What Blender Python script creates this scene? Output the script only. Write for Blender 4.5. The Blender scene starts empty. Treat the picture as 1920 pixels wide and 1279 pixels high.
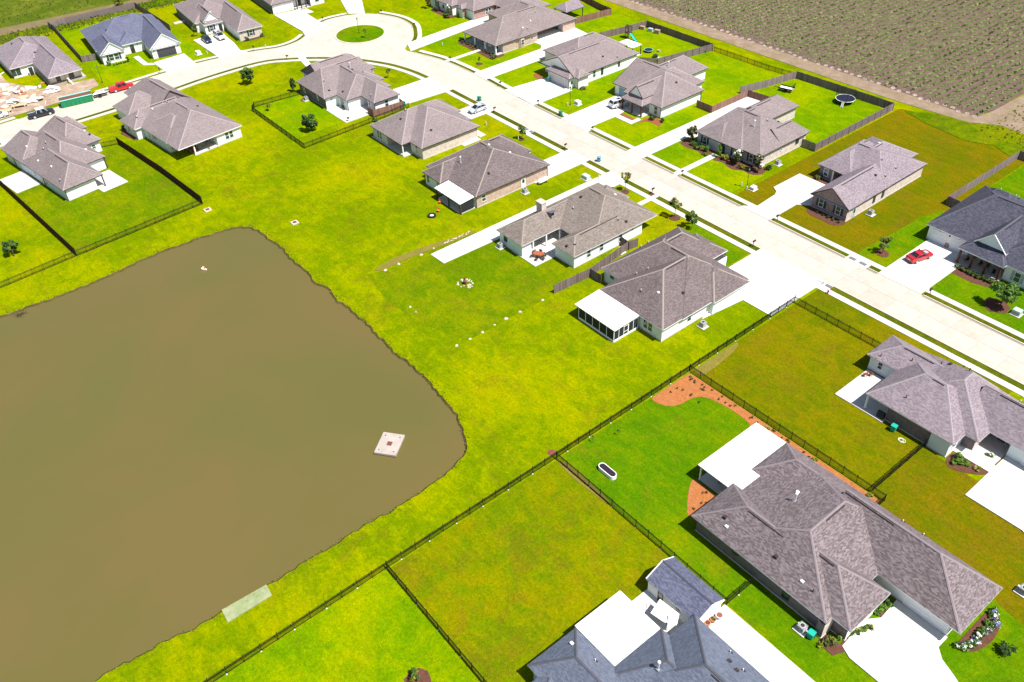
import bpy, math, random
from mathutils import Vector, Matrix

# ------------------------------------------------------------------ camera, sky, sun, exposure
S = bpy.context.scene
COL = S.collection
R_ = math.radians

def make_camera():
    th, yaw, roll = R_(39.873), R_(142.89), R_(-2.80)
    F = Vector((math.cos(yaw) * math.cos(th), math.sin(yaw) * math.cos(th), -math.sin(th)))
    R0 = Vector((math.sin(yaw), -math.cos(yaw), 0)); U0 = R0.cross(F)
    R = R0 * math.cos(roll) + U0 * math.sin(roll); U = U0 * math.cos(roll) - R0 * math.sin(roll)
    cd = bpy.data.cameras.new('camera'); co = bpy.data.objects.new('camera', cd); COL.objects.link(co)
    M = Matrix((R, U, -F)).transposed().to_4x4(); M.translation = Vector((0, 0, 86.0))
    co.matrix_world = M
    cd.sensor_width = 36.0; cd.sensor_fit = 'HORIZONTAL'; cd.lens = 1624.9 / 1920 * 36.0
    cd.clip_start = 1.0; cd.clip_end = 8000.0
    S.camera = co
make_camera()

SUN_AZ = R_(15.0)       # direction towards the sun, from +X towards +Y
SUN_EL = R_(61.0)
w = bpy.data.worlds.new('World'); S.world = w; w.use_nodes = True
nt = w.node_tree; nt.nodes.clear()
bg = nt.nodes.new('ShaderNodeBackground'); wo = nt.nodes.new('ShaderNodeOutputWorld')
sk = nt.nodes.new('ShaderNodeTexSky'); sk.sky_type = 'NISHITA'; sk.sun_disc = False
sk.sun_elevation = SUN_EL; sk.sun_rotation = math.pi / 2 - SUN_AZ
bg.inputs['Strength'].default_value = 0.07
nt.links.new(sk.outputs[0], bg.inputs[0]); nt.links.new(bg.outputs[0], wo.inputs[0])
ld = bpy.data.lights.new('sun', 'SUN'); ld.energy = 5.0; ld.angle = R_(0.5); ld.color = (1.0, 0.955, 0.88)
lo = bpy.data.objects.new('sun', ld); COL.objects.link(lo)
sd = Vector((math.cos(SUN_AZ) * math.cos(SUN_EL), math.sin(SUN_AZ) * math.cos(SUN_EL), math.sin(SUN_EL)))
lo.rotation_euler = sd.to_track_quat('Z', 'Y').to_euler(); lo.location = (0, 0, 200)
S.view_settings.view_transform = 'Standard'; S.view_settings.look = 'None'
S.view_settings.exposure = 0.78; S.view_settings.gamma = 1.0; S.view_settings.use_curve_mapping = False

# ------------------------------------------------------------------ materials
MATS = {}
class NB:
    def __init__(s, name):
        s.m = bpy.data.materials.new(name); s.m.use_nodes = True; s.t = s.m.node_tree
        s.b = s.t.nodes['Principled BSDF']; MATS[name] = s.m
    def n(s, kind, **kw):
        x = s.t.nodes.new('ShaderNode' + kind)
        for k, v in kw.items():
            if k in x.inputs: x.inputs[k].default_value = v
            else: setattr(x, k, v)
        return x
    def l(s, a, b): s.t.links.new(a, b)
    def coord(s, which='Object'):
        return s.n('TexCoord').outputs[which]
    def noise(s, co, scale, detail=4, rough=.6, dist=0):
        x = s.n('TexNoise'); x.inputs['Scale'].default_value = scale; x.inputs['Detail'].default_value = detail
        x.inputs['Roughness'].default_value = rough; x.inputs['Distortion'].default_value = dist
        s.l(co, x.inputs['Vector']); return x.outputs['Fac']
    def ramp(s, f, stops):
        x = s.n('ValToRGB'); e = x.color_ramp.elements
        while len(e) < len(stops): e.new(0.5)
        for i, (p, c) in enumerate(stops):
            e[i].position = p; e[i].color = (*c, 1) if len(c) == 3 else c
        s.l(f, x.inputs[0]); return x.outputs[0]
    def mix(s, f, a, b, mode='MIX'):
        x = s.n('Mix', data_type='RGBA', blend_type=mode)
        for i, v in ((0, f), (6, a), (7, b)):
            if hasattr(v, 'node'): s.l(v, x.inputs[i])
            else: x.inputs[i].default_value = v if i == 0 else (*v, 1)
        return x.outputs[2]
    def math(s, op, a, b=0.0):
        x = s.n('Math', operation=op)
        for i, v in ((0, a), (1, b)):
            if hasattr(v, 'node'): s.l(v, x.inputs[i])
            else: x.inputs[i].default_value = v
        return x.outputs[0]
    def bump(s, h, strength=.3, dist=.05):
        x = s.n('Bump'); x.inputs['Strength'].default_value = strength; x.inputs['Distance'].default_value = dist
        s.l(h, x.inputs['Height']); s.l(x.outputs[0], s.b.inputs['Normal'])
    def fin(s, col=None, rough=.7, metal=0, spec=.3):
        if col is not None:
            if hasattr(col, 'node'): s.l(col, s.b.inputs['Base Color'])
            else: s.b.inputs['Base Color'].default_value = (*col, 1)
        s.b.inputs['Roughness'].default_value = rough; s.b.inputs['Metallic'].default_value = metal
        s.b.inputs['Specular IOR Level'].default_value = spec
        return s.m

def plain(name, c, rough=.6, metal=0, var=.12, scale=3.0, spec=.3):
    b = NB(name); co = b.coord('Object'); f = b.noise(co, scale, 5, .65)
    col = b.mix(1.0, c, b.ramp(f, [(.25, (1 - var,) * 3), (.75, (1 + var,) * 3)]), 'MULTIPLY')
    return b.fin(col, rough, metal, spec)

def grass(name, dark, mid, light, brown, amt, seed=0.0):
    b = NB(name); co = b.coord('Object')
    mp = b.n('Mapping'); b.l(co, mp.inputs[0]); mp.inputs['Location'].default_value = (seed * 13.7, seed * 7.1, 0); c2 = mp.outputs[0]
    a = b.noise(c2, .06, 5, .6, .4); m = b.noise(c2, .42, 7, .75, .7); f = b.noise(c2, 2.4, 4, .75); ff = b.noise(c2, 7.0, 2, .7)
    t = b.math('ADD', b.math('MULTIPLY', a, .5), b.math('MULTIPLY', m, .5))
    col = b.ramp(t, [(.34, tuple(c * .86 for c in dark)), (.45, dark), (.54, mid), (.64, light)])
    # streaks left by mowing
    mp2 = b.n('Mapping'); b.l(co, mp2.inputs[0]); mp2.inputs['Scale'].default_value = (.22, 1.0, 1); mp2.inputs['Rotation'].default_value = (0, 0, .35 + seed)
    st = b.noise(mp2.outputs[0], .9, 5, .75)
    col = b.mix(1.0, col, b.ramp(st, [(.28, (.78, .84, .8)), (.72, (1.17, 1.12, 1.0))]), 'MULTIPLY')
    # thin and worn places
    br = b.noise(c2, .19, 8, .78, 1.0); lo = .47 + .10 * (1 - amt)
    k = b.math('MULTIPLY', b.ramp(br, [(lo, (0, 0, 0)), (lo + .20, (1, 1, 1))]), .6)
    col = b.mix(k, col, brown)
    dk = b.noise(c2, .9, 6, .8, .5)
    col = b.mix(b.math('MULTIPLY', b.ramp(dk, [(.55, (0, 0, 0)), (.75, (1, 1, 1))]), .28), col, tuple(brown[i] * .62 for i in range(3)))
    col = b.mix(1.0, col, b.ramp(f, [(.25, (.66, .70, .8)), (.75, (1.34, 1.28, 1.1))]), 'MULTIPLY')
    col = b.mix(1.0, col, b.ramp(ff, [(.25, (.74, .76, .85)), (.75, (1.24, 1.22, 1.15))]), 'MULTIPLY')
    b.bump(b.math('ADD', f, ff), .6, .12)
    return b.fin(col, .95, 0, 0.0)

E_ = 2.55                               # what a surface facing up sends back per unit of albedo under this light
def L(r, g, b):                          # albedo of turf from the colour it shows in full sun
    f = lambda c: (c / 255 / 12.92 if c < 10 else ((c / 255 + .055) / 1.055) ** 2.4) / E_
    return (f(r), f(g), f(b))
grass('grass_lime', L(150, 180, 4), L(186, 200, 2), L(208, 206, 2), L(150, 128, 30), .55)
grass('grass_bright', L(142, 190, 6), L(176, 204, 3), L(200, 212, 3), L(165, 150, 25), .3, 1.3)
grass('grass_green', L(112, 168, 10), L(140, 178, 10), L(170, 180, 8), L(150, 135, 35), .45, 2.1)
grass('grass_yard', L(130, 168, 10), L(162, 182, 8), L(182, 186, 8), L(150, 130, 40), .6, 2.9)
grass('grass_olive', L(132, 150, 10), L(158, 158, 10), L(176, 160, 14), L(160, 128, 36), .7, 3.4)
grass('grass_brown', L(136, 146, 12), L(158, 146, 14), L(176, 150, 20), L(160, 122, 42), .75, 4.2)
grass('grass_mottled', L(140, 170, 8), L(172, 178, 6), L(188, 174, 8), L(158, 126, 34), .8, 5.5)
grass('grass_verge', L(108, 126, 26), L(132, 142, 30), L(150, 152, 34), L(140, 120, 45), .3, 6.1)
grass('grass_wild', L(112, 150, 12), L(150, 170, 14), L(176, 174, 20), L(150, 128, 50), .6, 7.7)
grass('grass_weed', L(112, 138, 40), L(142, 156, 56), L(165, 172, 70), L(140, 125, 70), .5, 8.8)

def concrete(name, c, var=.10, stain=(.8, .62, .5), s_amt=.35):
    b = NB(name); co = b.coord('Object')
    f = b.noise(co, 1.2, 6, .65); g = b.noise(co, .28, 6, .7, .5)
    oi = b.n('ObjectInfo')
    col = b.mix(1.0, c, b.ramp(f, [(.3, (1 - var,) * 3), (.7, (1 + var * .6,) * 3)]), 'MULTIPLY')
    k = b.math('MULTIPLY', b.ramp(g, [(.48, (0, 0, 0)), (.72, (1, 1, 1))]), s_amt)
    col = b.mix(k, col, tuple(c[i] * stain[i] for i in range(3)))
    col = b.mix(1.0, col, b.ramp(oi.outputs['Random'], [(0, (.93, .92, .91)), (1, (1.06, 1.06, 1.06))]), 'MULTIPLY')
    b.bump(f, .15, .02)
    return b.fin(col, .8, 0, .2)
concrete('road_concrete', (.43, .395, .35), .08, (.86, .72, .58), .55)
concrete('road_joint', (.33, .28, .23))
concrete('walk_concrete', (.50, .49, .455), .08)
concrete('drive_concrete', (.56, .555, .54), .06, (.90, .86, .82), .25)
concrete('kerb_concrete', (.50, .46, .385), .10)
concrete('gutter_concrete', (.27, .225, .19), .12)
concrete('patio_concrete', (.50, .49, .475), .06)
concrete('weathered_concrete', (.40, .355, .325), .16, (.65, .62, .55), .6)
concrete('ramp_mat', (.27, .30, .17), .25, (.6, .75, .4), .8)

def soil(name, a, c, scale=.6):
    b = NB(name); co = b.coord('Object'); f = b.noise(co, scale, 8, .72, .3); g = b.noise(co, 6, 4, .7)
    col = b.ramp(f, [(.3, a), (.7, c)])
    col = b.mix(1.0, col, b.ramp(g, [(.3, (.7, .7, .7)), (.7, (1.25, 1.25, 1.25))]), 'MULTIPLY')
    b.bump(g, .6, .1); return b.fin(col, .95, 0, .1)
soil('field_soil', (.090, .062, .050), (.150, .105, .080))
soil('headland_soil', (.17, .125, .07), (.285, .215, .165), .35)
soil('site_dirt', (.21, .135, .085), (.46, .36, .29), .45)
soil('track_dirt', (.13, .10, .05), (.19, .15, .075), .3)
soil('worn_turf', (.15, .13, .02), (.20, .16, .035), .5)
soil('mulch_orange', (.30, .095, .028), (.37, .155, .06), 1.6)
soil('mulch_brown', (.075, .034, .025), (.14, .06, .04), 1.6)
soil('mulch_red', (.20, .06, .03), (.27, .09, .045), 1.6)
soil('bank_mud', (.05, .038, .015), (.11, .085, .03), .8)

def water():
    b = NB('pond_water'); co = b.coord('Object')
    f = b.noise(co, .03, 4, .55, .4); g = b.noise(co, .7, 5, .6); h = b.noise(co, 3.2, 3, .6)
    col = b.ramp(f, [(.36, (.100, .092, .026)), (.64, (.120, .092, .030))])
    b.bump(b.math('ADD', g, b.math('MULTIPLY', h, .4)), .10, .05)
    b.fin(col, .16, 0, .5); b.b.inputs['IOR'].default_value = 1.33
water()

def shingle(name, c1, c2, c3, cap):
    b = NB(name); co = b.coord('UV')
    bk = b.n('TexBrick'); b.l(co, bk.inputs['Vector'])
    bk.offset = .5; bk.inputs['Scale'].default_value = 1.0
    bk.inputs['Brick Width'].default_value = .34; bk.inputs['Row Height'].default_value = .145
    bk.inputs['Mortar Size'].default_value = .008; bk.inputs['Mortar Smooth'].default_value = .3
    bk.inputs['Color1'].default_value = (0, 0, 0, 1); bk.inputs['Color2'].default_value = (1, 1, 1, 1); bk.inputs['Mortar'].default_value = (.18, .18, .18, 1)
    bk.inputs['Bias'].default_value = 0.0
    col = b.ramp(bk.outputs['Color'], [(0, c1), (.5, c2), (1, c3)])
    lg = b.noise(co, .22, 5, .6, .5); md = b.noise(co, 5.5, 3, .8)
    col = b.mix(1.0, col, b.ramp(lg, [(.3, (.90, .89, .90)), (.7, (1.09, 1.08, 1.08))]), 'MULTIPLY')
    col = b.mix(1.0, col, b.ramp(md, [(.28, (.80, .79, .80)), (.72, (1.22, 1.22, 1.22))]), 'MULTIPLY')
    b.bump(bk.outputs['Fac'], -.25, .02)
    b.fin(col, .9, 0, .15)
    plain(name + '_cap', cap, .9, var=.15, scale=4)
shingle('roof_grey', (.095, .076, .079), (.150, .124, .131), (.215, .184, .196), (.205, .172, .185))
shingle('roof_taupe', (.145, .118, .116), (.185, .155, .152), (.225, .192, .190), (.235, .20, .19))
shingle('roof_tan', (.128, .106, .092), (.170, .145, .128), (.215, .188, .168), (.235, .20, .175))
shingle('roof_rose', (.160, .130, .131), (.195, .162, .164), (.230, .196, .200), (.275, .23, .238))
shingle('roof_lilac', (.155, .126, .145), (.205, .172, .194), (.255, .220, .242), (.255, .222, .24))
shingle('roof_brown', (.095, .074, .074), (.130, .105, .106), (.165, .137, .138), (.25, .215, .19))
shingle('roof_blue', (.088, .104, .145), (.118, .138, .186), (.150, .172, .225), (.082, .082, .105))
shingle('roof_slate', (.078, .084, .128), (.105, .112, .165), (.132, .140, .200), (.14, .15, .20))
shingle('roof_navy', (.038, .040, .058), (.060, .062, .086), (.084, .086, .114), (.085, .088, .11))
shingle('roof_shed', (.062, .070, .110), (.092, .100, .150), (.130, .138, .195), (.055, .055, .085))

def brick(name, c1, c2, mortar):
    b = NB(name); co = b.coord('UV'); bk = b.n('TexBrick'); b.l(co, bk.inputs['Vector'])
    bk.inputs['Scale'].default_value = 1.0; bk.inputs['Brick Width'].default_value = .30; bk.inputs['Row Height'].default_value = .10
    bk.inputs['Mortar Size'].default_value = .012
    bk.inputs['Color1'].default_value = (*c1, 1); bk.inputs['Color2'].default_value = (*c2, 1); bk.inputs['Mortar'].default_value = (*mortar, 1)
    f = b.noise(co, 1.3, 5, .75)
    col = b.mix(1.0, bk.outputs['Color'], b.ramp(f, [(.3, (.75, .75, .75)), (.7, (1.3, 1.28, 1.25))]), 'MULTIPLY')
    b.bump(bk.outputs['Fac'], -.3, .02); return b.fin(col, .85, 0, .2)
brick('brick_pink', (.36, .22, .17), (.47, .33, .27), (.50, .45, .40))
brick('brick_red', (.23, .10, .085), (.38, .22, .19), (.42, .36, .33))
brick('brick_pale', (.42, .34, .31), (.58, .50, .46), (.60, .56, .52))
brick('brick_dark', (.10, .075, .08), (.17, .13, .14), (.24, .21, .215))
brick('brick_mixed', (.16, .10, .10), (.36, .26, .25), (.34, .30, .30))

def siding(name, c, pitch=.18):
    b = NB(name); co = b.coord('UV'); sp = b.n('SeparateXYZ'); b.l(co, sp.inputs[0])
    v = b.math('FRACT', b.math('DIVIDE', sp.outputs[1], pitch))
    col = b.mix(1.0, c, b.ramp(v, [(0, (.72, .72, .74)), (.10, (1, 1, 1)), (1, (1, 1, 1))]), 'MULTIPLY')
    f = b.noise(co, .6, 4, .6)
    col = b.mix(1.0, col, b.ramp(f, [(.3, (.95, .95, .95)), (.7, (1.04, 1.04, 1.04))]), 'MULTIPLY')
    b.bump(v, .2, .02); return b.fin(col, .6, 0, .3)
siding('siding_white', (.80, .81, .81)); siding('siding_white_shaded', (.70, .78, .80)); siding('siding_grey', (.58, .585, .60)); siding('siding_cream', (.76, .72, .66))  # the bluish one is white siding with wall shade put into its colour
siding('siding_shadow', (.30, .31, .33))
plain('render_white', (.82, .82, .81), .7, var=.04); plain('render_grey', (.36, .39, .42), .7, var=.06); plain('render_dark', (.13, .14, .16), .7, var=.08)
plain('render_cream', (.70, .62, .52), .7, var=.05)
plain('trim_white', (.82, .82, .82), .5, var=.03); plain('trim_dark', (.045, .035, .035), .5, var=.08); plain('trim_brown', (.09, .055, .045), .55, var=.12)
plain('soffit', (.62, .62, .62), .7, var=.04)
plain('metal_white', (.84, .84, .85), .38, 0, .03)
plain('vent_dark', (.035, .025, .028), .6); plain('pipe_white', (.8, .8, .8), .4); plain('pipe_dark', (.10, .035, .035), .5)
plain('wood_post', (.085, .032, .018), .6, var=.25, scale=6); plain('wood_dark', (.065, .045, .035), .7, var=.25)
plain('iron_black', (.006, .006, .007), .45, var=.1); plain('black_plastic', (.012, .012, .014), .5); plain('rubber', (.015, .015, .016), .8)
plain('steel_grey', (.42, .43, .45), .35, .6); plain('steel_light', (.62, .63, .64), .4, .2)
plain('door_dark', (.05, .025, .02), .5); plain('door_white', (.74, .75, .77), .5, var=.04); plain('door_charcoal', (.055, .055, .07), .5); plain('door_blue', (.22, .36, .43), .5); plain('door_taupe', (.50, .48, .48), .5)
plain('shutter_dark', (.035, .045, .05), .5); plain('shutter_blue', (.33, .40, .45), .5)
plain('bin_green', (.008, .20, .135), .45); plain('bin_teal', (.010, .36, .27), .45); plain('bin_blue', (.10, .30, .50), .45)
plain('dumpster_green', (.015, .22, .085), .5, var=.2); plain('dumpster_rim', (.25, .72, .66), .5); plain('rust', (.16, .05, .035), .8, var=.3)
plain('transformer_green', (.40, .52, .46), .5); plain('box_white', (.78, .80, .78), .5)
plain('terracotta', (.42, .17, .09), .7, var=.2); plain('stone_white', (.46, .40, .35), .8, var=.25); plain('stone_tan', (.36, .25, .17), .8, var=.25)
plain('lumber', (.60, .46, .28), .8, var=.2); plain('board_white', (.82, .80, .76), .7, var=.08); plain('plywood', (.50, .33, .20), .8, var=.2)
plain('canvas_white', (.84, .84, .83), .7, var=.03); plain('fabric_red', (.22, .045, .03), .8, var=.3); plain('fabric_dark', (.03, .03, .035), .8)
plain('wood_table', (.30, .085, .04), .6, var=.2); plain('plastic_teal', (.02, .42, .36), .4); plain('plastic_orange', (.75, .18, .03), .4); plain('plastic_grey', (.35, .36, .38), .5)
plain('mat_navy', (.012, .014, .035), .6); plain('water_dark', (.03, .018, .03), .25); plain('red_paint', (.55, .03, .03), .4)
plain('hose', (.62, .70, .48), .5); plain('pot_blue', (.40, .45, .52), .5); plain('lamp_glass', (.55, .58, .58), .3)
for n_, c_ in (('paint_red', (.42, .010, .020)), ('paint_scarlet', (.55, .014, .016)), ('paint_silver', (.46, .50, .56)), ('paint_pearl', (.66, .68, .72)), ('paint_navy', (.014, .028, .065)), ('paint_black', (.02, .022, .03)), ('paint_white', (.78, .80, .82))):
    b_ = NB(n_); b_.fin(b_.mix(1.0, c_, b_.ramp(b_.noise(b_.coord(), 2, 3), [(.3, (.94,) * 3), (.7, (1.05,) * 3)]), 'MULTIPLY'), .25, .15, .5); b_.b.inputs['Coat Weight'].default_value = .6

def glass():
    b = NB('window_glass'); co = b.coord('Object'); f = b.noise(co, 1.1, 3, .6)
    b.fin(b.ramp(f, [(.35, (.010, .030, .030)), (.65, (.035, .095, .088))]), .08, 0, .8)
    b = NB('car_glass'); f = b.noise(b.coord(), 1.5, 3); b.fin(b.ramp(f, [(.3, (.008, .010, .016)), (.7, (.02, .025, .035))]), .06, 0, .7)
    b = NB('screen_mesh'); f = b.noise(b.coord(), 40, 2); b.fin(b.ramp(f, [(.3, (.018, .020, .024)), (.7, (.040, .042, .048))]), .7, 0, .1)
glass()

def leafmat(name, a, c, d):
    b = NB(name); co = b.coord('Object'); f = b.noise(co, 1.4, 4, .7); g = b.noise(co, 9, 2)
    col = b.ramp(f, [(.32, a), (.5, c), (.68, d)])
    col = b.mix(1.0, col, b.ramp(g, [(.3, (.75,) * 3), (.7, (1.25,) * 3)]), 'MULTIPLY')
    b.fin(col, .65, 0, .25)
leafmat('leaf_green', (.022, .060, .008), (.045, .105, .012), (.085, .150, .018))
leafmat('leaf_bright', (.055, .135, .010), (.095, .185, .014), (.150, .225, .020))
leafmat('leaf_olive', (.05, .07, .012), (.095, .105, .02), (.16, .145, .03))
leafmat('leaf_yellow', (.10, .13, .01), (.19, .20, .012), (.28, .26, .02))
leafmat('leaf_magnolia', (.018, .035, .010), (.05, .065, .02), (.13, .11, .06))
leafmat('leaf_dark', (.010, .028, .006), (.022, .048, .010), (.04, .075, .014))
leafmat('leaf_crop_pale', (.125, .145, .045), (.17, .185, .06), (.23, .235, .09))
plain('clod_pale', (.36, .28, .25), .9, var=.25)
leafmat('leaf_crop', (.062, .105, .020), (.100, .140, .032), (.150, .185, .050))
plain('petal_white', (.8, .8, .74), .7); plain('petal_blue', (.16, .20, .42), .7); plain('petal_red', (.45, .08, .05), .7)
plain('bark', (.10, .075, .055), .9, var=.3)

# ------------------------------------------------------------------ mesh building
class MB:
    def __init__(s): s.v = []; s.f = []; s.m = []; s.uv = []; s.mats = []
    def mi(s, mat):
        if mat not in s.mats: s.mats.append(mat)
        return s.mats.index(mat)
    def poly(s, pts, mat, uv=None):
        i = len(s.v); s.v += [tuple(p) for p in pts]; s.f.append(tuple(range(i, i + len(pts)))); s.m.append(s.mi(mat))
        s.uv.append(uv or [(p[0] + p[1], p[2]) for p in pts])
    def wall(s, x0, y0, x1, y1, z0, z1, mat):       # outward normal to the right of the direction of travel
        L = math.hypot(x1 - x0, y1 - y0)
        s.poly([(x0, y0, z0), (x1, y0 if False else y1, z0), (x1, y1, z1), (x0, y0, z1)], mat, [(0, z0), (L, z0), (L, z1), (0, z1)])
    def box(s, x0, x1, y0, y1, z0, z1, mat, top=None, bottom=True):
        s.wall(x0, y0, x1, y0, z0, z1, mat); s.wall(x1, y0, x1, y1, z0, z1, mat); s.wall(x1, y1, x0, y1, z0, z1, mat); s.wall(x0, y1, x0, y0, z0, z1, mat)
        s.poly([(x0, y0, z1), (x1, y0, z1), (x1, y1, z1), (x0, y1, z1)], top or mat, [(x0, y0), (x1, y0), (x1, y1), (x0, y1)])
        if bottom: s.poly([(x0, y1, z0), (x1, y1, z0), (x1, y0, z0), (x0, y0, z0)], mat, [(x0, y1), (x1, y1), (x1, y0), (x0, y0)])
    def bar(s, p, q, r, mat, n=4, r2=None):          # tapered bar between two points
        p = Vector(p); q = Vector(q); d = (q - p).normalized(); r2 = r if r2 is None else r2
        a = d.orthogonal().normalized(); c = d.cross(a)
        if abs(d.z) < .99: a = Vector((0, 0, 1)).cross(d).normalized(); c = d.cross(a)
        ring = lambda o, rr: [tuple(o + (a * math.cos(t) + c * math.sin(t)) * rr) for t in [2 * math.pi * (k + .5) / n for k in range(n)]]
        A = ring(p, r); B = ring(q, r2)
        for k in range(n): s.poly([A[k], A[(k + 1) % n], B[(k + 1) % n], B[k]], mat)
        s.poly(A[::-1], mat); s.poly(B, mat)
    def ring(s, c, r0, r1, z0, z1, mat, n=20, sx=1, sy=1):   # annulus with thickness
        P = lambda r, z, k: (c[0] + sx * r * math.cos(2 * math.pi * k / n), c[1] + sy * r * math.sin(2 * math.pi * k / n), z)
        for k in range(n):
            s.poly([P(r0, z1, k), P(r1, z1, k), P(r1, z1, k + 1), P(r0, z1, k + 1)], mat)
            s.poly([P(r1, z0, k), P(r1, z0, k + 1), P(r1, z1, k + 1), P(r1, z1, k)], mat)
            s.poly([P(r0, z1, k), P(r0, z1, k + 1), P(r0, z0, k + 1), P(r0, z0, k)], mat)
    def disc(s, c, r, z, mat, n=20, sx=1, sy=1):
        s.poly([(c[0] + sx * r * math.cos(2 * math.pi * k / n), c[1] + sy * r * math.sin(2 * math.pi * k / n), z) for k in range(n)], mat)
    def mesh(s, name):
        me = bpy.data.meshes.new(name); me.from_pydata(s.v, [], s.f)
        for m in s.mats: me.materials.append(MATS[m])
        me.polygons.foreach_set('material_index', s.m)
        ul = me.uv_layers.new(name='uv'); ul.data.foreach_set('uv', [c for u in s.uv for p in u for c in p])
        me.update(); return me
    def build(s, name, parent=None, loc=None, rz=0, **kw):
        return link(name, s.mesh(name), parent, loc, rz, **kw)

def link(name, data, parent=None, loc=None, rz=0, label=None, cat=None, group=None, kind=None):
    o = bpy.data.objects.new(name, data); COL.objects.link(o)
    if parent is not None: o.parent = parent
    if loc is not None: o.location = loc
    if rz: o.rotation_euler = (0, 0, rz)
    tag(o, label, cat, group, kind); return o
def tag(o, label=None, cat=None, group=None, kind=None):
    if label: o['label'] = label
    if cat: o['category'] = cat
    if group: o['group'] = group
    if kind: o['kind'] = kind
    return o
def thing(name, label, cat, loc=(0, 0, 0), rz=0, group=None):
    return link(name, None, None, loc, rz, label, cat, group)
def dup(root, loc, rz=0, label=None, group=None, scale=None):
    def cp(o, par):
        c = o.copy(); COL.objects.link(c)
        if par is not None: c.parent = par
        for ch in o.children: cp(ch, c)
        return c
    r = cp(root, None); r.location = loc; r.rotation_euler = (0, 0, rz)
    if scale: r.scale = scale
    if label: r['label'] = label
    if group: r['group'] = group
    return r
# ------------------------------------------------------------------ ground, water, roads, walks, drives
rnd = random.Random(7)
def sheet(name, pts, z, mat, parent=None, thick=0.0):
    """flat ground polygon (concave allowed), optional side walls"""
    import bmesh
    if sum(pts[i - 1][0] * pts[i][1] - pts[i][0] * pts[i - 1][1] for i in range(len(pts))) < 0: pts = pts[::-1]
    bm = bmesh.new(); vs = [bm.verts.new((x, y, z)) for x, y in pts]; bm.faces.new(vs); bm.normal_update()
    if thick:
        n = len(vs); lo_ = [bm.verts.new((x, y, z - thick)) for x, y in pts]
        for i in range(n): bm.faces.new((lo_[i], lo_[(i + 1) % n], vs[(i + 1) % n], vs[i]))
    bmesh.ops.triangulate(bm, faces=bm.faces[:]); me = bpy.data.meshes.new(name); bm.to_mesh(me); bm.free()
    me.materials.append(MATS[mat])
    return link(name, me, parent, kind=None if parent else 'structure')
def rect(x0, x1, y0, y1): return [(x0, y0), (x1, y0), (x1, y1), (x0, y1)]
def offset(poly, d):
    out = []
    for i, (x, y) in enumerate(poly):
        a = poly[max(i - 1, 0)]; b = poly[min(i + 1, len(poly) - 1)]
        dx, dy = b[0] - a[0], b[1] - a[1]; L = math.hypot(dx, dy) or 1
        out.append((x - dy / L * d, y + dx / L * d))
    return out
def smooth(poly, n=4):
    out = []; P = [poly[0]] + list(poly) + [poly[-1]]
    for i in range(1, len(P) - 2):
        for k in range(n):
            t = k / n; a, b, c, d = P[i - 1], P[i], P[i + 1], P[i + 2]
            out.append(tuple(.5 * (2 * b[j] + (c[j] - a[j]) * t + (2 * a[j] - 5 * b[j] + 4 * c[j] - d[j]) * t * t + (3 * b[j] - a[j] - 3 * c[j] + d[j]) * t ** 3) for j in (0, 1)))
    out.append(poly[-1]); return out
def round_off(poly, it=2):
    for _ in range(it):
        out = []
        for i in range(len(poly)):
            a, b = poly[i], poly[(i + 1) % len(poly)]; L = math.hypot(b[0] - a[0], b[1] - a[1]); t = min(.25, .5 / max(L, .01))
            out += [(a[0] + (b[0] - a[0]) * t, a[1] + (b[1] - a[1]) * t), (b[0] - (b[0] - a[0]) * t, b[1] - (b[1] - a[1]) * t)]
        poly = out
    return poly
def ribbon(name, poly, d0, d1, z, mat, h=0.0):
    A = offset(poly, d0); B = offset(poly, d1); m = MB()
    for i in range(len(poly) - 1):
        q = [(*A[i], z), (*A[i + 1], z), (*B[i + 1], z), (*B[i], z)]
        if d1 < d0: q = q[::-1]
        m.poly(q, mat)
        if h:
            for a, b in ((A[i], A[i + 1]), (B[i + 1], B[i])): m.poly([(*a, z - h), (*b, z - h), (*b, z), (*a, z)], mat)
    return m.build(name, kind='structure')

POND = [(-143.2, -40), (-143.2, 2.2), (-143.1, 6.4), (-142.6, 9.6), (-142.5, 14), (-142.7, 18), (-142.9, 21.3), (-143.4, 25), (-144, 30), (-143.5, 37.5), (-142.5, 43.6), (-141.0, 45.8), (-138.6, 46.5),
        (-133.7, 46.9), (-129.6, 47.2), (-126.6, 46.7), (-122.5, 47.0), (-119.8, 46.8), (-116.5, 46.5), (-113.6, 47.3), (-109.6, 46.7), (-106.6, 47.1), (-102.7, 47.2), (-99.2, 47.1), (-95.5, 46.8), (-91, 46.7),
        (-88.7, 47), (-85.5, 47), (-82.7, 46.8), (-80.3, 46.7), (-77.6, 46.1), (-74.7, 46), (-72.5, 45), (-70.2, 43.9), (-68.7, 43.3), (-67.9, 42), (-67.6, 40.4), (-67.1, 38.8), (-66.8, 36.8), (-66.6, 34), (-66.3, 30),
        (-66.8, 27.5), (-66.7, 24.8), (-66.6, 20.4), (-66.7, 16.2), (-66.5, 12.5), (-66.8, 7), (-66.8, 4.3), (-67.3, 1.4), (-67.5, -1.6), (-67.9, -4.7), (-67.7, -8), (-67.5, -40)]
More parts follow.
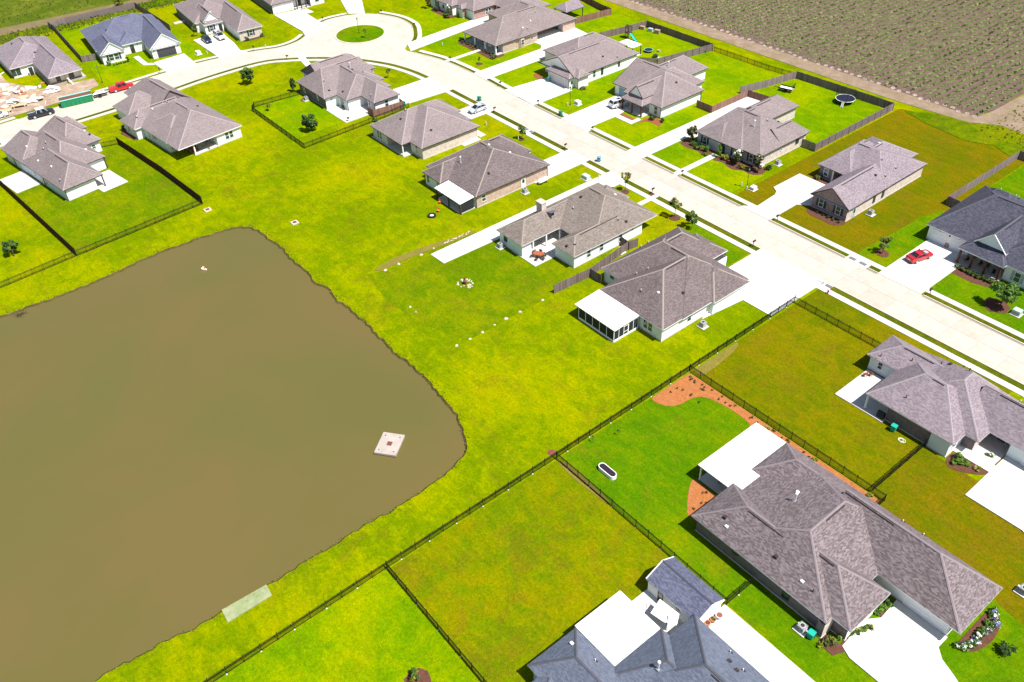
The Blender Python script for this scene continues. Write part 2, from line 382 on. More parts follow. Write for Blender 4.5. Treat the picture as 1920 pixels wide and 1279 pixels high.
def shore():
    out = []
    for i in range(len(POND)):
        a = POND[i]; b = POND[(i + 1) % len(POND)]; L = math.hypot(b[0] - a[0], b[1] - a[1]); n = max(1, int(L / .55))
        for k in range(n):
            t = k / n; out.append((a[0] + (b[0] - a[0]) * t, a[1] + (b[1] - a[1]) * t))
    n = len(out); res = []
    for i, (x, y) in enumerate(out):
        a = out[i - 1]; b = out[(i + 1) % n]; dx, dy = b[0] - a[0], b[1] - a[1]; L = math.hypot(dx, dy) or 1
        d = .10 * math.sin(i * .61) + .08 * math.sin(i * 1.73 + 1) + rnd.uniform(-.13, .13)
        res.append((x - dy / L * d, y + dx / L * d, -dy / L, dx / L))
    return res
def ground():
    import bmesh
    sh = shore(); bm = bmesh.new()
    area = sum(sh[i - 1][0] * sh[i][1] - sh[i][0] * sh[i - 1][1] for i in range(len(sh)))
    sg = 1 if area > 0 else -1                       # sg*normal points into the pond
    top = [bm.verts.new((x - sg * nx * .32, y - sg * ny * .32, 0)) for x, y, nx, ny in sh]
    out = [bm.verts.new(p) for p in ((-4000, -4000, 0), (4000, -4000, 0), (4000, 4000, 0), (-4000, 4000, 0))]
    ed = [bm.edges.new((l[i - 1], l[i])) for l in (top, out) for i in range(len(l))]
    bmesh.ops.triangle_fill(bm, edges=ed, use_beauty=True)
    for f in bm.faces:
        if f.normal.z < 0: f.normal_flip()
    me = bpy.data.meshes.new('ground'); bm.to_mesh(me); bm.free(); me.materials.append(MATS['grass_lime'])
    link('ground', me, kind='structure')
    m = MB(); n = len(sh)
    for i in range(n):
        a, b = sh[i - 1], sh[i]
        T = lambda q, d, z: (q[0] + sg * q[2] * d, q[1] + sg * q[3] * d, z)
        q = [T(a, -.32, 0), T(b, -.32, 0), T(b, .02, -.26), T(a, .02, -.26)]; m.poly(q if sg < 0 else q[::-1], 'bank_mud')
        q = [T(a, .02, -.26), T(b, .02, -.26), T(b, 1.6, -1.1), T(a, 1.6, -1.1)]; m.poly(q if sg < 0 else q[::-1], 'bank_mud')
    m.build('pond_bank', kind='structure')
    m = MB(); m.poly([(-146, -42, -.25), (-64, -42, -.25), (-64, 49, -.25), (-146, 49, -.25)], 'pond_water'); m.build('pond_water', kind='structure')
ground()

# lawns that differ from the common turf
LAWN = [('grass_brown', [(-85, 121.2), (-57.6, 121.2), (-57.6, 172), (-72, 180), (-87.6, 176), (-87.6, 121.2)]),
        ('grass_olive', rect(-59.2, -27, 77.5, 109)), ('grass_brown', [(-29.1, 77.2), (-27.2, 74.2), (-10.9, 74.2), (-6, 70), (10, 70), (10, 89), (-29.1, 89)]),
        ('grass_green', [(-59.1, 51.4), (-38, 51.4), (-20, 51.2), (-8, 51.2), (10, 51.2), (10, 70), (-11, 74), (-36, 77.1), (-59.1, 77.1)]),
        ('grass_mottled', rect(-59, -30, 24.8, 51.1)), ('grass_bright', rect(-59, -25, -30, 24.5)),
        ('grass_yard', [(-112.6, 54.5), (-111.4, 58), (-111.3, 66), (-110.4, 78), (-104, 92), (-90, 92), (-87, 80), (-86.7, 57), (-96, 53.8), (-104, 53.2)]),
        ('grass_bright', rect(-135.4, -108.5, 121.2, 171.6)), ('grass_bright', rect(-188, -167, 69.3, 90)), ('grass_bright', [(-195, 121), (-136, 121.1), (-136, 171), (-178, 174), (-215, 160), (-215, 130)]),
        ('grass_bright', [(-275.5, 51), (-246, 49.5), (-224.8, 48), (-225, 77), (-259, 74.8), (-273.6, 73.5)]), ('grass_green', rect(-57.4, -10, 121.2, 171)), ('grass_bright', rect(-112.5, -88.3, 146, 173)), ('grass_green', [(-61.2, 121.2), (-56, 121.2), (-56, 134), (-57.6, 139), (-58.6, 145), (-60.2, 140), (-60.6, 130)]),
        ('grass_yard', [(-191.3, 14.6), (-153.2, 18), (-154.8, 42.8), (-171, 41.6), (-191, 39.4)]), ('grass_bright', rect(-108.6, -88.5, 121.2, 131)), ('grass_green', rect(-86.6, -73.2, 95, 107.8)),
        ('grass_wild', [(-72, 178), (-62, 172.5), (60, 172.5), (140, 260), (140, 700), (-72.5, 700), (-72.5, 200)]),
        ('grass_wild', [(-86.5, 175.5), (-80, 173.5), (-70, 172), (-62, 176), (-66, 181), (-79.5, 180)])]
for k, (m_, p_) in enumerate(LAWN): sheet('lawn', round_off(p_) if len(p_) > 4 else p_, .003 + .0035 * k, m_)
GZ = .07
sheet('dirt_track', [(-60, 183.2), (-69, 183.5), (-74, 180.2), (-90, 178.6), (-130, 178.3), (-182, 178.5), (-400, 178.5), (-400, 186), (-73.6, 186), (-72.2, 215), (-72, 700), (-69, 700), (-68.6, 215)], GZ + .004, 'headland_soil')
sheet('field', [(-1500, 182.2), (-75.5, 183.4), (-73.3, 189), (-72.2, 700), (-1500, 700)], GZ + .012, 'field_soil')
sheet('weedy_field', [(-289.5, -300), (-288.5, 40), (-286, 74), (-284, 110), (-282, 178), (-1500, 178), (-1500, -300)], GZ, 'grass_weed')
sheet('dirt_track', [(-283.8, -300), (-283.6, 40), (-281.6, 74), (-279, 120), (-277, 178), (-282, 178), (-284, 110), (-286.6, 74), (-290, 40), (-290, -300)], GZ + .004, 'track_dirt')
sheet('rough_grass', [(-277.6, -300), (-277.2, 40), (-276.5, 50.6), (-275, 74), (-272.5, 120), (-271, 178), (-277, 178), (-279, 120), (-281.6, 74), (-283.6, 40), (-283.8, -300)], GZ + .002, 'grass_wild')
sheet('bare_soil', [(-262, 30.5), (-247, 30.2), (-236, 35.5), (-233.3, 47.6), (-228.1, 47.2), (-226, 42), (-224.5, 36), (-224.3, 10), (-262, 10)], GZ, 'site_dirt')
for p_ in ([(-112.9, 56), (-111.8, 57), (-111.7, 64), (-111, 70), (-110.4, 76.5), (-111.2, 77), (-112, 72), (-113.2, 66), (-113.6, 60)], [(-58.6, 77.7), (-57.4, 77.9), (-57.6, 82), (-58.2, 86.5), (-59.1, 88), (-59.2, 78)], [(-58.9, 50.9), (-55, 50.6), (-49, 51.0), (-49, 51.5), (-55, 51.9), (-58, 51.9)]):
    sheet('bare_soil', round_off(p_), GZ + .001, 'worn_turf')

# crop rows of the field: hundreds of thousands of blades nobody could count
def crops():
    m = MB(); r = random.Random(3); x = -74.6; row = 0
    while x > -330:
        y0 = 184.2 + r.uniform(-.5, 1.5); y = y0; y1 = 262 if x > -170 else 236; vig = r.uniform(.9, 1.12)
        while y < y1:
            edge = min(1, (y - y0) / 5 + .25)
            k = vig * (.88 + .14 * math.sin(y * .31 + row * 1.7) * math.sin(y * .083 + row))
            for q in range(3):
                if r.random() > .95 * edge: continue
                h = r.uniform(.25, .55) * k; a = r.uniform(0, 3.14); ww = r.uniform(.22, .42) * k; cx = x + r.gauss(0, .2); cy = y + r.uniform(-.2, .2)
                dx, dy = math.cos(a) * ww, math.sin(a) * ww; mt = 'leaf_crop' if r.random() < .7 else 'leaf_crop_pale'
                m.poly([(cx - dx, cy - dy, GZ + h * .75), (cx + dy * .35, cy - dx * .35, GZ + .12), (cx + dx, cy + dy, GZ + h * .75), (cx - dy * .35, cy + dx * .35, GZ + h)], mt)
            y += r.uniform(.26, .44)
        x -= 1.80; row += 1
    m.build('crop_rows', kind='stuff')
    m = MB(); x = -74.6; r = random.Random(4)            # planted ridges with crumbled ends at the headland
    while x > -330:
        y0 = 183.6 + r.uniform(-.3, .9)
        m.poly([(x - .5, y0, GZ + .014), (x, y0, GZ + .16), (x, 420, GZ + .16), (x - .5, 420, GZ + .014)], 'field_soil')
        m.poly([(x, y0, GZ + .16), (x + .5, y0, GZ + .014), (x + .5, 420, GZ + .014), (x, 420, GZ + .16)], 'field_soil')
        e = r.uniform(.3, .9); m.poly([(x - .55, y0 - e * .3, GZ + .02), (x + .1, y0 - e, GZ + .02), (x + .6, y0 - e * .2, GZ + .02), (x, y0 + .4, GZ + .22)], 'clod_pale'); m.poly([(x - .5, y0 + .5, GZ + .02), (x - .55, y0 - e * .3, GZ + .02), (x, y0 + .4, GZ + .22)], 'clod_pale')
        x -= 1.80
    m.build('field_ridges', kind='stuff')
    # weeds on the far left field and rough band; grass tufts along the water
    m = MB()
    for _ in range(5200):
        y = r.uniform(20, 175); x = r.uniform(-345, -290) if r.random() < .5 else r.uniform(-283, -273) + (y - 50) * .03
        h = r.uniform(.15, .55); s_ = r.uniform(.15, .45); a = r.uniform(0, 3.14); dx, dy = math.cos(a) * s_, math.sin(a) * s_
        m.poly([(x - dx, y - dy, GZ + h), (x, y, GZ), (x + dx, y + dy, GZ + h * .8), (x, y, GZ + h * 1.2)], 'leaf_olive')
    for _ in range(1500):
        x = r.uniform(-71, -35); y = r.uniform(177, 225)
        if x < -72: continue
        h = r.uniform(.1, .4); s_ = r.uniform(.15, .4); a = r.uniform(0, 3.14); dx, dy = math.cos(a) * s_, math.sin(a) * s_
        m.poly([(x - dx, y - dy, GZ + h), (x, y, GZ), (x + dx, y + dy, GZ + h * .8), (x, y, GZ + h * 1.2)], 'leaf_yellow' if r.random() < .6 else 'leaf_bright')
    m.build('weeds', kind='stuff')
    m = MB()
    for i in range(len(POND) - 1):
        a, b = POND[i], POND[i + 1]; L = math.hypot(b[0] - a[0], b[1] - a[1])
        if min(a[1], b[1]) < -20: continue
        for k in range(int(L * 5)):
            t = r.random(); ox, oy = -(b[1] - a[1]) / L, (b[0] - a[0]) / L; d = r.uniform(.15, 1.0) ** 1.5
            x, y = a[0] + (b[0] - a[0]) * t + ox * d, a[1] + (b[1] - a[1]) * t + oy * d
            h = r.uniform(.06, .22); s_ = r.uniform(.06, .18); q = r.uniform(0, 3.14); dx, dy = math.cos(q) * s_, math.sin(q) * s_
            m.poly([(x - dx, y - dy, h), (x, y, -.05), (x + dx, y + dy, h * .8), (x, y, h * 1.2)], 'leaf_yellow' if r.random() < .8 else 'leaf_olive')
    m.build('bank_grass', kind='stuff')
crops()

# street: slabs on the straight, one sheet round the bend
RZ = .085
NEAR, FAR = 110.3, 118.65
road = link('road', None, loc=(0, 0, 0), kind='structure')
m = MB(); m.poly([(-150, NEAR, RZ - .012), (60, NEAR, RZ - .012), (60, FAR, RZ - .012), (-150, FAR, RZ - .012)], 'road_joint'); m.build('road_base', road)
m = MB(); m.box(-2.27, 2.27, -2.065, 2.065, -.008, .008, 'road_concrete', bottom=False); slab_me = m.mesh('slab')
m = MB(); m.box(-2.27, 2.27, -.30, .30, -.008, .008, 'gutter_concrete', bottom=False); gut_me = m.mesh('gutter')
x = -147.7
while x < 58:
    for y in (NEAR + 2.09, FAR - 2.09): link('slab', slab_me, road, (x, y, RZ + rnd.uniform(-.002, .002)))
    x += 4.58
INNER = smooth([(-211.8, -60), (-211.9, 20), (-212.1, 45), (-212.6, 57), (-213.9, 70), (-213.4, 83.5), (-209.6, 91), (-203.4, 98.1), (-196.9, 103.4), (-188.4, 107.8), (-180.6, 109.8), (-173.2, 110.4), (-164.6, 110.3), (-150, NEAR)])
OUT1 = smooth([(-220.6, -60), (-221.2, 15), (-221.8, 28), (-222.6, 42), (-223, 54), (-223.4, 63), (-223.5, 71), (-222.5, 77.5), (-220.3, 86.3), (-218.0, 92.3), (-218.6, 98), (-221.2, 102.2)])
OUT2 = smooth([(-226.7, 108.8), (-227.3, 113), (-226.4, 118.2), (-224.8, 121.6), (-221.4, 124.7), (-214.3, 127.2), (-207.8, 127), (-203.2, 124.9), (-198.4, 121.6), (-195.6, 118.2), (-193, 115.8), (-189.4, 116.4), (-179.4, 118.8), (-167.8, 119.3), (-158, 118.9), (-150, FAR)])
sheet('road', INNER + (OUT1 + OUT2)[::-1], RZ, 'road_concrete')
isl = [(-211.2 + 6.75 * math.cos(t) * 1.02, 113 + 6.75 * math.sin(t) * .98) for t in [k * math.pi / 24 for k in range(48)]]
sheet('traffic_island', [(-211.2 + (x + 211.2) * .965, 113 + (y - 113) * .965) for x, y in isl], RZ + .12, 'grass_green', thick=.12)
m = MB(); m.ring((-211.2, 113), 6.5, 6.95, RZ - .01, RZ + .13, 'kerb_concrete', 48); m.build('kerb', kind='structure')

# verge strips and kerbs (broken at the drives), near side / far side of the straight
VZ = .078
NSEG = [(-148.4, -136.6), (-133.9, -122.7), (-116.4, -110.2), (-105.3, -97.9), (-96.9, -72.9), (-57.9, 60)]
FSEG = [(-143.9, -134.6), (-125.6, -114.1), (-109.6, -100.9), (-99.7, -84.3), (-77.7, -61.6), (-57.4, -55.4), (-47.2, 60)]
for a, b in NSEG:
    sheet('verge', rect(a, b, NEAR - 1.25, NEAR - .05), VZ, 'grass_verge')
    m = MB(); m.box(a, b, NEAR - .18, NEAR + .02, .02, RZ + .11, 'kerb_concrete'); m.build('kerb', kind='structure')
for a, b in FSEG:
    sheet('verge', rect(a, b, FAR + .05, FAR + 1.25), VZ, 'grass_verge')
    m = MB(); m.box(a, b, FAR - .02, FAR + .18, .02, RZ + .11, 'kerb_concrete'); m.build('kerb', kind='structure')
m = MB()
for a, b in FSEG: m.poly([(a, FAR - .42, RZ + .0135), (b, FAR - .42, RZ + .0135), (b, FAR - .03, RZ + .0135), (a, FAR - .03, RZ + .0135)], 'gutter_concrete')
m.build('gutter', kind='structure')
sheet('sidewalk', rect(-150, 60, NEAR - 2.4, NEAR - 1.25), .095, 'walk_concrete', thick=.09)
sheet('sidewalk', rect(-150, 60, FAR + 1.25, FAR + 2.4), .095, 'walk_concrete', thick=.09)
sheet('apron', rect(-60.9, -57.9, NEAR - 1.25, NEAR), .088, 'walk_concrete'); sheet('apron', rect(-61.6, -57.4, FAR, FAR + 1.25), .088, 'walk_concrete'); sheet('apron', rect(-136.6, -133.9, NEAR - 1.25, NEAR), .088, 'walk_concrete')
# bend and bulb
ribbon('verge', INNER, -.03, -1.25, VZ, 'grass_verge'); ribbon('sidewalk', INNER, -1.25, -2.4, .095, 'walk_concrete', .09); ribbon('kerb', INNER, .02, -.18, RZ + .09, 'kerb_concrete', .09)
def part_of(poly, f): return [p for p in poly if f(p)]
O1 = part_of(OUT1, lambda p: p[1] > 44); ribbon('verge', O1, .03, 1.25, VZ, 'grass_verge'); ribbon('sidewalk', O1, 1.25, 2.4, .095, 'walk_concrete', .09); ribbon('kerb', O1, -.02, .18, RZ + .09, 'kerb_concrete', .09)
O1 = part_of(OUT1, lambda p: p[1] < 27); ribbon('sidewalk', O1, 1.25, 2.4, .095, 'walk_concrete', .09); ribbon('kerb', O1, -.02, .18, RZ + .09, 'kerb_concrete', .09)
for f in (lambda p: p[0] < -224.5 and p[1] < 119, lambda p: p[0] > -221.6 and p[0] < -192 and p[1] > 117.6, lambda p: p[0] > -189.6):
    O2 = part_of(OUT2, f); ribbon('verge', O2, .03, 1.25, VZ, 'grass_verge'); ribbon('sidewalk', O2, 1.25, 2.4, .095, 'walk_concrete', .09); ribbon('kerb', O2, -.02, .18, RZ + .09, 'kerb_concrete', .09)
# drives and paths
DZ = .102
DR = [rect(-72.8, -59.75, 96.5, NEAR), [(-66.4, 88), (-65.4, 96.5), (-59.75, 96.5), (-59.75, 98), (-72.8, 103), (-72.8, 98)],
      [(-110.15, 66.3), (-106.3, 66.4), (-105.4, 104), (-105.3, NEAR), (-110.2, NEAR)], rect(-97.9, -96.9, 101, NEAR), rect(-122.75, -116.4, 96, NEAR), [(-154, 98), (-148.4, 98), (-148.3, NEAR), (-154, NEAR)],
      [(-174.1, 96), (-165.2, 95.5), (-164.1, NEAR + .1), (-174, NEAR + .2)], [(-212, 93.1), (-198, 90.4), (-198, 91.9), (-211, 94.8)],
      [(-114.1, FAR), (-109.7, FAR), (-109.7, 131.5), (-107.2, 136), (-107.2, 160), (-113.9, 160)], rect(-101.25, -99.95, FAR, 130.5), [(-134.8, FAR), (-125.6, FAR), (-127.3, 121), (-127.2, 129), (-129, 136), (-134.9, 136)],
      [(-127.3, 127.8), (-122.2, 127.8), (-122.2, 131), (-123.2, 131), (-123.2, 129.2), (-127.3, 129.2)], [(-155.3, 119), (-144.1, FAR), (-144.1, 130.3), (-153.9, 130.3), (-154.3, 127)],
      [(-168.2, 119.3), (-163.1, 119.2), (-163.2, 142), (-166, 157), (-176, 158), (-176, 143), (-170.5, 143.3), (-168.6, 141.5)], [(-179.7, 118.8), (-178.5, 119), (-178.6, 130), (-179.7, 130)],
      [(-196.4, 118.6), (-191.2, 116.2), (-193.8, 142), (-193.5, 156), (-199, 156)],
      [(-84.3, FAR), (-77.6, FAR), (-77.7, 126.6), (-76.4, 127.8), (-75.6, 128.4), (-76, 136.5), (-84.4, 136.5), (-84.5, 128.6), (-83.2, 127.8), (-82.6, 126.6), (-82.2, 121)],
      rect(-55.35, -47.6, FAR, 134.5), [(-21.4, 85.6), (-14.2, 85.6), (-12, 84.5), (10, 84.5), (10, 95.5), (-21.4, 95.5)], [(-28, 91.3), (-21.3, 91.3), (-21.3, 92.9), (-28, 92.9)],
      [(-18.9, 56.6), (-17.6, 56.0), (10, 55.6), (10, 60.3), (-6, 60.6), (-9.4, 62.4), (-11.3, 63.2), (-12.3, 64.2), (-12.3, 66), (-18.4, 66), (-18.2, 62.7), (-19.2, 61.2)],
      [(-30.3, 46), (-22, 44), (10, 44), (10, 51), (-30.3, 51)], rect(-37.3, -30, 42, 46),
      [(-232.3, 63), (-230.6, 62.9), (-223, 63), (-222.5, 70.9), (-232.6, 71.4)], [(-239.8, 60.3), (-232.4, 60.3), (-230.6, 62.9), (-232.2, 62.6), (-233, 61.6), (-239.8, 61.7)],
      [(-240, 77.2), (-225.5, 77.2), (-222, 76.9), (-221, 84.5), (-224, 83.5), (-229.8, 84.6), (-240.5, 85.5)], [(-242, 102.7), (-224.3, 102.4), (-219.5, 100.9), (-224, 110), (-228, 109.6), (-241, 110.5)], [(-240, 110.5), (-236.3, 110.4), (-236, 112.3), (-240, 112.2)],
      [(-240, 123.5), (-227.4, 118.8), (-224, 122.4), (-240, 130.5)], [(-212, 19.5), (-201.5, 20.5), (-201.5, 29), (-212, 28.3)]]
for k, p_ in enumerate(DR): sheet('driveway', p_, DZ + .0031 * k, 'drive_concrete', thick=.12)
sheet('slipway', [(-66.75, 7.0), (-64.75, 6.85), (-64.75, 12.35), (-66.5, 12.5)], .10, 'ramp_mat', thick=.25)
# planting beds
BED = [('mulch_orange', [(-59.1, 68.9), (-58, 68.8), (-56.7, 69.3), (-55.9, 70.1), (-55.45, 71.3), (-55.4, 72.6), (-55.1, 73.9), (-54.4, 74.75), (-53.2, 75.25), (-51.6, 75.5), (-49.5, 75.7), (-46.7, 75.5), (-44.9, 74), (-28, 74.2), (-27.4, 77.0), (-59.15, 77.1)], 1),
       ('mulch_orange', [(-45.2, 62.4), (-44.7, 61.2), (-43.5, 59.4), (-42.2, 57.9), (-41.5, 57.3), (-39.2, 57.2), (-39.2, 62.3)], 1),
       ('mulch_brown', [(-75.6, 127.5), (-75.4, 126.3), (-73.7, 125.5), (-71.2, 125.6), (-69.1, 125.5), (-67.9, 127.1), (-67.9, 128.2), (-75.6, 128.2)], 1), ('mulch_brown', rect(-82, -75.9, 136.2, 138.5), 0),
       ('mulch_brown', [(-48.2, 128.7), (-47.9, 127.7), (-43.9, 127.5), (-40.6, 128.6), (-39, 130), (-48.2, 130.2)], 0),
       ('mulch_brown', [(-26.2, 89.3), (-25.3, 88.3), (-24.2, 88.5), (-22.6, 89.5), (-21.5, 90.5), (-21.4, 91.4), (-26.2, 91.4)], 1), ('mulch_brown', rect(-24.2, -21.5, 93, 95), 0),
       ('mulch_brown', [(-109.3, 129.2), (-107.7, 128.6), (-105.8, 128.7), (-104.5, 129.2), (-103.1, 128.7), (-101.4, 128.4), (-101.4, 132), (-109, 133)], 1),
       ('mulch_brown', [(-99.8, 128.2), (-97.6, 129.3), (-95.7, 128.4), (-94.1, 128.2), (-92.7, 129.6), (-90.8, 129.2), (-89.3, 130.3), (-89.3, 132.2), (-90.6, 134), (-99.8, 132)], 1),
       ('mulch_red', [(-122, 131.5), (-121.6, 128.7), (-121.2, 131.3), (-119.5, 131.8), (-117.1, 131.4), (-117.8, 132.8), (-118.6, 134), (-122, 134)], 1), ('mulch_red', [(-127.4, 129.4), (-123.2, 129.4), (-123.2, 130.4), (-127.4, 130.4)], 0),
       ('mulch_brown', [(-11.3, 73), (-9.9, 72.5), (-9.2, 71), (-9.0, 69), (-9.4, 67), (-10, 66), (-11.3, 65.4)], 1), ('mulch_brown', [(-20.9, 55.0), (-18.9, 54.9), (-18.3, 56.3), (-17.9, 61.1), (-19.2, 61.3), (-19.2, 56.6), (-20.9, 56.6)], 0), ('mulch_brown', rect(-19.2, -18.2, 62.8, 65.6), 0),
       ('mulch_brown', [(-188.3, 129.3), (-186.5, 128.3), (-180, 128.2), (-178.4, 128.2), (-172.6, 127.8), (-171.6, 130.2), (-172, 132.6), (-188, 132)], 1), ('mulch_brown', [(-198.8, 44), (-198.6, 42.4), (-197, 41.6), (-191.5, 42.9), (-191.5, 44)], 0),
       ('mulch_brown', [(-64.6, 98.4), (-63.5, 99), (-64, 101.5), (-73, 103.2), (-73, 102)], 0), ('mulch_red', [(-157.6, 129.4), (-154.4, 128.6), (-154.3, 130.6), (-157.6, 131)], 1), ('mulch_brown', [(-228.9, 87), (-228.5, 93.2), (-229.8, 93.4), (-230, 87)], 1), ('mulch_brown', [(-213.5, 137.5), (-204, 137.2), (-202.8, 139.5), (-213.5, 140.5)], 1)]
for k, (m_, p_, sm) in enumerate(BED): sheet('planting_bed', round_off(p_) if sm else p_, .05 + .0021 * k, m_)
for x, y, r_ in ((-89.7, 106.75, 1.05), (-102.5, 106.6, .85), (-58.2, 124.3, 1.15), (-38.3, 124.6, 1.9), (-172.0, 124.1, .9), (-45.0, 19.4, 1.45), (-184, 81.2, 1.0), (-98.3, 109.75, .55), (-144.5, 121.9, .3), (-133.1, 105.9, .7)):
    sheet('tree_ring', [(x + r_ * math.cos(t) * rnd.uniform(.9, 1.1), y + r_ * math.sin(t) * rnd.uniform(.9, 1.1)) for t in [k * math.pi / 9 for k in range(18)]], .098 + rnd.random() * .004, 'mulch_brown')
# ------------------------------------------------------------------ houses
WIN_CACHE = {}
def win_meshes(w, h, frame):
    k = (w, h, frame)
    if k not in WIN_CACHE:
        m = MB(); t = .07
        m.box(-w / 2 - t, -w / 2, -.06, .02, -t, h + t, frame); m.box(w / 2, w / 2 + t, -.06, .02, -t, h + t, frame)
        m.box(-w / 2, w / 2, -.06, .02, h, h + t, frame); m.box(-w / 2, w / 2, -.08, .02, -t, 0, frame); m.box(-w / 2, w / 2, -.045, .02, h * .5 - .03, h * .5 + .03, frame)
        g = MB(); g.box(-w / 2, w / 2, -.02, .01, 0.0, h * .5 - .03, 'window_glass')
        WIN_CACHE[k] = (m.mesh('window'), g.mesh('pane'), h * .5 + .03)
    return WIN_CACHE[k]
SIDE = {'S': 0.0, 'E': math.pi / 2, 'N': math.pi, 'W': -math.pi / 2}

class House:
    def __init__(s, name, label, pivot, rot=0, local=False, roof='roof_rose', fascia='trim_dark', walls='siding_white', side=None, cat='house', oh=.42, base=True, cap=None):
        s.px, s.py = pivot; s.local = local; s.roofm = roof; s.fas = fascia; s.oh = oh; s.baseb = base
        s.cap = cap or roof + '_cap'; s.sm = dict(S=walls, E=walls, N=walls, W=walls); s.sm.update(side or {})
        s.root = thing(name, label, cat, (s.px, s.py, 0), R_(rot))
        s.R = MB(); s.F = MB(); s.C = MB(); s.W = MB(); s.B = MB(); s.blocks = []; s.vents = []; s.caps = []; s.rakes = []; s.k = 0
    def c(s, x, y): return (x, y) if s.local else (x - s.px, y - s.py)
    def r(s, x0, x1, y0, y1, rz, a, b, z=2.75, wall=True, gm=None, caps=True, mats=None, vent=True, top=None):
        """roof block: eave rectangle, ridge height, ridge ends; a ridge end on the rectangle makes a gable"""
        s.k += 1; e = .004 * s.k
        x0, y0 = s.c(x0, y0); x1, y1 = s.c(x1, y1); a = s.c(*a); b = s.c(*b)
        if wall: s.w(x0 + s.oh, x1 - s.oh, y0 + s.oh, y1 - s.oh, z - .14, mats, True, rects=(x0, x1, y0, y1, a, b))
        x0 -= e; x1 += e; y0 -= e; y1 += e; z += e; rz += e
        alongx = abs(a[1] - b[1]) < 1e-6 and abs(a[0] - b[0]) > 1e-6 or (a == b)
        A = (a[0], a[1], rz); B = (b[0], b[1], rz); s.blocks.append((x0, x1, y0, y1, z, rz, a, b)); s.nb = len(s.blocks) - 1
        P = lambda x, y: (x, y, z)
        if alongx: fs = [((P(x0, y0), P(x1, y0), B, A), 'y'), ((P(x1, y1), P(x0, y1), A, B), 'y'), ((P(x0, y1), P(x0, y0), A), 'x', a[0] <= x0 + .3), ((P(x1, y0), P(x1, y1), B), 'x', b[0] >= x1 - .3)]
        else: fs = [((P(x1, y0), P(x1, y1), B, A), 'x'), ((P(x0, y1), P(x0, y0), A, B), 'x'), ((P(x0, y0), P(x1, y0), A), 'y', a[1] <= y0 + .3), ((P(x1, y1), P(x0, y1), B), 'y', b[1] >= y1 - .3)]
        for f in fs:
            pts = f[0]; ed = Vector(pts[1]) - Vector(pts[0]); d = ed.normalized(); n = d.cross(Vector(pts[2]) - Vector(pts[1])).normalized(); up = n.cross(d)
            o = Vector(pts[0]); uv = [((Vector(p) - o).dot(d) + pts[0][0] + pts[0][1], (Vector(p) - o).dot(up)) for p in pts]
            gable = len(f) > 2 and f[2]
            if gable:
                g = gm or s.sm['S' if f[1] == 'y' and pts[0][1] == y0 else 'N' if f[1] == 'y' else 'W' if pts[0][0] == x0 else 'E']
                inn = Vector((0, 0, 0)); c_ = (Vector(pts[0]) + Vector(pts[1])) / 2; ctr = Vector(((x0 + x1) / 2, (y0 + y1) / 2, z)); inn = ctr - c_; inn.z = 0; inn = inn.normalized() * .32
                q = [tuple(Vector(p) + inn) for p in pts]; rk = ([], []); s.rakes.append((Vector(pts[2]), q, g, [(u, v + z) for u, v in uv], gm is not None, rk, s.nb))
                for p, q_ in ((pts[0], pts[2]), (pts[2], pts[1])):      # rake boards
                    p1, q1 = Vector(p), Vector(q_); dn = Vector((0, 0, -.2)); rk[0].append(([p1, q1, q1 + dn, p1 + dn], s.fas))
                    rk[0].append(([p1 + dn, q1 + dn, q1 + dn + inn, p1 + dn + inn], 'soffit'))
                    rk[0].append(([p1 + (-inn.normalized() * .05) + Vector((0, 0, .03)), q1 + (-inn.normalized() * .05) + Vector((0, 0, .03)), q1 + inn * .3 + Vector((0, 0, .03)), p1 + inn * .3 + Vector((0, 0, .03))], s.fas))
            else: s.R.poly(pts, s.roofm, uv)
            if not gable:
                p, q = pts[0], pts[1]; s.F.poly([(p[0], p[1], z - .17), (q[0], q[1], z - .17), q, p], s.fas)
        s.F.poly([(x0, y1, z - .17), (x1, y1, z - .17), (x1, y0, z - .17), (x0, y0, z - .17)], 'soffit')
        if caps:
            cap = lambda p, q: s.caps.append((Vector(p), Vector(q)))
            cap(A, B)
            if alongx:
                if a[0] > x0 + .3: cap(P(x0, y0), A); cap(P(x0, y1), A)
                if b[0] < x1 - .3: cap(P(x1, y0), B); cap(P(x1, y1), B)
            else:
                if a[1] > y0 + .3: cap(P(x0, y0), A); cap(P(x1, y0), A)
                if b[1] < y1 - .3: cap(P(x0, y1), B); cap(P(x1, y1), B)
        L = math.hypot(b[0] - a[0], b[1] - a[1])
        if vent and L > 2.4: s.vents.append((A, B, alongx, (rz - z) / max(.1, (a[1] - y0) if alongx else (x1 - a[0]))))
        return s
    def w(s, x0, x1, y0, y1, h=2.6, mats=None, loc=False, rects=None):
        if not loc: x0, y0 = s.c(x0, y0); x1, y1 = s.c(x1, y1)
        if x1 - x0 < .3 or y1 - y0 < .3: return s
        s.k += 1; e = .003 * s.k; x0 += e; x1 -= e; y0 += e; y1 -= e
        g = dict(s.sm); g.update(mats or {})
        s.W.wall(x0, y0, x1, y0, 0, h, g['S']); s.W.wall(x1, y0, x1, y1, 0, h, g['E']); s.W.wall(x1, y1, x0, y1, 0, h, g['N']); s.W.wall(x0, y1, x0, y0, 0, h, g['W'])
        if s.baseb: s.B.box(x0 - .05, x1 + .05, y0 - .05, y1 + .05, 0, .16 + e, 'walk_concrete', bottom=False)
        return s
    def at(s, side, plane, u):
        x, y = (u, plane) if side in 'SN' else (plane, u)
        return s.c(x, y)
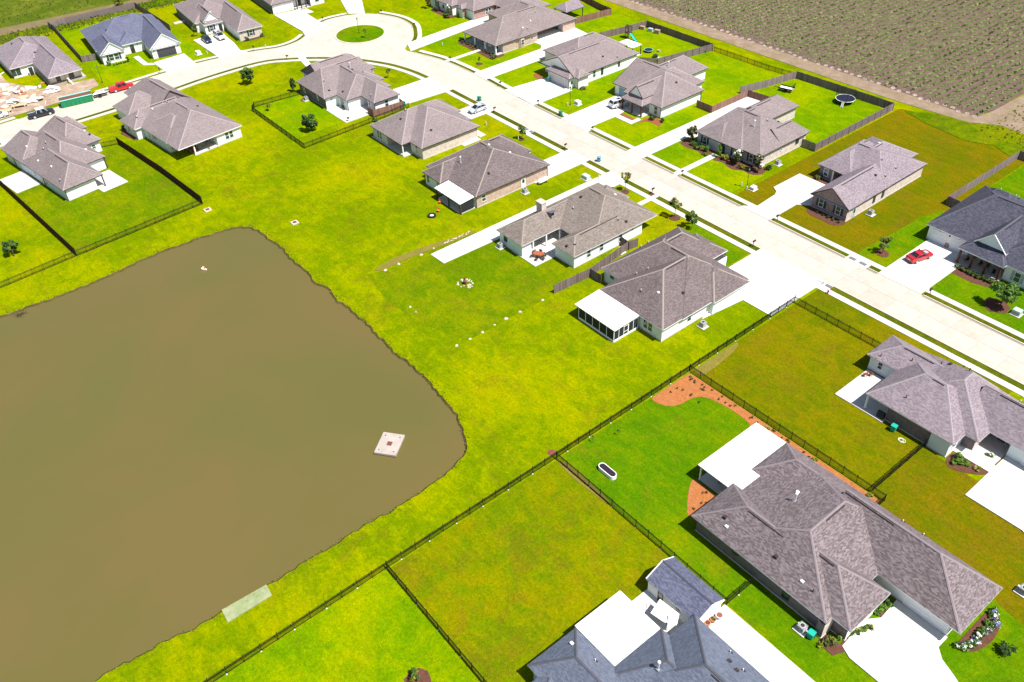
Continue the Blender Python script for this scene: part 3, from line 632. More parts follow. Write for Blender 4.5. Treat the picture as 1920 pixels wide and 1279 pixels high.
    def win(s, side, plane, u, w=.9, h=1.45, sill=.85, frame='trim_white', shut=None, two=False):
        for du in ((-w / 2 - .12, w / 2 + .12) if two else (0,)):
            x, y = s.at(side, plane, u + du); fm, pm, hh = win_meshes(w, h, frame)
            o = link('window', fm, s.root, (x, y, sill), SIDE[side]); link('pane', pm, o); link('pane', pm, o, (0, 0, hh))
        if shut:
            ww = w / 2 if not two else w + .12
            for sgn in (-1, 1):
                m = MB(); m.box(-.22, .22, -.05, 0, 0, h + .1, shut)
                x, y = s.at(side, plane, u + sgn * (ww + .34)); m.build('shutter', s.root, (x, y, sill - .05), SIDE[side])
        return s
    def door(s, side, plane, u, w=1.0, h=2.1, mat='door_dark', name='door', trim='trim_white'):
        m = MB(); x, y = s.at(side, plane, u)
        if name == 'garage_door':
            n = 4; ph = h / n
            for k in range(n):
                m.box(-w / 2, w / 2, -.05, 0, k * ph + .012, (k + 1) * ph - .012, mat)
                c = max(2, int(w / .62))
                for j in range(c): m.box(-w / 2 + w * (j + .12) / c, -w / 2 + w * (j + .88) / c, -.062, -.05, k * ph + .1, (k + 1) * ph - .1, mat, bottom=False)
            m.box(-w / 2, w / 2, -.02, 0.0, 0, h, mat)
        else:
            m.box(-w / 2, w / 2, -.05, 0, .02, h, mat); m.box(-w * .32, w * .32, -.065, -.05, h * .5, h * .9, 'window_glass'); m.box(-w * .32, w * .32, -.065, -.05, h * .1, h * .42, mat)
        t = .09
        for a, b, c_, d in ((-w / 2 - t, -w / 2, 0, h + t), (w / 2, w / 2 + t, 0, h + t), (-w / 2, w / 2, h, h + t)): m.box(a, b, -.07, 0, c_, d, trim)
        m.build(name, s.root, (x, y, .03), SIDE[side]); return s
    def post(s, x, y, h=2.58, r=.11, mat='trim_white', base=None):
        m = MB(); m.box(-r, r, -r, r, 0, h, mat)
        m.box(-r * 1.35, r * 1.35, -r * 1.35, r * 1.35, 0, .22, base or mat); m.box(-r * 1.3, r * 1.3, -r * 1.3, r * 1.3, h - .16, h, mat)
        x, y = s.c(x, y); m.build('porch_post', s.root, (x, y, 0)); return s
    def slab(s, x0, x1, y0, y1, z=.14, mat='patio_concrete', name='patio'):
        x0, y0 = s.c(x0, y0); x1, y1 = s.c(x1, y1); m = MB(); m.box(x0, x1, y0, y1, 0, z + .003 * (s.k % 9), mat, bottom=False); s.k += 1; m.build(name, s.root); return s
    def light(s, side, plane, u, z=2.0):
        m = MB(); m.box(-.09, .09, -.16, 0, 0, .32, 'iron_black'); x, y = s.at(side, plane, u); m.build('wall_lamp', s.root, (x, y, z), SIDE[side]); return s
    def spout(s, x, y, h=2.6, mat=None):
        m = MB(); m.box(-.05, .05, -.05, .05, 0, h, mat or s.fas); x, y = s.c(x, y); m.build('downspout', s.root, (x, y, 0)); return s
    def rz(s, x, y):
        best = 0
        for x0, x1, y0, y1, z, rz, a, b in s.blocks:
            if not (x0 <= x <= x1 and y0 <= y <= y1): continue
            t = [1.0]
            if abs(a[1] - b[1]) < 1e-6:
                t += [(y - y0) / max(.01, a[1] - y0), (y1 - y) / max(.01, y1 - a[1])]
                if a[0] > x0 + .3: t.append((x - x0) / (a[0] - x0))
                if b[0] < x1 - .3: t.append((x1 - x) / (x1 - b[0]))
            else:
                t += [(x - x0) / max(.01, a[0] - x0), (x1 - x) / max(.01, x1 - a[0])]
                if a[1] > y0 + .3: t.append((y - y0) / (a[1] - y0))
                if b[1] < y1 - .3: t.append((y1 - y) / (y1 - b[1]))
            best = max(best, z + (rz - z) * max(0, min(t)))
        return best
    def fin(s, vents=(), n=3, seed=1):
        """vents: (kind, x, y); kinds box, cap, pipe, flue"""
        r = random.Random(seed); parts = list(vents)
        for _ in range(40):
            if n <= 0: break
            x0, x1, y0, y1 = r.choice(s.blocks)[:4]; x = x0 + (x1 - x0) * r.uniform(.3, .95); y = y0 + (y1 - y0) * r.uniform(.1, .7); z = s.rz(x, y)
            if 3.2 < z < 7: parts.append((r.choice(['box', 'cap', 'pipe']), *((x, y) if s.local else (x + s.px, y + s.py)))); n -= 1
        if s.B.f: s.B.build('foundation', s.root)
        for ap, q, g, uv, keep, rk, me_ in s.rakes:
            inside = not keep and any(k != me_ and b_[0] + .3 < ap.x < b_[1] - .3 and b_[2] + .3 < ap.y < b_[3] - .3 for k, b_ in enumerate(s.blocks))
            if inside: s.R.poly(q, s.roofm, uv)
            else:
                s.W.poly(q, g, uv)
                for pts_, mt_ in rk[0]: s.F.poly(pts_, mt_)
        for p, q in s.caps:                      # keep only the stretches that really are a ridge or hip of the whole roof
            d = q - p; L = d.length
            if L < .3: continue
            nseg = max(1, int(L / .45)); hd = Vector((d.x, d.y, 0)); hd = hd.normalized() if hd.length > 1e-4 else Vector((1, 0, 0)); pe = Vector((-hd.y, hd.x, 0)); run = None; runs = []
            for k in range(nseg):
                c_ = p + d * ((k + .5) / nseg); hz = s.rz(c_.x, c_.y); ok = hz < c_.z + .05
                for sg in (-1, 1):
                    o_ = c_ + pe * .45 * sg
                    if s.rz(o_.x, o_.y) > c_.z - .07: ok = False
                if ok: run = [k, k + 1] if run is None else [run[0], k + 1]
                if (not ok or k == nseg - 1) and run: runs.append(run); run = None
            for k0, k1 in runs:
                P0, P1 = p + d * (k0 / nseg), p + d * (k1 / nseg); sd = d.cross(Vector((0, 0, 1))).normalized() * .15; u = Vector((0, 0, .035)); dz = Vector((0, 0, -.05))
                s.C.poly([P0 + u, P1 + u, P1 + sd + dz, P0 + sd + dz], s.cap); s.C.poly([P1 + u, P0 + u, P0 - sd + dz, P1 - sd + dz], s.cap)
        if s.W.f: s.W.build('wall', s.root)
        roof = s.R.build('roof', s.root); s.F.build('fascia', s.root)
        if s.C.f: s.C.build('ridge_cap', roof)
        for A, B, ax, sl in s.vents:
            A, B = Vector(A), Vector(B); d = (B - A); L = d.length; d.normalize(); ln = L * r.uniform(.5, .8); o = r.uniform(0, L - ln)
            mid = A + d * (o + ln / 2)
            if ax: loc = (mid.x, mid.y - .3, mid.z - .3 * min(sl, 1.2)); hx, hy = ln / 2, .055
            else: loc = (mid.x + .3, mid.y, mid.z - .3 * min(sl, 1.2)); hx, hy = .055, ln / 2
            if s.rz(loc[0], loc[1]) > loc[2] + .15: continue
            m = MB(); m.box(-hx, hx, -hy, hy, -.1, .085, 'vent_dark'); m.build('ridge_vent', roof, loc)
        for k, x, y in parts:
            x, y = s.c(x, y); z = s.rz(x, y)
            if z < 2.5: continue
            m = MB()
            if k == 'box': m.box(-.2, .2, -.2, .2, -.2, .2, 'vent_dark'); nm = 'roof_vent'
            elif k == 'cap': m.box(-.2, .2, -.15, .15, -.2, .16, 'pipe_white'); nm = 'roof_vent'
            elif k == 'pipe': m.bar((0, 0, -.3), (0, 0, .38), .06, 'pipe_white', 6); m.box(-.2, .2, -.2, .2, -.3, .03, 'vent_dark'); nm = 'vent_pipe'
            elif k == 'dark': m.bar((0, 0, -.3), (0, 0, .5), .07, 'pipe_dark', 6); nm = 'vent_pipe'
            else: m.bar((0, 0, -.4), (0, 0, 1.15), .085, 'steel_light', 8); m.bar((0, 0, 1.12), (0, 0, 1.32), .16, 'pipe_white', 8); m.box(-.22, .22, -.22, .22, -.4, .05, 'steel_grey'); nm = 'flue_pipe'
            m.build(nm, roof, (x, y, z))
        return s.root

# ---- near right: big brick house with white patio roof
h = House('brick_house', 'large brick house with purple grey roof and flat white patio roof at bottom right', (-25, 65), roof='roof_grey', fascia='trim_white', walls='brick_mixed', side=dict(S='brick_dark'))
h.r(-38.6, -21, 55.84, 73.9, 7.2, (-27.9, 61.2), (-27.9, 67.6), wall=False)
h.r(-39.95, -28.4, 55.84, 63.4, 5.85, (-35.2, 59.62), (-28.4, 59.62), wall=False, vent=True)
h.r(-40.0, -27, 66.9, 73.9, 5.2, (-36.3, 70.4), (-27, 70.4), wall=False)
h.r(-28, -18.7, 56.9, 64.2, 6.0, (-28, 60.55), (-23.6, 60.55), wall=False)
h.r(-29, -11.3, 65.35, 73.9, 6.7, (-29, 69.63), (-17.2, 69.63), wall=False)
h.w(-39.4, -27, 56.3, 63.0).w(-38.2, -21.4, 56.3, 73.5).w(-39.5, -28, 67.3, 73.5).w(-28, -19.1, 57.3, 63.8, 2.6, dict(E='render_white')).w(-29, -12.5, 66.1, 73.5, 2.6, dict(E='brick_pale', S='render_white'))
h.w(-21.8, -20.9, 55.6, 57.4, 2.6, dict(S='brick_dark', E='brick_pale'))
h.door('S', 66.1, -15.2, 4.9, 2.2, 'door_white', 'garage_door').win('S', 56.3, -33.5, .7, .7, 1.5, 'trim_dark').win('S', 56.3, -26.3, .8, 1.5, .8, 'trim_dark').win('E', -19.1, 60.5, 1.0, 1.5, .8, two=True)
m = MB(); m.poly([(-19.9, -9.2, 2.62), (-15.05, -9.2, 2.62), (-15.05, -1.3, 2.78), (-19.9, -1.3, 2.78)], 'metal_white'); m.v = []; m.f = []; m.m = []; m.uv = []
for x0, x1, y0, y1 in ((-44.85, -40.05, 62.5, 73.9), (-40.05, -38.6, 63.5, 67.0)): m.box(x0 + 25, x1 + 25, y0 - 65, y1 - 65, 2.60, 2.76, 'metal_white')
for k in range(12): m.box(-44.85 + 25, -40.05 + 25, 62.5 - 65 + .9 * k + .4, 62.5 - 65 + .9 * k + .43, 2.76, 2.775, 'metal_white', bottom=False)
m.build('patio_roof', h.root)
h.slab(-44.6, -38.5, 62.7, 73.7)
for y in (62.8, 66.4, 70.0, 73.5): h.post(-44.5, y, 2.6, .09)
h.fin([('box', -36.5, 57.6), ('cap', -35.7, 57.0), ('flue', -32.3, 64.8), ('cap', -33.0, 66.3), ('dark', -23.9, 57.2), ('cap', -25.4, 57.3), ('box', -29.2, 57.6), ('pipe', -23, 72.9), ('pipe', -20.5, 73.2)], 0)

# ---- right: grey roofed house cut by the frame
h = House('brick_house', 'grey roofed dark brick and white house cut by the right edge', (-30, 96), roof='roof_lilac', fascia='soffit', walls='siding_white_shaded', side=dict(S='brick_dark', E='siding_white'))
h.r(-38.7, -25.95, 89.45, 101, 6.1, (-34.2, 95.2), (-31.2, 95.2), wall=False)
h.r(-43.32, -34, 96.65, 103.1, 4.7, (-40.1, 99.85), (-34, 99.85), mats=dict(S='siding_white_shaded', W='siding_white_shaded'))
h.r(-38, -24.15, 92.3, 103.2, 6.4, (-30.1, 97.4), (-30.1, 99.6), wall=False)
h.r(-28, -10, 95.05, 103.2, 6.0, (-28, 99.1), (-14, 99.1), wall=False)
h.w(-35.3, -29, 89.75, 102.7).w(-29, -26.35, 89.5, 102.7, 2.6, dict(S='siding_white_shaded', E='siding_white')).w(-35, -24.7, 93.1, 102.7, 2.6, dict(E='brick_pale')).w(-21.5, -10.5, 95.5, 102.8, 2.6, dict(S='siding_white_shaded', W='brick_dark')).w(-25, -21.5, 97.6, 102.7)
h.door('S', 95.5, -17, 4.9, 2.2, 'door_white', 'garage_door').door('S', 97.6, -23.2, 1.1, 2.1).slab(-42.7, -35.2, 88.95, 96.75).slab(-25.6, -21.6, 92.4, 97.5, .13)
h.post(-38.4, 89.75, 2.6, .13, 'trim_white').win('S', 97.07, -41.2, .6, 1.1, 1.1).win('E', -26.35, 91.0, .8, 1.5).light('E', -26.35, 91.8)
h.fin([('dark', -41.6, 97.2), ('dark', -37.8, 98.6), ('dark', -34.6, 100.4), ('box', -33.6, 100.8), ('dark', -31.8, 100.6), ('dark', -30.7, 99.8), ('dark', -34.2, 91.4), ('pipe', -24, 101.6)], 0)

# ---- bottom: blue grey roof with white metal patio roof
h = House('house', 'house with pale blue grey roof around a ribbed white metal patio roof', (-27, 37), roof='roof_blue', fascia='trim_white', walls='siding_white_shaded')
h.r(-37.75, -20, 28.5, 35.2, 5.6, (-34.0, 31.85), (-20, 31.85))
h.r(-31.8, -22, 33.5, 42.1, 6.3, (-27.6, 38.2), (-22, 38.2))
h.r(-30.65, -12, 33.8, 46.0, 8.0, (-24.4, 39.9), (-18, 39.9))
h.r(-36, -14, 14, 30.5, 6.5, (-30, 22.5), (-20, 22.5), wall=True)
m = MB(); m.box(-10.75, -4.85, -1.75, 5.0, 2.72, 2.84, 'metal_white')
for k in range(22): m.box(-10.75, -4.85, -1.6 + .3 * k, -1.57 + .3 * k, 2.84, 2.87, 'metal_white', bottom=False)
m.box(-10.95, -10.75, -1.75, 5.0, 2.62, 2.86, 'steel_light'); m.build('patio_roof', h.root)
h.slab(-37.6, -31.9, 35.3, 42, .12)
for y in (35.6, 38.7, 41.8): h.post(-37.5, y, 2.7, .08)
h.win('W', -37.33, 30.5, .8, 1.4).win('W', -37.33, 33.2, .8, 1.4)
h.fin([('cap', -36, 33.1), ('pipe', -33.0, 33.6), ('pipe', -32.8, 29.4), ('flue', -27.8, 37.2), ('box', -24.0, 43.4), ('pipe', -22.6, 43.9), ('box', -22.8, 43.0), ('pipe', -25, 45)], 0)
# shed
h = House('garden_shed', 'white garden shed with blue grey gable roof behind the bottom house', (-33.6, 47.9), roof='roof_shed', fascia='soffit', walls='siding_white', side=dict(S='render_white'), cat='shed', oh=.2)
h.r(-37.4, -29.9, 45.55, 50.12, 3.45, (-37.4, 48.1), (-29.9, 48.1), z=2.35, vent=False)
h.door('S', 45.75, -35.2, .85, 1.95, 'wood_dark').win('S', 45.75, -32.6, .7, 1.0, .95)
h.fin((), 0)

# ---- centre: white house with screened porch
h = House('house', 'white house with brown hip roof and a screened porch under a ribbed white roof', (-73, 90), roof='roof_grey', fascia='trim_white', walls='siding_white', side=dict(S='siding_white_shaded'), cap='roof_brown_cap')
h.roofm = 'roof_brown'
h.r(-84.4, -66.2, 83, 98.6, 7.25, (-78.6, 91.2), (-73.2, 91.2), wall=False)
h.r(-80.25, -66.37, 78.7, 91.2, 7.1, (-73.3, 85.7), (-73.3, 91.2), wall=False)
h.r(-78, -65.7, 89.5, 98.15, 5.45, (-78, 93.8), (-70.0, 93.8), wall=False)
h.r(-84.4, -74.0, 90.5, 101.7, 6.3, (-79.3, 90.5), (-79.3, 96.6), wall=False)
h.r(-81.0, -73.9, 94, 102.4, 4.8, (-77.45, 94), (-77.45, 99.0), wall=False)
h.w(-84.0, -73, 83.4, 101.2).w(-79.8, -66.8, 79.1, 97.8).w(-77, -66.1, 89.9, 97.75).slab(-81, -74, 98, 102.2, .14)
h.post(-74.2, 102.1, 2.6, .13, 'wood_post').post(-77.5, 102.1, 2.6, .13, 'wood_post').post(-80.8, 102.1, 2.6, .13, 'wood_post')
h.win('S', 79.1, -69.7, .78, 1.5, .75, two=True).win('E', -66.8, 85.2, .8, 1.4).win('S', 83.4, -82.1, .6, .6, 1.7, 'trim_dark').spout(-66.75, 79.05, 2.6, 'trim_white')
m = MB(); m.poly([(-7.28, -16.5, 2.42), (1.7, -16.5, 2.42), (1.7, -11.1, 2.74), (-7.28, -11.1, 2.74)], 'metal_white')
m.poly([(-7.28, -16.5, 2.28), (1.7, -16.5, 2.28), (1.7, -16.5, 2.42), (-7.28, -16.5, 2.42)], 'metal_white'); m.poly([(1.7, -16.5, 2.28), (1.7, -11.1, 2.6), (1.7, -11.1, 2.74), (1.7, -16.5, 2.42)], 'metal_white'); m.poly([(-7.28, -11.1, 2.6), (1.7, -11.1, 2.6), (1.7, -16.5, 2.28), (-7.28, -16.5, 2.28)], 'metal_white')
pr_ = m.build('porch_roof', h.root)
for k in range(29):
    m = MB(); x = -7.2 + .305 * k; m.poly([(x, -16.49, 2.425), (x + .07, -16.49, 2.425), (x + .07, -11.1, 2.745 + .04), (x, -11.1, 2.745 + .04)], 'metal_white'); m.poly([(x + .07, -16.49, 2.465), (x + .09, -16.49, 2.42), (x + .09, -11.1, 2.74), (x + .07, -11.1, 2.785)], 'metal_white')
    m.poly([(x, -16.49, 2.465), (x + .07, -16.49, 2.465), (x + .07, -11.1, 2.785), (x, -11.1, 2.785)], 'metal_white'); m.build('roof_rib', pr_)
h.slab(-79.5, -71.4, 73.5, 78.9, .12)
def screen(h, x0, y0, x1, y1, n, hh=2.3, z0=.38):
    (x0, y0), (x1, y1) = h.c(x0, y0), h.c(x1, y1); L = math.hypot(x1 - x0, y1 - y0); a = math.atan2(y1 - y0, x1 - x0)
    m = MB()
    for k in range(n + 1): m.box(L * k / n - .045, L * k / n + .045, -.05, .05, .1, hh, 'trim_white')
    m.box(0, L, -.04, .04, .1, z0, 'trim_white'); m.box(0, L, -.04, .04, hh - .08, hh, 'trim_white'); f = m.build('screen_frame', h.root, (x0, y0, 0), a)
    for k in range(n):
        m = MB(); m.box(L * k / n + .045, L * (k + 1) / n - .045, -.01, .01, z0, hh - .08, 'screen_mesh'); m.build('screen_panel', f)
screen(h, -79.4, 73.6, -71.5, 73.6, 5); screen(h, -71.5, 73.6, -71.5, 78.75, 5); screen(h, -79.4, 78.9, -79.4, 73.6, 4)
m = MB()
for a, b, c_, d in ((-.5, -.4, .1, 2.1), (.4, .5, .1, 2.1), (-.4, .4, 2.0, 2.1), (-.4, .4, .1, .35), (-.4, .4, .95, 1.05)): m.box(a, b, -.07, -.05, c_, d, 'trim_white')
m.build('screen_door', h.root, (1.52, -13.9, 0), SIDE['E'])
h.fin([('pipe', -73.9, 81.6), ('cap', -71.2, 82.6), ('box', -69.2, 86.0), ('pipe', -77.6, 84.4), ('pipe', -77, 86.3), ('pipe', -84.0, 92), ('pipe', -84.2, 94)], 0)

# ---- U shaped house
h = House('house', 'tan roofed white house bent round a covered patio, beside the long concrete strip', (-97, 90), roof='roof_tan', fascia='soffit', walls='siding_white', side=dict(S='siding_white_shaded'))
h.r(-105.3, -98.2, 77.35, 97, 4.95, (-101.75, 80.9), (-101.75, 97), wall=False)
h.r(-95.45, -89.7, 81.8, 97, 4.5, (-92.6, 84.6), (-92.6, 97), wall=False)
h.r(-105.2, -89.65, 86.15, 102, 6.7, (-100.3, 95.0), (-96.2, 95.0), wall=False)
h.r(-104.5, -91.8, 90, 99.3, 4.6, (-101, 95.8), (-95.2, 95.8), wall=False); h.r(-104.5, -93.9, 92, 101.6, 4.6, (-101, 97.5), (-97.2, 97.5), wall=False); h.r(-103.6, -97.5, 95, 102.6, 4.4, (-100.5, 95), (-100.5, 99.8), wall=False)
h.w(-104.9, -98.6, 77.75, 79.9, 2.62).w(-104.9, -101.2, 79.9, 100).w(-95.0, -90.1, 82.2, 96.9).w(-102, -90.1, 90, 98.6).w(-104.9, -94.4, 92, 101)
h.slab(-101.2, -94.9, 77.6, 90, .13).post(-98.4, 80.1).post(-98.4, 83.1).post(-98.4, 86.3)
h.win('S', 77.75, -103.2, .8, 1.0, 1.2, 'trim_dark').win('E', -90.1, 85.6, .8, 1.4).win('E', -90.1, 88.6, .8, 1.4).win('E', -90.1, 93.2, .8, 1.4).door('E', -101.2, 83.2, 1.8, 2.1, 'window_glass').light('E', -90.1, 96)
m = MB(); m.box(-.75, .75, -.55, .55, 2.6, 6.1, 'brick_pale'); m.box(-.85, .85, -.65, .65, 6.1, 6.25, 'stone_white'); m.build('chimney', h.root, (-5.8, -4.2, 0))
m = MB(); m.poly([(0, -.9, 4.55), (2.3, -.9, 5.1), (2.3, .3, 5.0), (0, .9, 4.2)], 'roof_slate'); m.poly([(0, -.9, 4.0), (2.3, -.9, 4.0), (2.3, -.9, 5.1), (0, -.9, 4.55)], 'roof_tan'); m.build('chimney_saddle', h.root, (-5.2, -3.4, 0))
h.fin([('box', -92.4, 82.6), ('pipe', -91.4, 83.5), ('box', -90.9, 95.2), ('pipe', -91.8, 94.0), ('pipe', -99.2, 90.2), ('cap', -98, 99.4), ('box', -99.8, 92.6)], 0)

# ---- brick side wall, flat white porch roof
h = House('brick_house', 'brown roofed house with pink brick side wall and flat white porch roof facing the pond', (-123, 90), roof='roof_brown', fascia='trim_dark', walls='brick_pink', side=dict(S='siding_white_shaded', W='siding_white_shaded'))
h.r(-133.2, -116.75, 81.4, 100, 7.15, (-127, 90.8), (-123, 90.8), mats=dict(S='siding_white_shaded'))
h.r(-131.75, -125.5, 79.45, 92, 4.9, (-128.6, 82.6), (-128.6, 92)); h.r(-133.6, -123.8, 90, 101, 5.8, (-128.6, 90), (-128.6, 96.6))
h.slab(-125.2, -117.4, 78.2, 81.6); m = MB(); m.poly([(-2.4, -12, 2.42), (5.85, -12, 2.42), (5.85, -8.65, 2.72), (-2.4, -8.65, 2.72)], 'metal_white')
m.poly([(-2.4, -12, 2.28), (5.85, -12, 2.28), (5.85, -12, 2.42), (-2.4, -12, 2.42)], 'metal_white'); m.poly([(5.85, -12, 2.28), (5.85, -8.65, 2.58), (5.85, -8.65, 2.72), (5.85, -12, 2.42)], 'metal_white'); m.poly([(-2.4, -8.65, 2.58), (5.85, -8.65, 2.58), (5.85, -12, 2.28), (-2.4, -12, 2.28)], 'metal_white'); m.build('porch_roof', h.root)
h.post(-125.1, 78.25, 2.3, .14, 'wood_dark').post(-117.4, 78.25, 2.3, .12, 'wood_dark').post(-121.2, 78.25, 2.3, .1, 'wood_dark')
m = MB(); m.box(0, 2.9, -.03, .03, .3, 2.35, 'screen_mesh'); m.build('screen_panel', h.root, (5.6, -11.6, 0), math.pi / 2)
h.win('S', 79.87, -130.3, .8, 1.45).win('S', 79.87, -127, .5, .8, 1.3).win('E', -117.17, 83.6, .85, 1.4).spout(-117.15, 81.8).spout(-117.15, 99.5).door('E', -117.17, 93.3, .9, 2.0, 'door_white')
h.post(-124, 100.6, 2.6, .12)
h.fin([('flue', -126.6, 85.4), ('cap', -121.4, 93.6), ('box', -119.4, 86.7)], 1, 4)

# ---- plain rose roof, corner porch
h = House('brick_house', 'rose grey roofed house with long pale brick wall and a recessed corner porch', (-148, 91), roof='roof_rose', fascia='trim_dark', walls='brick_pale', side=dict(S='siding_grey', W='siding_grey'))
h.r(-156.6, -139.7, 84.8, 100, 7.0, (-149.6, 92.3), (-147.6, 92.3), wall=False); h.r(-156.6, -143.95, 82.7, 95, 6.6, (-150.3, 89), (-150.3, 95), wall=False)
h.r(-156.8, -148.6, 92, 101.5, 5.2, (-152.7, 92), (-152.7, 97.6), wall=False); h.r(-156, -143.6, 90, 100.6, 5.0, (-152, 95.5), (-147.2, 95.5), wall=False)
h.w(-156.2, -150.4, 83.1, 100).w(-156.2, -144.4, 86.4, 99.5).w(-144.4, -140.1, 85.2, 99.5).w(-156.2, -149, 92, 101)
h.slab(-156.4, -143.7, 82.8, 86.5).post(-144.2, 83.0, 2.6, .1).win('S', 83.1, -153.4, .75, 1.5, .7, two=True).win('S', 85.2, -142.2, .75, 1.5).win('S', 86.4, -147, .8, 1.9, .2).door('E', -144.4, 86.0, .8, 2.0, 'door_charcoal').slab(-140.1, -139.0, 95, 99.5, .1).slab(-143.5, -140, 100, 101.6, .1)
h.fin([('box', -142.6, 89.4)], 2, 8)

# ---- corner house with iron fenced garden
h = House('brick_house', 'corner house with dark brick side and stepped rear walls inside an iron fence', (-178, 90), roof='roof_rose', fascia='trim_dark', walls='siding_white', side=dict(S='siding_grey', E='siding_white'))
h.r(-188.9, -175.2, 82.1, 97, 6.3, (-183.6, 86.6), (-183.6, 97), mats=dict(S='brick_dark', W='brick_dark')); h.r(-188.5, -170.9, 85.3, 97.5, 6.0, (-184, 91.4), (-175.5, 91.4), mats=dict(S='siding_white_shaded'))
h.r(-188, -165.35, 89.3, 96.5, 5.2, (-188, 92.9), (-169.2, 92.9), wall=False); h.r(-194, -182.5, 86, 100.5, 6.2, (-187.8, 86), (-187.8, 95.5), mats=dict(W='brick_dark')); h.r(-182.5, -175.5, 92, 98.5, 4.6, (-182.5, 95.2), (-178.5, 95.2))
h.w(-188, -165.8, 92.2, 96.1).w(-168.2, -165.8, 89.7, 96.1).slab(-175.3, -166.3, 82.1, 92, .12).post(-168.4, 89.6)
h.win('S', 82.5, -186, .8, 1.5).win('S', 82.5, -179.5, .5, 1.2, 1.0).win('S', 92.2, -172.4, 1.2, 1.9, .2).win('E', -165.8, 92.8, .8, 1.4).door('S', 85.7, -173.6, 1.6, 2.1, 'window_glass').spout(-170.9, 85.6).spout(-165.7, 89.6).win('E', -175.62, 84, .4, .4, 1.8)
h.fin([('flue', -181.2, 93), ('box', -179.6, 92.6), ('box', -177, 84.5), ('box', -174.3, 86.6), ('pipe', -180, 85), ('pipe', -168, 90.3)], 0)

# ---- rear row left, slightly turned
h = House('house', 'white house with mauve hip roof and a covered rear porch of dark red furniture', (-190, 50), 6, True, roof='roof_rose', fascia='trim_white', walls='siding_white', side=dict(S='siding_white_shaded', W='siding_white_shaded'))
h.r(-8.6, 15.1, -4.9, 10.5, 6.6, (.2, 3.4), (7.6, 3.4), wall=False); h.r(-8.6, -1.4, -6.6, 6, 5.1, (-5, -3), (-5, 6)); h.r(-1.6, 10.0, -4.95, 6, 5.6, (3.5, .5), (5, .5), wall=False)
h.r(-17, -9, -4.3, 5.5, 5.8, (-12.8, .5), (-12.8, 1.2)); h.r(-22.2, -6, 1, 10.3, 6.4, (-17.5, 5.5), (-6, 5.5))
h.w(-8, 9.6, -4.5, 10.1).w(-1.2, 9.6, -4.5, 3).w(9.6, 14.7, 4.2, 10.1).w(4, 10.8, -1.1, 10.1)
h.slab(9.6, 14.8, -1.3, 4.4).post(14.6, -1.2, 2.6, .13).post(14.6, 2.0, 2.6, .09, 'wood_dark')
h.win('E', 9.6, -2.9, .9, 1.5, .8, two=True).win('E', 14.7, 7.2, .8, 1.5, .8, two=True).win('S', -6.17, -5.6, .7, 1.5).win('S', -4.5, .4, .5, 1.5).win('S', -4.5, 3.2, .7, 1.0, 1.2, two=True).win('E', 10.8, .6, .9, .5, 1.8).win('E', 10.8, 2.6, .9, .5, 1.8).light('S', -6.17, -2.5)
h.fin([('box', 2.6, 7.2), ('pipe', -4.5, 3.4), ('pipe', -4.2, 2.4), ('cap', -3.5, -.5)], 1, 3)

h = House('house', 'sprawling white house with pale mauve roof of many hips beside the brown fence, left edge', (-190, 28), 9, True, roof='roof_rose', fascia='trim_dark', walls='siding_white', side=dict(S='siding_white_shaded', W='siding_white_shaded'))
h.r(-4, 15.2, -7.7, .8, 6.3, (3, -3.6), (12.0, -3.6), wall=False); h.r(-13.2, -3, -7.8, 2, 6.2, (-10.6, -3.1), (-6, -3.1)); h.r(-12, 8.3, -5, 4.9, 6.7, (-5, -.6), (2.5, -.6)); h.r(-14, .05, 0, 8.3, 6.5, (-11, 4.6), (-5.6, 4.6)); h.r(-13.9, -8, 3, 9.2, 5.4, (-11, 3), (-11, 7))
h.w(-3.6, 14.8, -7.3, -1, 2.6).w(-3.6, 9.5, -7.3, .4).w(-12, 7.9, -4.6, 4.5).slab(9, 17, -1, 4.4, .1).slab(-5.5, 3.2, -12.6, -7.6, .1)
h.post(14.9, .5, 2.6, .1, 'trim_dark').post(8, 4.6, 2.6, .1, 'trim_dark').win('E', -.35, 6.4, .7, .8, 1.2).spout(14.85, -7.25).win('S', -7.3, 1.0, .6, 1.2, 1).win('S', -7.3, 6.2, .7, 1.5).door('S', -7.4, -8.5, 1, 2.1, 'door_charcoal').spout(5, -7.35)
h.fin([('cap', 2, -6), ('cap', 7.4, -5.6), ('pipe', 12.6, -6.6), ('pipe', -2, -2), ('pipe', -1.6, -3), ('box', -1.6, 6.9), ('cap', -2.8, 6.6), ('cap', 5.6, 2.6), ('cap', -5, -5)], 0)

# ---- house being built
h = House('unfinished_house', 'unfinished house with lilac roof, bare wrap walls and scaffolding amid building rubble', (-248, 39), roof='roof_lilac', fascia='soffit', walls='siding_cream', side=dict(S='siding_grey', E='render_white'))
h.r(-265, -247.5, 31.9, 46, 6.2, (-259, 38.8), (-254, 38.8), mats=dict(E='render_white')); h.r(-264, -234.3, 37.6, 46, 5.6, (-259, 41.8), (-238.3, 41.8), wall=False)
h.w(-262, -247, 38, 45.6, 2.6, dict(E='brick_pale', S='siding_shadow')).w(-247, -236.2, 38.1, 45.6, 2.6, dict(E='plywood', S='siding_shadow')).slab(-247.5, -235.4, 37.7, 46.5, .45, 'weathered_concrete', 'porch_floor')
h.win('E', -247.92, 33.2, .9, 1.6, .7, 'trim_dark', two=True).win('E', -236.2, 40.1, .9, 1.5, .8, 'trim_dark').win('E', -236.2, 43.4, .9, 1.5, .8, 'trim_dark').door('E', -247, 36.5, 1.0, 2.1, 'door_dark')
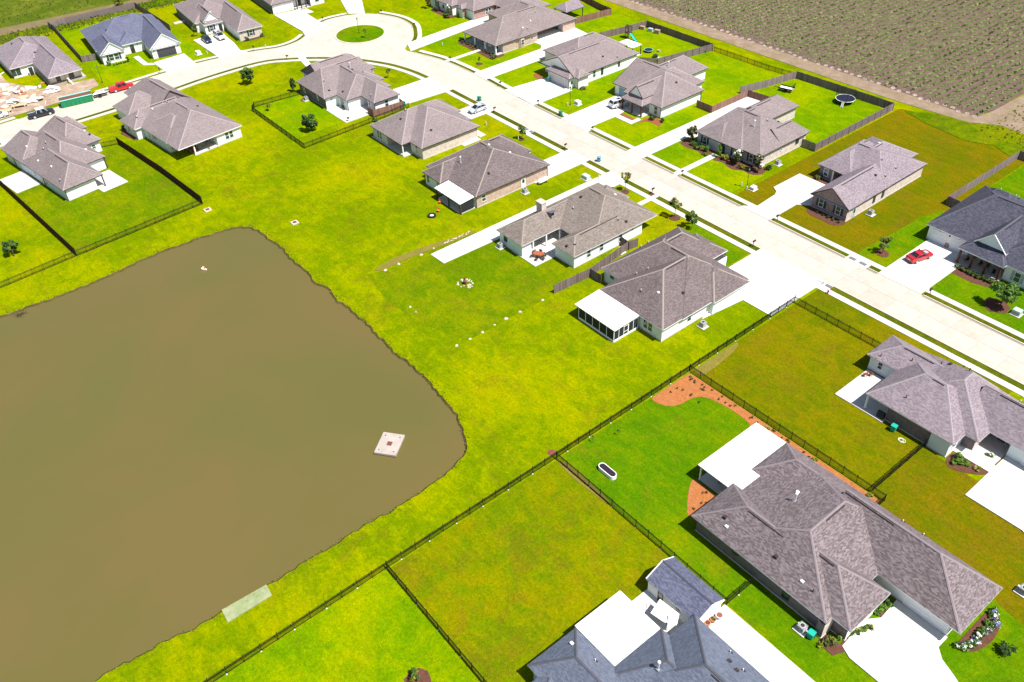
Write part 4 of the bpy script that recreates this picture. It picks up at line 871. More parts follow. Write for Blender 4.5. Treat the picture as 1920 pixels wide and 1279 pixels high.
for y0_, y1_ in ((38.2, 39.6), (40.7, 42.7), (44, 45.5)):
    m = MB(); m.box(-.03, .03, y0_ - 39, y1_ - 39, .7, 2.5, 'board_white'); m.build('wall_board', h.root, (11.9, 0, 0))
h.post(-235.6, 37.9, 2.5, .09, 'lumber').post(-235.6, 41.7, 2.5, .09, 'lumber').post(-235.6, 45.6, 2.5, .09, 'lumber')
h.fin((), 3, 2)

# ---- white modern farmhouse
h = House('farmhouse', 'white farmhouse with slate blue roof, two front gables and a charcoal garage door', (-240, 62), -6, True, roof='roof_slate', fascia='trim_white', walls='siding_white', side=dict(S='siding_grey', W='siding_grey'))
h.r(-22, -2.8, -9.8, 10, 6.6, (-14, -1), (-14, 4), wall=False); h.r(-10.6, 1.1, -9.6, -3.1, 5.5, (-6.5, -6.35), (1.1, -6.35), gm='render_white'); h.r(-16, 5.5, 2.1, 10.3, 6.1, (-12, 6.2), (5.5, 6.2), gm='render_white'); h.r(-14, -2.6, -4, 3, 4.7, (-12, -.5), (-5.2, -.5), wall=False)
h.w(-20, -3.4, -8, 9).w(-18, -3.0, -3.4, 2.4, 2.62, dict(E='render_white')).w(-10, .7, -9.2, -3.5, 2.6, dict(E='render_white')).w(-12, 5.08, 2.5, 9.9, 2.6, dict(E='render_white'))
h.door('E', 5.08, 6.2, 4.9, 2.2, 'door_charcoal', 'garage_door').door('E', -3.0, -.7, 1.1, 2.2, 'door_dark').win('E', .7, -6.3, 1.1, 1.5, .75, shut='shutter_dark', two=True).light('E', 5.08, 3.1).light('E', 5.08, 9.4).light('E', -3.0, .8)
h.fin([('pipe', -14.6, -1.8)], 1, 6)

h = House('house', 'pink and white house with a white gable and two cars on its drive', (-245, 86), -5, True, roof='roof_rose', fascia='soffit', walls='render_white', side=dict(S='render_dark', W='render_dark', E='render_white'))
h.r(-18.5, 1.0, -5.8, 8.4, 6.4, (-9, .5), (-4.5, .5)); h.r(-3, 15.0, 1.5, 8.7, 5.6, (-3, 5.1), (10.8, 5.1), mats=dict(S='render_white', E='brick_pale')); h.r(-4, 4.3, -4.4, 1.3, 3.5, (0, -1.6), (2.6, -1.6), z=2.75)
h.r(-6, 3.3, -3.9, .9, 5.7, (-6, -1.5), (3.3, -1.5), z=3.3, wall=False, gm='render_white'); h.w(0, 3.9, -4, 1.2, 2.6, dict(S='siding_white_shaded'))
h.win('E', 3.9, -2.2, 1.0, 1.5, .75, shut='shutter_dark').door('E', 3.9, .3, 1.0, 2.1, 'door_dark').win('E', 14.58, 5.2, .9, 1.4, .8, shut='shutter_dark').win('S', -5.38, -4.5, .6, .9, 1.2, 'trim_dark').light('E', 14.58, 2.6)
h.slab(-12, -10.4, -8.5, -5.5, .1).fin((), 2, 11)

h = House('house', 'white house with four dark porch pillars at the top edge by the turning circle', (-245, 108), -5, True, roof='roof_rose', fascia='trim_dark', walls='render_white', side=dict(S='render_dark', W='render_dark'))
h.r(-18, 2.85, -5.2, 2.0, 5.6, (-14, -1.6), (-1, -1.6)); h.r(-18, 2.5, 1.8, 10, 5.8, (-14, 6), (-2, 6), wall=False); h.w(-16, .6, 2, 6.4).w(-16, 3.0, 6.6, 11, 2.6)
h.door('E', 2.43, -1.6, 4.9, 2.2, 'door_white', 'garage_door').slab(.6, 3.6, 2, 6.6).win('E', 3.0, 8.8, 1.2, 1.5).door('E', .6, 4.2, 1.0, 2.1, 'door_dark')
for y in (2.3, 3.7, 5.1, 6.4): h.post(3.3, y, 2.6, .14, 'wood_dark')
h.fin((), 1, 5)

# ---- top middle
h = House('brick_house', 'white fronted red brick house with shuttered windows and a carport, right of the turning circle', (-204, 148), roof='roof_rose', fascia='trim_dark', walls='brick_red', side=dict(S='siding_white_shaded'))
h.r(-216, -204.5, 139.3, 152, 6.2, (-210.2, 144.5), (-210.2, 150), mats=dict(E='render_white')); h.r(-208, -196.9, 141.2, 158, 6.0, (-202.4, 146), (-202.4, 154)); h.r(-203, -200.5, 139.9, 146, 3.6, (-201.7, 140.6), (-201.7, 146)); h.r(-200, -186, 148.6, 160, 5.6, (-200, 154.4), (-191, 154.4), wall=False)
h.w(-204, -199.6, 149.5, 159.6, 2.6, dict(E='siding_cream')).post(-196.6, 149.2, 2.6, .1).post(-190.4, 149.2, 2.6, .1).slab(-197, -186, 149, 159.5, .1, 'weathered_concrete')
h.win('S', 139.72, -212.4, .8, 1.5, .7, shut='shutter_dark').win('S', 139.72, -206.3, .8, 1.5, .7, shut='shutter_dark').door('S', 139.72, -209.3, 1.2, 2.1, 'door_taupe').win('E', -197.3, 146.6, .8, 1.5, .7, two=True)
h.fin((), 2, 9)

h = House('brick_house', 'pink brick house with a front porch on white columns and a carport', (-180, 144), roof='roof_taupe', fascia='trim_dark', walls='brick_pink', side=dict(S='render_grey'))
h.r(-187, -172.7, 130.0, 157.8, 6.4, (-180.2, 138.6), (-180.2, 150), wall=False); h.r(-193.5, -180, 143, 157, 5.8, (-187, 150), (-183, 150), mats=dict(S='brick_pink')); h.r(-176, -172.55, 137, 144.2, 3.9, (-176, 140.5), (-173.8, 140.5), wall=False)
h.w(-186.5, -173.1, 132.6, 144.2).w(-186.5, -179.2, 144, 157.4).w(-175.4, -173.1, 153.3, 157.4).slab(-187, -173, 130.1, 132.7, .2, 'patio_concrete', 'porch_floor').slab(-179, -172.8, 144.2, 153.4, .1, 'weathered_concrete')
for x in (-186.4, -182, -177.6, -173.2): h.post(x, 130.4, 2.6, .15)
h.post(-173.2, 153.2, 2.6, .22, 'brick_pink')
m = MB(); m.poly([(0, -1.0, .15), (.6, -.5, .15), (.6, .5, .15), (0, 1.0, .15)], 'brick_pink')
for (xa, ya), (xb, yb) in (((0, -1.0), (.6, -.5)), ((.6, -.5), (.6, .5)), ((.6, .5), (0, 1.0))): m.wall(xa, ya, xb, yb, 0, 2.5, 'brick_pink')
m.build('bay', h.root, (6.9, -5.3, 0)); h.win('E', -172.45, 138.7, .8, 1.4).win('E', -173.1, 142.3, .7, .9, 1.2).win('S', 132.6, -184.5, .9, 1.6, .6).win('S', 132.6, -181.6, .9, 1.6, .6).door('S', 132.6, -178.6, 1.1, 2.1, 'door_white').win('S', 132.6, -175.3, .9, 1.6, .6)
h.fin([('cap', -176.4, 144.6), ('pipe', -178.4, 148), ('cap', -175.2, 141), ('pipe', -174.6, 142)], 0)
# pavilion
h = House('garden_pavilion', 'small open garden pavilion with grey hip roof in the corner of a wooden fence', (-181, 162), roof='roof_lilac', fascia='trim_dark', walls='wood_dark', cat='pavilion')
h.r(-183.8, -178.2, 158.9, 165.6, 4.3, (-181, 161), (-181, 165.6), z=2.7, wall=False, vent=False)
for x, y in ((-183.4, 159.3), (-178.6, 159.3), (-178.6, 165.2), (-183.4, 165.2)): h.post(x, y, 2.6, .1, 'wood_dark')
h.fin((), 0)

h = House('house', 'white sided house with a big white gable above a wide pale garage door', (-150, 142), roof='roof_rose', fascia='trim_dark', walls='siding_white', side=dict(S='siding_cream'))
h.r(-157.5, -144.4, 131.2, 152.7, 6.2, (-150.1, 131.2), (-150.1, 146.5), wall=False, gm='render_white'); h.r(-162.6, -150, 137, 154.2, 6.0, (-156.3, 143.5), (-156.3, 148.3)); h.r(-153, -144.65, 129.8, 135, 4.3, (-150.6, 132.9), (-147.2, 132.9), wall=False); h.r(-147, -143.3, 131.5, 135.5, 3.9, (-147, 133.5), (-145, 133.5))
h.w(-152.6, -145.1, 130.2, 134, 2.6, dict(S='door_taupe')).w(-157, -144.8, 133, 152.3)
h.door('S', 130.2, -149, 4.9, 2.2, 'door_taupe', 'garage_door').win('E', -144.8, 138.0, .8, 1.5, shut=None).win('E', -144.8, 140.6, .6, 1.5, .8, 'trim_dark').win('E', -144.8, 146.2, .5, .9, 1.2, 'trim_dark').spout(-145.05, 130.1).spout(-143.7, 131.8).door('E', -145.1, 131.0, .9, 2.0, 'door_white')
m = MB(); m.box(-3.2, 1.9, 12.0, 15.3, 2.52, 2.64, 'metal_white'); m.build('patio_roof', h.root); h.post(-148.2, 157.1, 2.5, .09, 'trim_dark').post(-153, 157.1, 2.5, .09, 'trim_dark').post(-148.2, 154.2, 2.5, .09, 'trim_dark').slab(-153, -148, 153, 157.4, .1)
h.fin([('box', -146.6, 142.4), ('pipe', -145.4, 146)], 1, 3)

h = House('house', 'white house with small white gable and three brown porch posts beside a silver car', (-128, 143), roof='roof_rose', fascia='trim_dark', walls='siding_white', side=dict(S='siding_white_shaded'))
h.r(-131, -119.3, 134.1, 148, 6.6, (-128, 142.2), (-126.2, 142.2), wall=False); h.r(-136.3, -124, 135.8, 151, 6.5, (-136.3, 143.4), (-126.8, 143.4), mats=dict(S='render_white', W='siding_white')); h.r(-132, -122.3, 138, 151.5, 5.8, (-128, 143), (-128, 146.5)); h.r(-136, -126.8, 145, 157.9, 5.6, (-131.4, 145), (-131.4, 153.9))
h.r(-129.3, -122.8, 131.6, 138, 4.1, (-127.4, 133.7), (-124.7, 133.7), wall=False, vent=False); h.r(-128.2, -123.9, 132.9, 141, 6.1, (-126.05, 132.9), (-126.05, 141), z=3.75, wall=False, gm='render_white')
h.w(-131, -119.8, 137.2, 147.6).w(-123.3, -119.8, 134.5, 147.6).slab(-129.2, -122.9, 131.7, 137.3, .15, 'patio_concrete', 'porch_floor')
for x in (-129.0, -126.0, -123.2): h.post(x, 131.9, 2.6, .14, 'wood_post')
h.door('S', 136.22, -133.2, 2.6, 2.2, 'door_blue', 'garage_door').door('S', 137.2, -124.2, 1.0, 2.1, 'door_blue').win('S', 137.2, -127.6, .9, 1.5, .6).win('S', 134.5, -121.3, .85, 1.7, .6).spout(-119.75, 134.4).spout(-119.75, 147.5)
h.fin([('flue', -130.2, 147.6), ('pipe', -129.2, 148.6)], 1, 7)

h = House('brick_house', 'grey purple roofed brick house with arched grey entrance behind flowering magnolias', (-99, 143), roof='roof_grey', fascia='trim_dark', walls='brick_pale', side=dict(S='render_grey', W='brick_mixed'))
h.roofm = 'roof_rose'
h.r(-107.1, -90.95, 132, 147.2, 6.8, (-103.2, 139.3), (-97.4, 139.3), wall=False); h.r(-107, -100.2, 131.2, 141, 5.0, (-102.4, 134.4), (-102.4, 141)); h.r(-107, -95.2, 131.25, 143, 6.5, (-101.2, 138.6), (-101.2, 143), wall=False); h.r(-107, -99.9, 144, 156.3, 5.2, (-103.4, 144), (-103.4, 152.8)); h.r(-97.2, -91.1, 139, 148.1, 5.2, (-94.2, 139), (-94.2, 145))
h.w(-100.6, -95.6, 131.9, 146).w(-106.6, -91.4, 132.5, 146.8)
m = MB()
for k in range(9):
    t0, t1 = k * math.pi / 8, (k + 1) * math.pi / 8
    if k < 8: m.poly([(-.75 * math.cos(t0), -.03, 1.5 + .6 * math.sin(t0)), (-.75 * math.cos(t1), -.03, 1.5 + .6 * math.sin(t1)), (0, -.03, 1.2)], 'fabric_dark')
m.box(-.75, .75, -.03, 0, .1, 1.5, 'fabric_dark'); m.build('arched_entrance', h.root, (-.3 - .9, -11.12, 0))
h.win('S', 131.62, -104.6, .9, 1.6, .6, shut='shutter_dark').win('S', 131.9, -97.0, .8, 1.6, .6, shut='shutter_dark').win('S', 132.5, -93.3, .9, 1.6, .6, shut='shutter_dark').win('E', -91.4, 144.6, .9, 1.0, 1.2, 'trim_dark').win('E', -91.4, 139.5, .6, .6, 1.4).light('S', 131.9, -100.0)
h.post(-95.6, 131.7, 2.6, .08).fin([('flue', -96.9, 137), ('pipe', -96.2, 140)], 1, 10)

h = House('brick_house', 'pale roofed brick house with a dark brick front gable and two shuttered windows', (-74, 141), roof='roof_lilac', fascia='trim_dark', walls='brick_pale', side=dict(S='brick_mixed', W='brick_mixed'))
h.r(-81.7, -67.9, 137.9, 153, 6.1, (-78.2, 145), (-73.8, 145), wall=False); h.r(-81.8, -74.5, 137.9, 152, 5.4, (-78, 142), (-78, 148), wall=False); h.r(-76, -67.85, 127.75, 141, 5.55, (-71.92, 127.75), (-71.92, 141)); h.r(-81.3, -71.2, 145, 155.2, 5.2, (-76.3, 145), (-76.3, 150.4))
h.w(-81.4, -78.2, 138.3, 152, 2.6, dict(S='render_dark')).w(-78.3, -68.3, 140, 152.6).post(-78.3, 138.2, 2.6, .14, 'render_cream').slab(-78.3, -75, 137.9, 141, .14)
h.win('S', 128.17, -73.7, .9, 1.5, .85, shut='shutter_dark').win('S', 128.17, -70.1, .9, 1.5, .85, shut='shutter_dark').win('S', 138.3, -79.9, .9, 1.5, .8).win('E', -68.27, 136.6, .6, 1.6, .7, 'trim_dark').win('E', -68.27, 139.4, .6, 1.6, .7, 'trim_dark').door('S', 140, -77, 1, 2.1, 'door_dark').door('E', -68.27, 130.4, .9, 2.0, 'shutter_blue')
h.fin([('pipe', -72.4, 143.6), ('box', -70.4, 139), ('pipe', -69.6, 141), ('pipe', -70, 145)], 1, 12)

h = House('house', 'white house with dark navy roof, twin garage doors and brown timber porch posts', (-44, 142), roof='roof_navy', fascia='trim_white', walls='siding_white')
Z3 = 3.0
h.r(-56.3, -34, 133.4, 152.8, 7.5, (-50.6, 142.9), (-40, 142.9), z=Z3, wall=False); h.r(-55.6, -46, 142, 152.5, 6.4, (-52, 147), (-50, 147), z=Z3); h.r(-44.9, -33, 131.6, 146, 7.0, (-38, 137.5), (-37, 137.5), z=Z3, wall=False)
h.r(-49.0, -41.2, 130.65, 137, 4.6, (-46.6, 133.2), (-43.4, 133.2), z=Z3, wall=False, vent=False); h.r(-47.6, -42.2, 132.4, 142, 6.75, (-44.9, 132.4), (-44.9, 142), z=4.1, wall=False, gm='siding_white_shaded')
h.w(-55.9, -48.4, 133.9, 152, 2.9).w(-49, -34, 134.6, 152, 2.9).w(-41.4, -33.4, 132.0, 146, 2.9).slab(-49, -41.3, 130.7, 134.7, .16, 'weathered_concrete', 'porch_floor')
h.door('S', 133.9, -53.9, 2.6, 2.3, 'door_white', 'garage_door').door('S', 133.9, -50.3, 2.6, 2.3, 'door_white', 'garage_door')
for x in (-48.5, -46.3, -44.0, -41.7):
    h.post(x, 131.0, 2.85, .15, 'wood_post'); a = h.c(x, 131.0); m = MB()
    if x < -42: m.bar((a[0] + .1, a[1], 2.1), (a[0] + .75, a[1], 2.8), .07, 'wood_post'); m.build('porch_brace', h.root)
h.win('S', 134.6, -44.9, 1.0, 1.7, .5, 'trim_dark').win('S', 134.6, -42.5, .9, 1.7, .5, 'trim_dark').win('S', 132.0, -39.2, .9, 1.6, .7, shut='shutter_blue').door('S', 134.6, -47.3, 1.0, 2.1, 'wood_post').light('S', 133.9, -53.9, 2.5).light('S', 133.9, -50.3, 2.5).light('S', 133.9, -52.1, 2.2)
m = MB(); m.box(-.28, .28, -.25, 0, 0, .8, 'brick_red'); m.build('brick_pier', h.root, (-8.1, -8.1, 0))
h.fin([('pipe', -52, 148.4), ('pipe', -49.6, 149.4), ('pipe', -48.8, 148.4)], 1, 14)

# ---- slivers at the frame edges
h = House('house', 'white house corner barely showing at the left edge below the brown fence', (-190, 6), 9, True, roof='roof_rose', fascia='trim_dark', walls='siding_white')
h.r(-12, 7.6, -12, .9, 5.6, (-6, -5.5), (2, -5.5)); h.fin((), 0)
h = House('house', 'grey walled house with planted front showing at the top edge above the turning circle', (-208, 143), roof='roof_rose', fascia='trim_dark', walls='render_grey')
h.root.location = (-230, 150, 0); h.local = True
h.r(-10, 5, -8, 5, 5.6, (-5, -1.5), (0, -1.5)); h.win('S', -7.58, -2, .9, 1.5).fin((), 0)
# ------------------------------------------------------------------ fences
def iron_panel(L, h, coarse):
    m = MB(); n = max(3, int(L / (.16 if coarse else .125)))
    for z in (.12, h - .28, h - .10): m.box(0, L, -.022, .022, z, z + .045, 'iron_black')
    for k in range(1, n): x = L * k / n; m.box(x - .014, x + .014, -.014, .014, .06, h - .02, 'iron_black', bottom=False)
    return m.mesh('fence_panel')
PM = MB(); PM.box(-.035, .035, -.035, .035, 0, 1.32, 'iron_black'); PM.box(-.05, .05, -.05, .05, 1.32, 1.36, 'iron_black'); post_me = PM.mesh('fence_post')
PM = MB(); PM.box(-.085, .085, -.085, .085, 0, .03, 'walk_concrete', bottom=False); foot_me = PM.mesh('post_footing')
def iron_fence(label, pts, h=1.25, sp=2.03, gates=(), foot=False):
    o = pts[0]; root = thing('iron_fence', label, 'fence', (o[0], o[1], 0), group='black iron fences round the gardens'); cache = {}
    link('fence_post', post_me, root, (0, 0, 0))
    for i in range(len(pts) - 1):
        a, b = pts[i], pts[i + 1]; L = math.hypot(b[0] - a[0], b[1] - a[1]); n = max(1, round(L / sp)); l = L / n; ang = math.atan2(b[1] - a[1], b[0] - a[0])
        k_ = round(l, 3)
        if k_ not in cache: cache[k_] = iron_panel(l, h, False)
        for k in range(n):
            x, y = a[0] + (b[0] - a[0]) * k / n - o[0], a[1] + (b[1] - a[1]) * k / n - o[1]
            link('fence_panel', cache[k_], root, (x, y, 0), ang)
            x, y = a[0] + (b[0] - a[0]) * (k + 1) / n - o[0], a[1] + (b[1] - a[1]) * (k + 1) / n - o[1]
            link('fence_post', post_me, root, (x, y, 0))
            if foot and k % 2 == 0: link('post_footing', foot_me, root, (x + .12, y - .1, .07))
    return root
iron_fence('long black iron fence from the bottom edge of the picture to the white driveway', [(-59.0, -2), (-59.25, 24.65), (-59.3, 51.3), (-59.45, 77.3), (-59.65, 102.2)], foot=True)
iron_fence('black iron fence between the two bottom gardens, meeting the long fence at the lower left', [(-59.2, 24.6), (-34, 24.6)], foot=True)
iron_fence('black iron fence from the long fence to the shed, past the oval white tank', [(-59.2, 51.25), (-38.2, 51.25), (-30.2, 51.15), (-30.2, 55.4)], foot=True)
iron_fence('black iron fence along the orange mulch bed beside the large brick house', [(-59.4, 77.35), (-27.3, 77.35), (-27.3, 75.0)])
iron_fence('black iron fence facing the street across the olive lawn', [(-59.6, 102.1), (-43.5, 102.1)])
iron_fence('short black iron fence from the mulch fence to the grey roofed house on the right', [(-29.15, 77.5), (-29.15, 89.4)])
iron_fence('long black iron fence above the pond, behind the houses at the left edge', [(-151.0, -14), (-152.1, 6.2), (-153.1, 18), (-154.0, 31.3), (-154.85, 42.9)])
iron_fence('two panels of black iron fence beside the sprawling mauve roofed house', [(-192.3, 39.4), (-193.4, 35.5)], sp=1.4)
iron_fence('black iron fence round the back garden of the corner house', [(-187.4, 81.5), (-188.6, 70.5), (-187, 69.2), (-161.8, 69.2), (-162.6, 90), (-163.2, 97)])
iron_fence('black iron fence at the rear of the lot next to the crop field', [(-137, 171.9), (-120.3, 172.2), (-113, 173)])

def boards(name, a, c, d):
    b = NB(name); oi = b.n('ObjectInfo'); co = b.coord('Object'); mp = b.n('Mapping'); b.l(co, mp.inputs[0]); mp.inputs['Scale'].default_value = (8, 8, .8); f = b.noise(mp.outputs[0], 2, 5, .7)
    col = b.ramp(oi.outputs['Random'], [(0, a), (.5, c), (1, d)]); col = b.mix(1.0, col, b.ramp(f, [(.3, (.72,) * 3), (.7, (1.28,) * 3)]), 'MULTIPLY'); b.fin(col, .9, 0, .1)
boards('fence_board', (.125, .09, .085), (.17, .13, .125), (.22, .175, .17)); boards('fence_board_red', (.17, .085, .065), (.22, .12, .095), (.27, .16, .13)); boards('fence_board_dark', (.045, .018, .014), (.06, .024, .018), (.08, .034, .026)); boards('fence_board_pale', (.15, .115, .12), (.20, .16, .165), (.26, .21, .215))
def board_set(mat):
    out = []
    for k in range(4):
        m = MB(); z = 1.76 + .03 * k; y = .004 * k; m.box(-.066, .066, -.012 - y, .010, .03, z, mat); out.append(m.mesh('board'))
    return out
BS = {}
def wood_fence(label, pts, mat='fence_board', single=True, h=1.0, rails='in', pitch=.142):
    """h scales the boards; single boards as parts up to 300 to a fence, the farther ones joined"""
    if mat not in BS: BS[mat] = board_set(mat)
    o = pts[0]; root = thing('wooden_fence', label, 'fence', (o[0], o[1], 0), group='wooden fences round the gardens'); r = random.Random(len(label)); cnt = 0
    for i in range(len(pts) - 1):
        a, b = pts[i], pts[i + 1]; L = math.hypot(b[0] - a[0], b[1] - a[1]); ang = math.atan2(b[1] - a[1], b[0] - a[0]); ux, uy = (b[0] - a[0]) / L, (b[1] - a[1]) / L
        sg = 1 if rails == 'in' else -1
        m = MB()
        for z in (.3, .95, 1.55): m.box(0, L, sg * .02 - .02, sg * .02 + .02, z * h, z * h + .08, mat)
        m.build('rail', root, (a[0] - o[0], a[1] - o[1], 0), ang)
        n = int(L / 2.4) + 1; m = MB(); m.box(-.05, .05, -.05 + sg * .06, .05 + sg * .06, 0, 1.72 * h, mat); pm = m.mesh('fence_post')
        for k in range(n + 1): t = L * k / n; link('fence_post', pm, root, (a[0] + ux * t - o[0], a[1] + uy * t - o[1], 0), ang)
        n = int(L / pitch); J = MB()
        for k in range(n):
            t = (k + .5) * L / n; x, y = a[0] + ux * t - o[0], a[1] + uy * t - o[1]; z = r.uniform(-.03, .02)
            if single and cnt < 295:
                q = link('board', r.choice(BS[mat]), root, (x - uy * -.02 * sg * 0, y, z), ang); q.scale = (1, 1, h); cnt += 1
            else:
                J.box(t - .062, t + .062, -.012, .010, .03 + z, (1.8 + z) * h, mat)
        if J.f: J.build('joined_boards', root, (a[0] - o[0], a[1] - o[1], 0), ang, kind='stuff')
    return root
wood_fence('weathered wooden fence between the screened porch house and the U shaped house', [(-86.95, 75.0), (-86.5, 82.5), (-88.0, 93.0), (-87.6, 95.0)], 'fence_board')
wood_fence('short shaded run of wooden fence tying the weathered fence to the screened porch house', [(-86.4, 82.6), (-83.9, 82.6)], 'fence_board')
wood_fence('short wooden fence behind the air conditioner at the U shaped house', [(-90.0, 93.2), (-87.8, 93.0)], 'fence_board')
wood_fence('dark brown wooden fence from the iron gate down to the corner above the pond', [(-192.2, 39.4), (-172, 41.7), (-154.95, 42.9)], 'fence_board_dark')
wood_fence('dark brown wooden fence running diagonally at the left edge to the pond fence', [(-200, 13.4), (-191.4, 14.4), (-153.3, 17.95)], 'fence_board_dark')
wood_fence('reddish wooden bin screen behind the corner house', [(-167.2, 88.4), (-164.3, 88.2), (-163.75, 95.9), (-165.6, 96.2)], 'fence_board_red')
wood_fence('weathered wooden fence round the yard of the white farmhouse at the upper left', [(-245.2, 52.4), (-246.3, 49.1), (-276, 50.8), (-280, 50.4), (-278.2, 75.2), (-273.7, 75.3), (-252, 75.6)], 'fence_board_pale')
wood_fence('reddish wooden fence behind the garden pavilion at the top edge', [(-175.8, 157.6), (-173.8, 171.6), (-178.8, 172), (-190, 174.2), (-196, 168)], 'fence_board_red')
wood_fence('brown wooden fence round the garden with the playset and small trampoline', [(-163.1, 156), (-161.2, 166), (-160.4, 171.8), (-137.4, 171.9), (-140.6, 155.3), (-144.2, 152.6)], 'fence_board')
wood_fence('reddish wooden fence beside the long concrete drive, from the white house to the field lots', [(-118.4, 144.6), (-113.95, 144.6), (-113.95, 156.8), (-108.5, 157.4)], 'fence_board_red', h=.95)
wood_fence('grey brown wooden fence round the large trampoline lawn', [(-116.2, 157), (-114.6, 163), (-112.8, 172.9), (-100, 173.5), (-88.05, 173.9), (-88.05, 146.2), (-91.2, 146.1)], 'fence_board_pale')
wood_fence('dark wooden fence behind the navy roofed house at the right edge', [(-55.4, 146.3), (-59.6, 146.7), (-59.5, 172.4), (-45, 172.4)], 'fence_board_pale')

# ------------------------------------------------------------------ trees and shrubs
def crown(n, rx, rz, zc, leaf, mats, seed, clumps=14, flat=.0, tight=.34):
    r = random.Random(seed); m = MB(); cs = []
    for _ in range(clumps):
        while True:
            p = Vector((r.uniform(-1, 1), r.uniform(-1, 1), r.uniform(-1, 1)))
            if .25 < p.length < 1: break
        cs.append((Vector((p.x * rx * .8, p.y * rx * .8, zc + p.z * rz * .8)), r.uniform(.6, 1.25), r.choice(mats)))
    for k in range(n):
        c, s, mt = r.choice(cs); d = Vector((r.gauss(0, 1), r.gauss(0, 1), r.gauss(0, 1))).normalized() * r.random() ** .5
        p = c + Vector((d.x * rx, d.y * rx, d.z * rz)) * tight * s
        nrm = (d + Vector((r.uniform(-.8, .8), r.uniform(-.8, .8), r.uniform(0, 1.0)))).normalized(); a = nrm.orthogonal().normalized(); a.rotate(Matrix.Rotation(r.uniform(0, 6.28), 3, nrm)); b = nrm.cross(a); l = leaf * r.uniform(.6, 1.3)
        m.poly([p - a * l, p - b * l * .5, p + a * l, p + b * l * .5], mt if r.random() < .8 else r.choice(mats))
    return m
def make_tree(name, label, cat, loc, hgt, rx, rz, n, leaf, mats, seed, trunk=.09, clumps=16, limbs=5, group=None, tight=.34):
    t = thing(name, label, cat, loc, group=group); r = random.Random(seed); zc = hgt - rz
    m = MB(); m.bar((0, 0, -.05), (.05, .02, zc * .7), trunk, 'bark', 7, trunk * .7)
    for k in range(limbs):
        a = 6.28 * k / limbs + r.uniform(-.4, .4); q = (math.cos(a) * rx * .6, math.sin(a) * rx * .6, zc + r.uniform(-.2, .6) * rz); m.bar((.05, .02, zc * r.uniform(.45, .7)), q, trunk * .5, 'bark', 5, trunk * .12)
    m.build('trunk', t); crown(n, rx, rz, zc, leaf, mats, seed + 1, clumps, tight=tight).build('crown', t); return t
def make_shrub(label, loc, rx, h, n, leaf, mats, seed, name='shrub', cat='shrub', group=None, tight=.45):
    t = thing(name, label, cat, loc, group=group); crown(n, rx, h * .5, h * .5, leaf, mats, seed, 10, tight=tight).build('foliage', t)
    m = MB(); m.bar((0, 0, 0), (0, 0, h * .5), .03, 'bark', 5); m.build('stem', t); return t
G_ = ['leaf_green', 'leaf_green', 'leaf_dark', 'leaf_bright']
make_tree('tree', 'round green tree on the lawn left of the corner house', 'tree', (-202, 75.3, 0), 4.6, 1.9, 1.9, 1500, .26, G_, 1)
make_tree('tree', 'bushy dark green tree inside the iron fenced garden of the corner house', 'tree', (-168.1, 74.2, 0), 4.4, 1.7, 2.1, 1500, .26, ['leaf_green', 'leaf_dark', 'leaf_green'], 2)
make_tree('tree', 'dark green tree on the lawn at the left edge above the pond', 'tree', (-161.0, 9.2, 0), 3.4, 1.5, 1.4, 1100, .24, ['leaf_green', 'leaf_dark'], 3)
make_tree('tree', 'broad green tree on a mulch ring in front of the navy roofed house', 'tree', (-37.9, 125.1, 0), 4.6, 2.2, 1.7, 2200, .26, ['leaf_green', 'leaf_bright', 'leaf_green'], 4, .11)
make_tree('crape_tree', 'reddish topped young tree between the sidewalk and the U shaped house lawn', 'tree', (-89.8, 106.8, 0), 4.2, 1.25, 1.3, 560, .22, ['leaf_olive', 'leaf_olive', 'leaf_green', 'leaf_yellow'], 5, .06, 12)
make_tree('crape_tree', 'thin reddish green young tree by the drive of the U shaped house', 'tree', (-102.6, 106.7, 0), 4.4, 1.2, 1.3, 430, .22, ['leaf_olive', 'leaf_yellow', 'leaf_olive'], 6, .06, 12)
make_tree('tree', 'leafy green tree with pale tips behind the screened porch house, at the sidewalk', 'tree', (-85.4, 106.6, 0), 3.9, 1.4, 1.5, 900, .24, ['leaf_green', 'leaf_green', 'leaf_olive'], 7, .06, 12)
make_tree('tree', 'sparse young tree on a mulch ring near the red car', 'tree', (-58.3, 124.5, 0), 3.6, 1.1, 1.4, 330, .22, ['leaf_olive', 'leaf_green'], 8, .05, 10)
make_tree('tree', 'small pale young tree beside the storm drain in front of the brick side wall house', 'tree', (-133, 106, 0), 3.6, 1.2, 1.2, 360, .22, ['leaf_yellow', 'leaf_green', 'leaf_olive'], 9, .05, 10)
make_tree('sapling', 'small sapling in the fenced garden of the corner house', 'tree', (-184.2, 72.3, 0), 2.2, .8, .8, 260, .2, ['leaf_yellow', 'leaf_olive'], 10, .03, 8)
make_tree('sapling', 'slim sapling on the curved front lawn of the corner house', 'tree', (-180.6, 102.6, 0), 2.6, .8, .6, 200, .2, ['leaf_green', 'leaf_yellow'], 11, .03, 8)
make_tree('sapling', 'tiny sapling on a dark mulch ring in front of the columned porch', 'tree', (-172.0, 124.1, 0), 1.9, .45, .5, 130, .16, ['leaf_dark', 'leaf_green'], 12, .03, 6)
make_tree('sapling', 'slender young tree on the traffic island', 'tree', (-207.4, 112.4, 0), 3.0, .7, .7, 170, .18, ['leaf_yellow', 'leaf_green'], 13, .035, 7)
make_tree('sapling', 'young tree beside the navy car', 'tree', (-242.5, 79.2, 0), 3.4, 1.1, 1.0, 300, .2, ['leaf_olive', 'leaf_green'], 14, .05, 8)
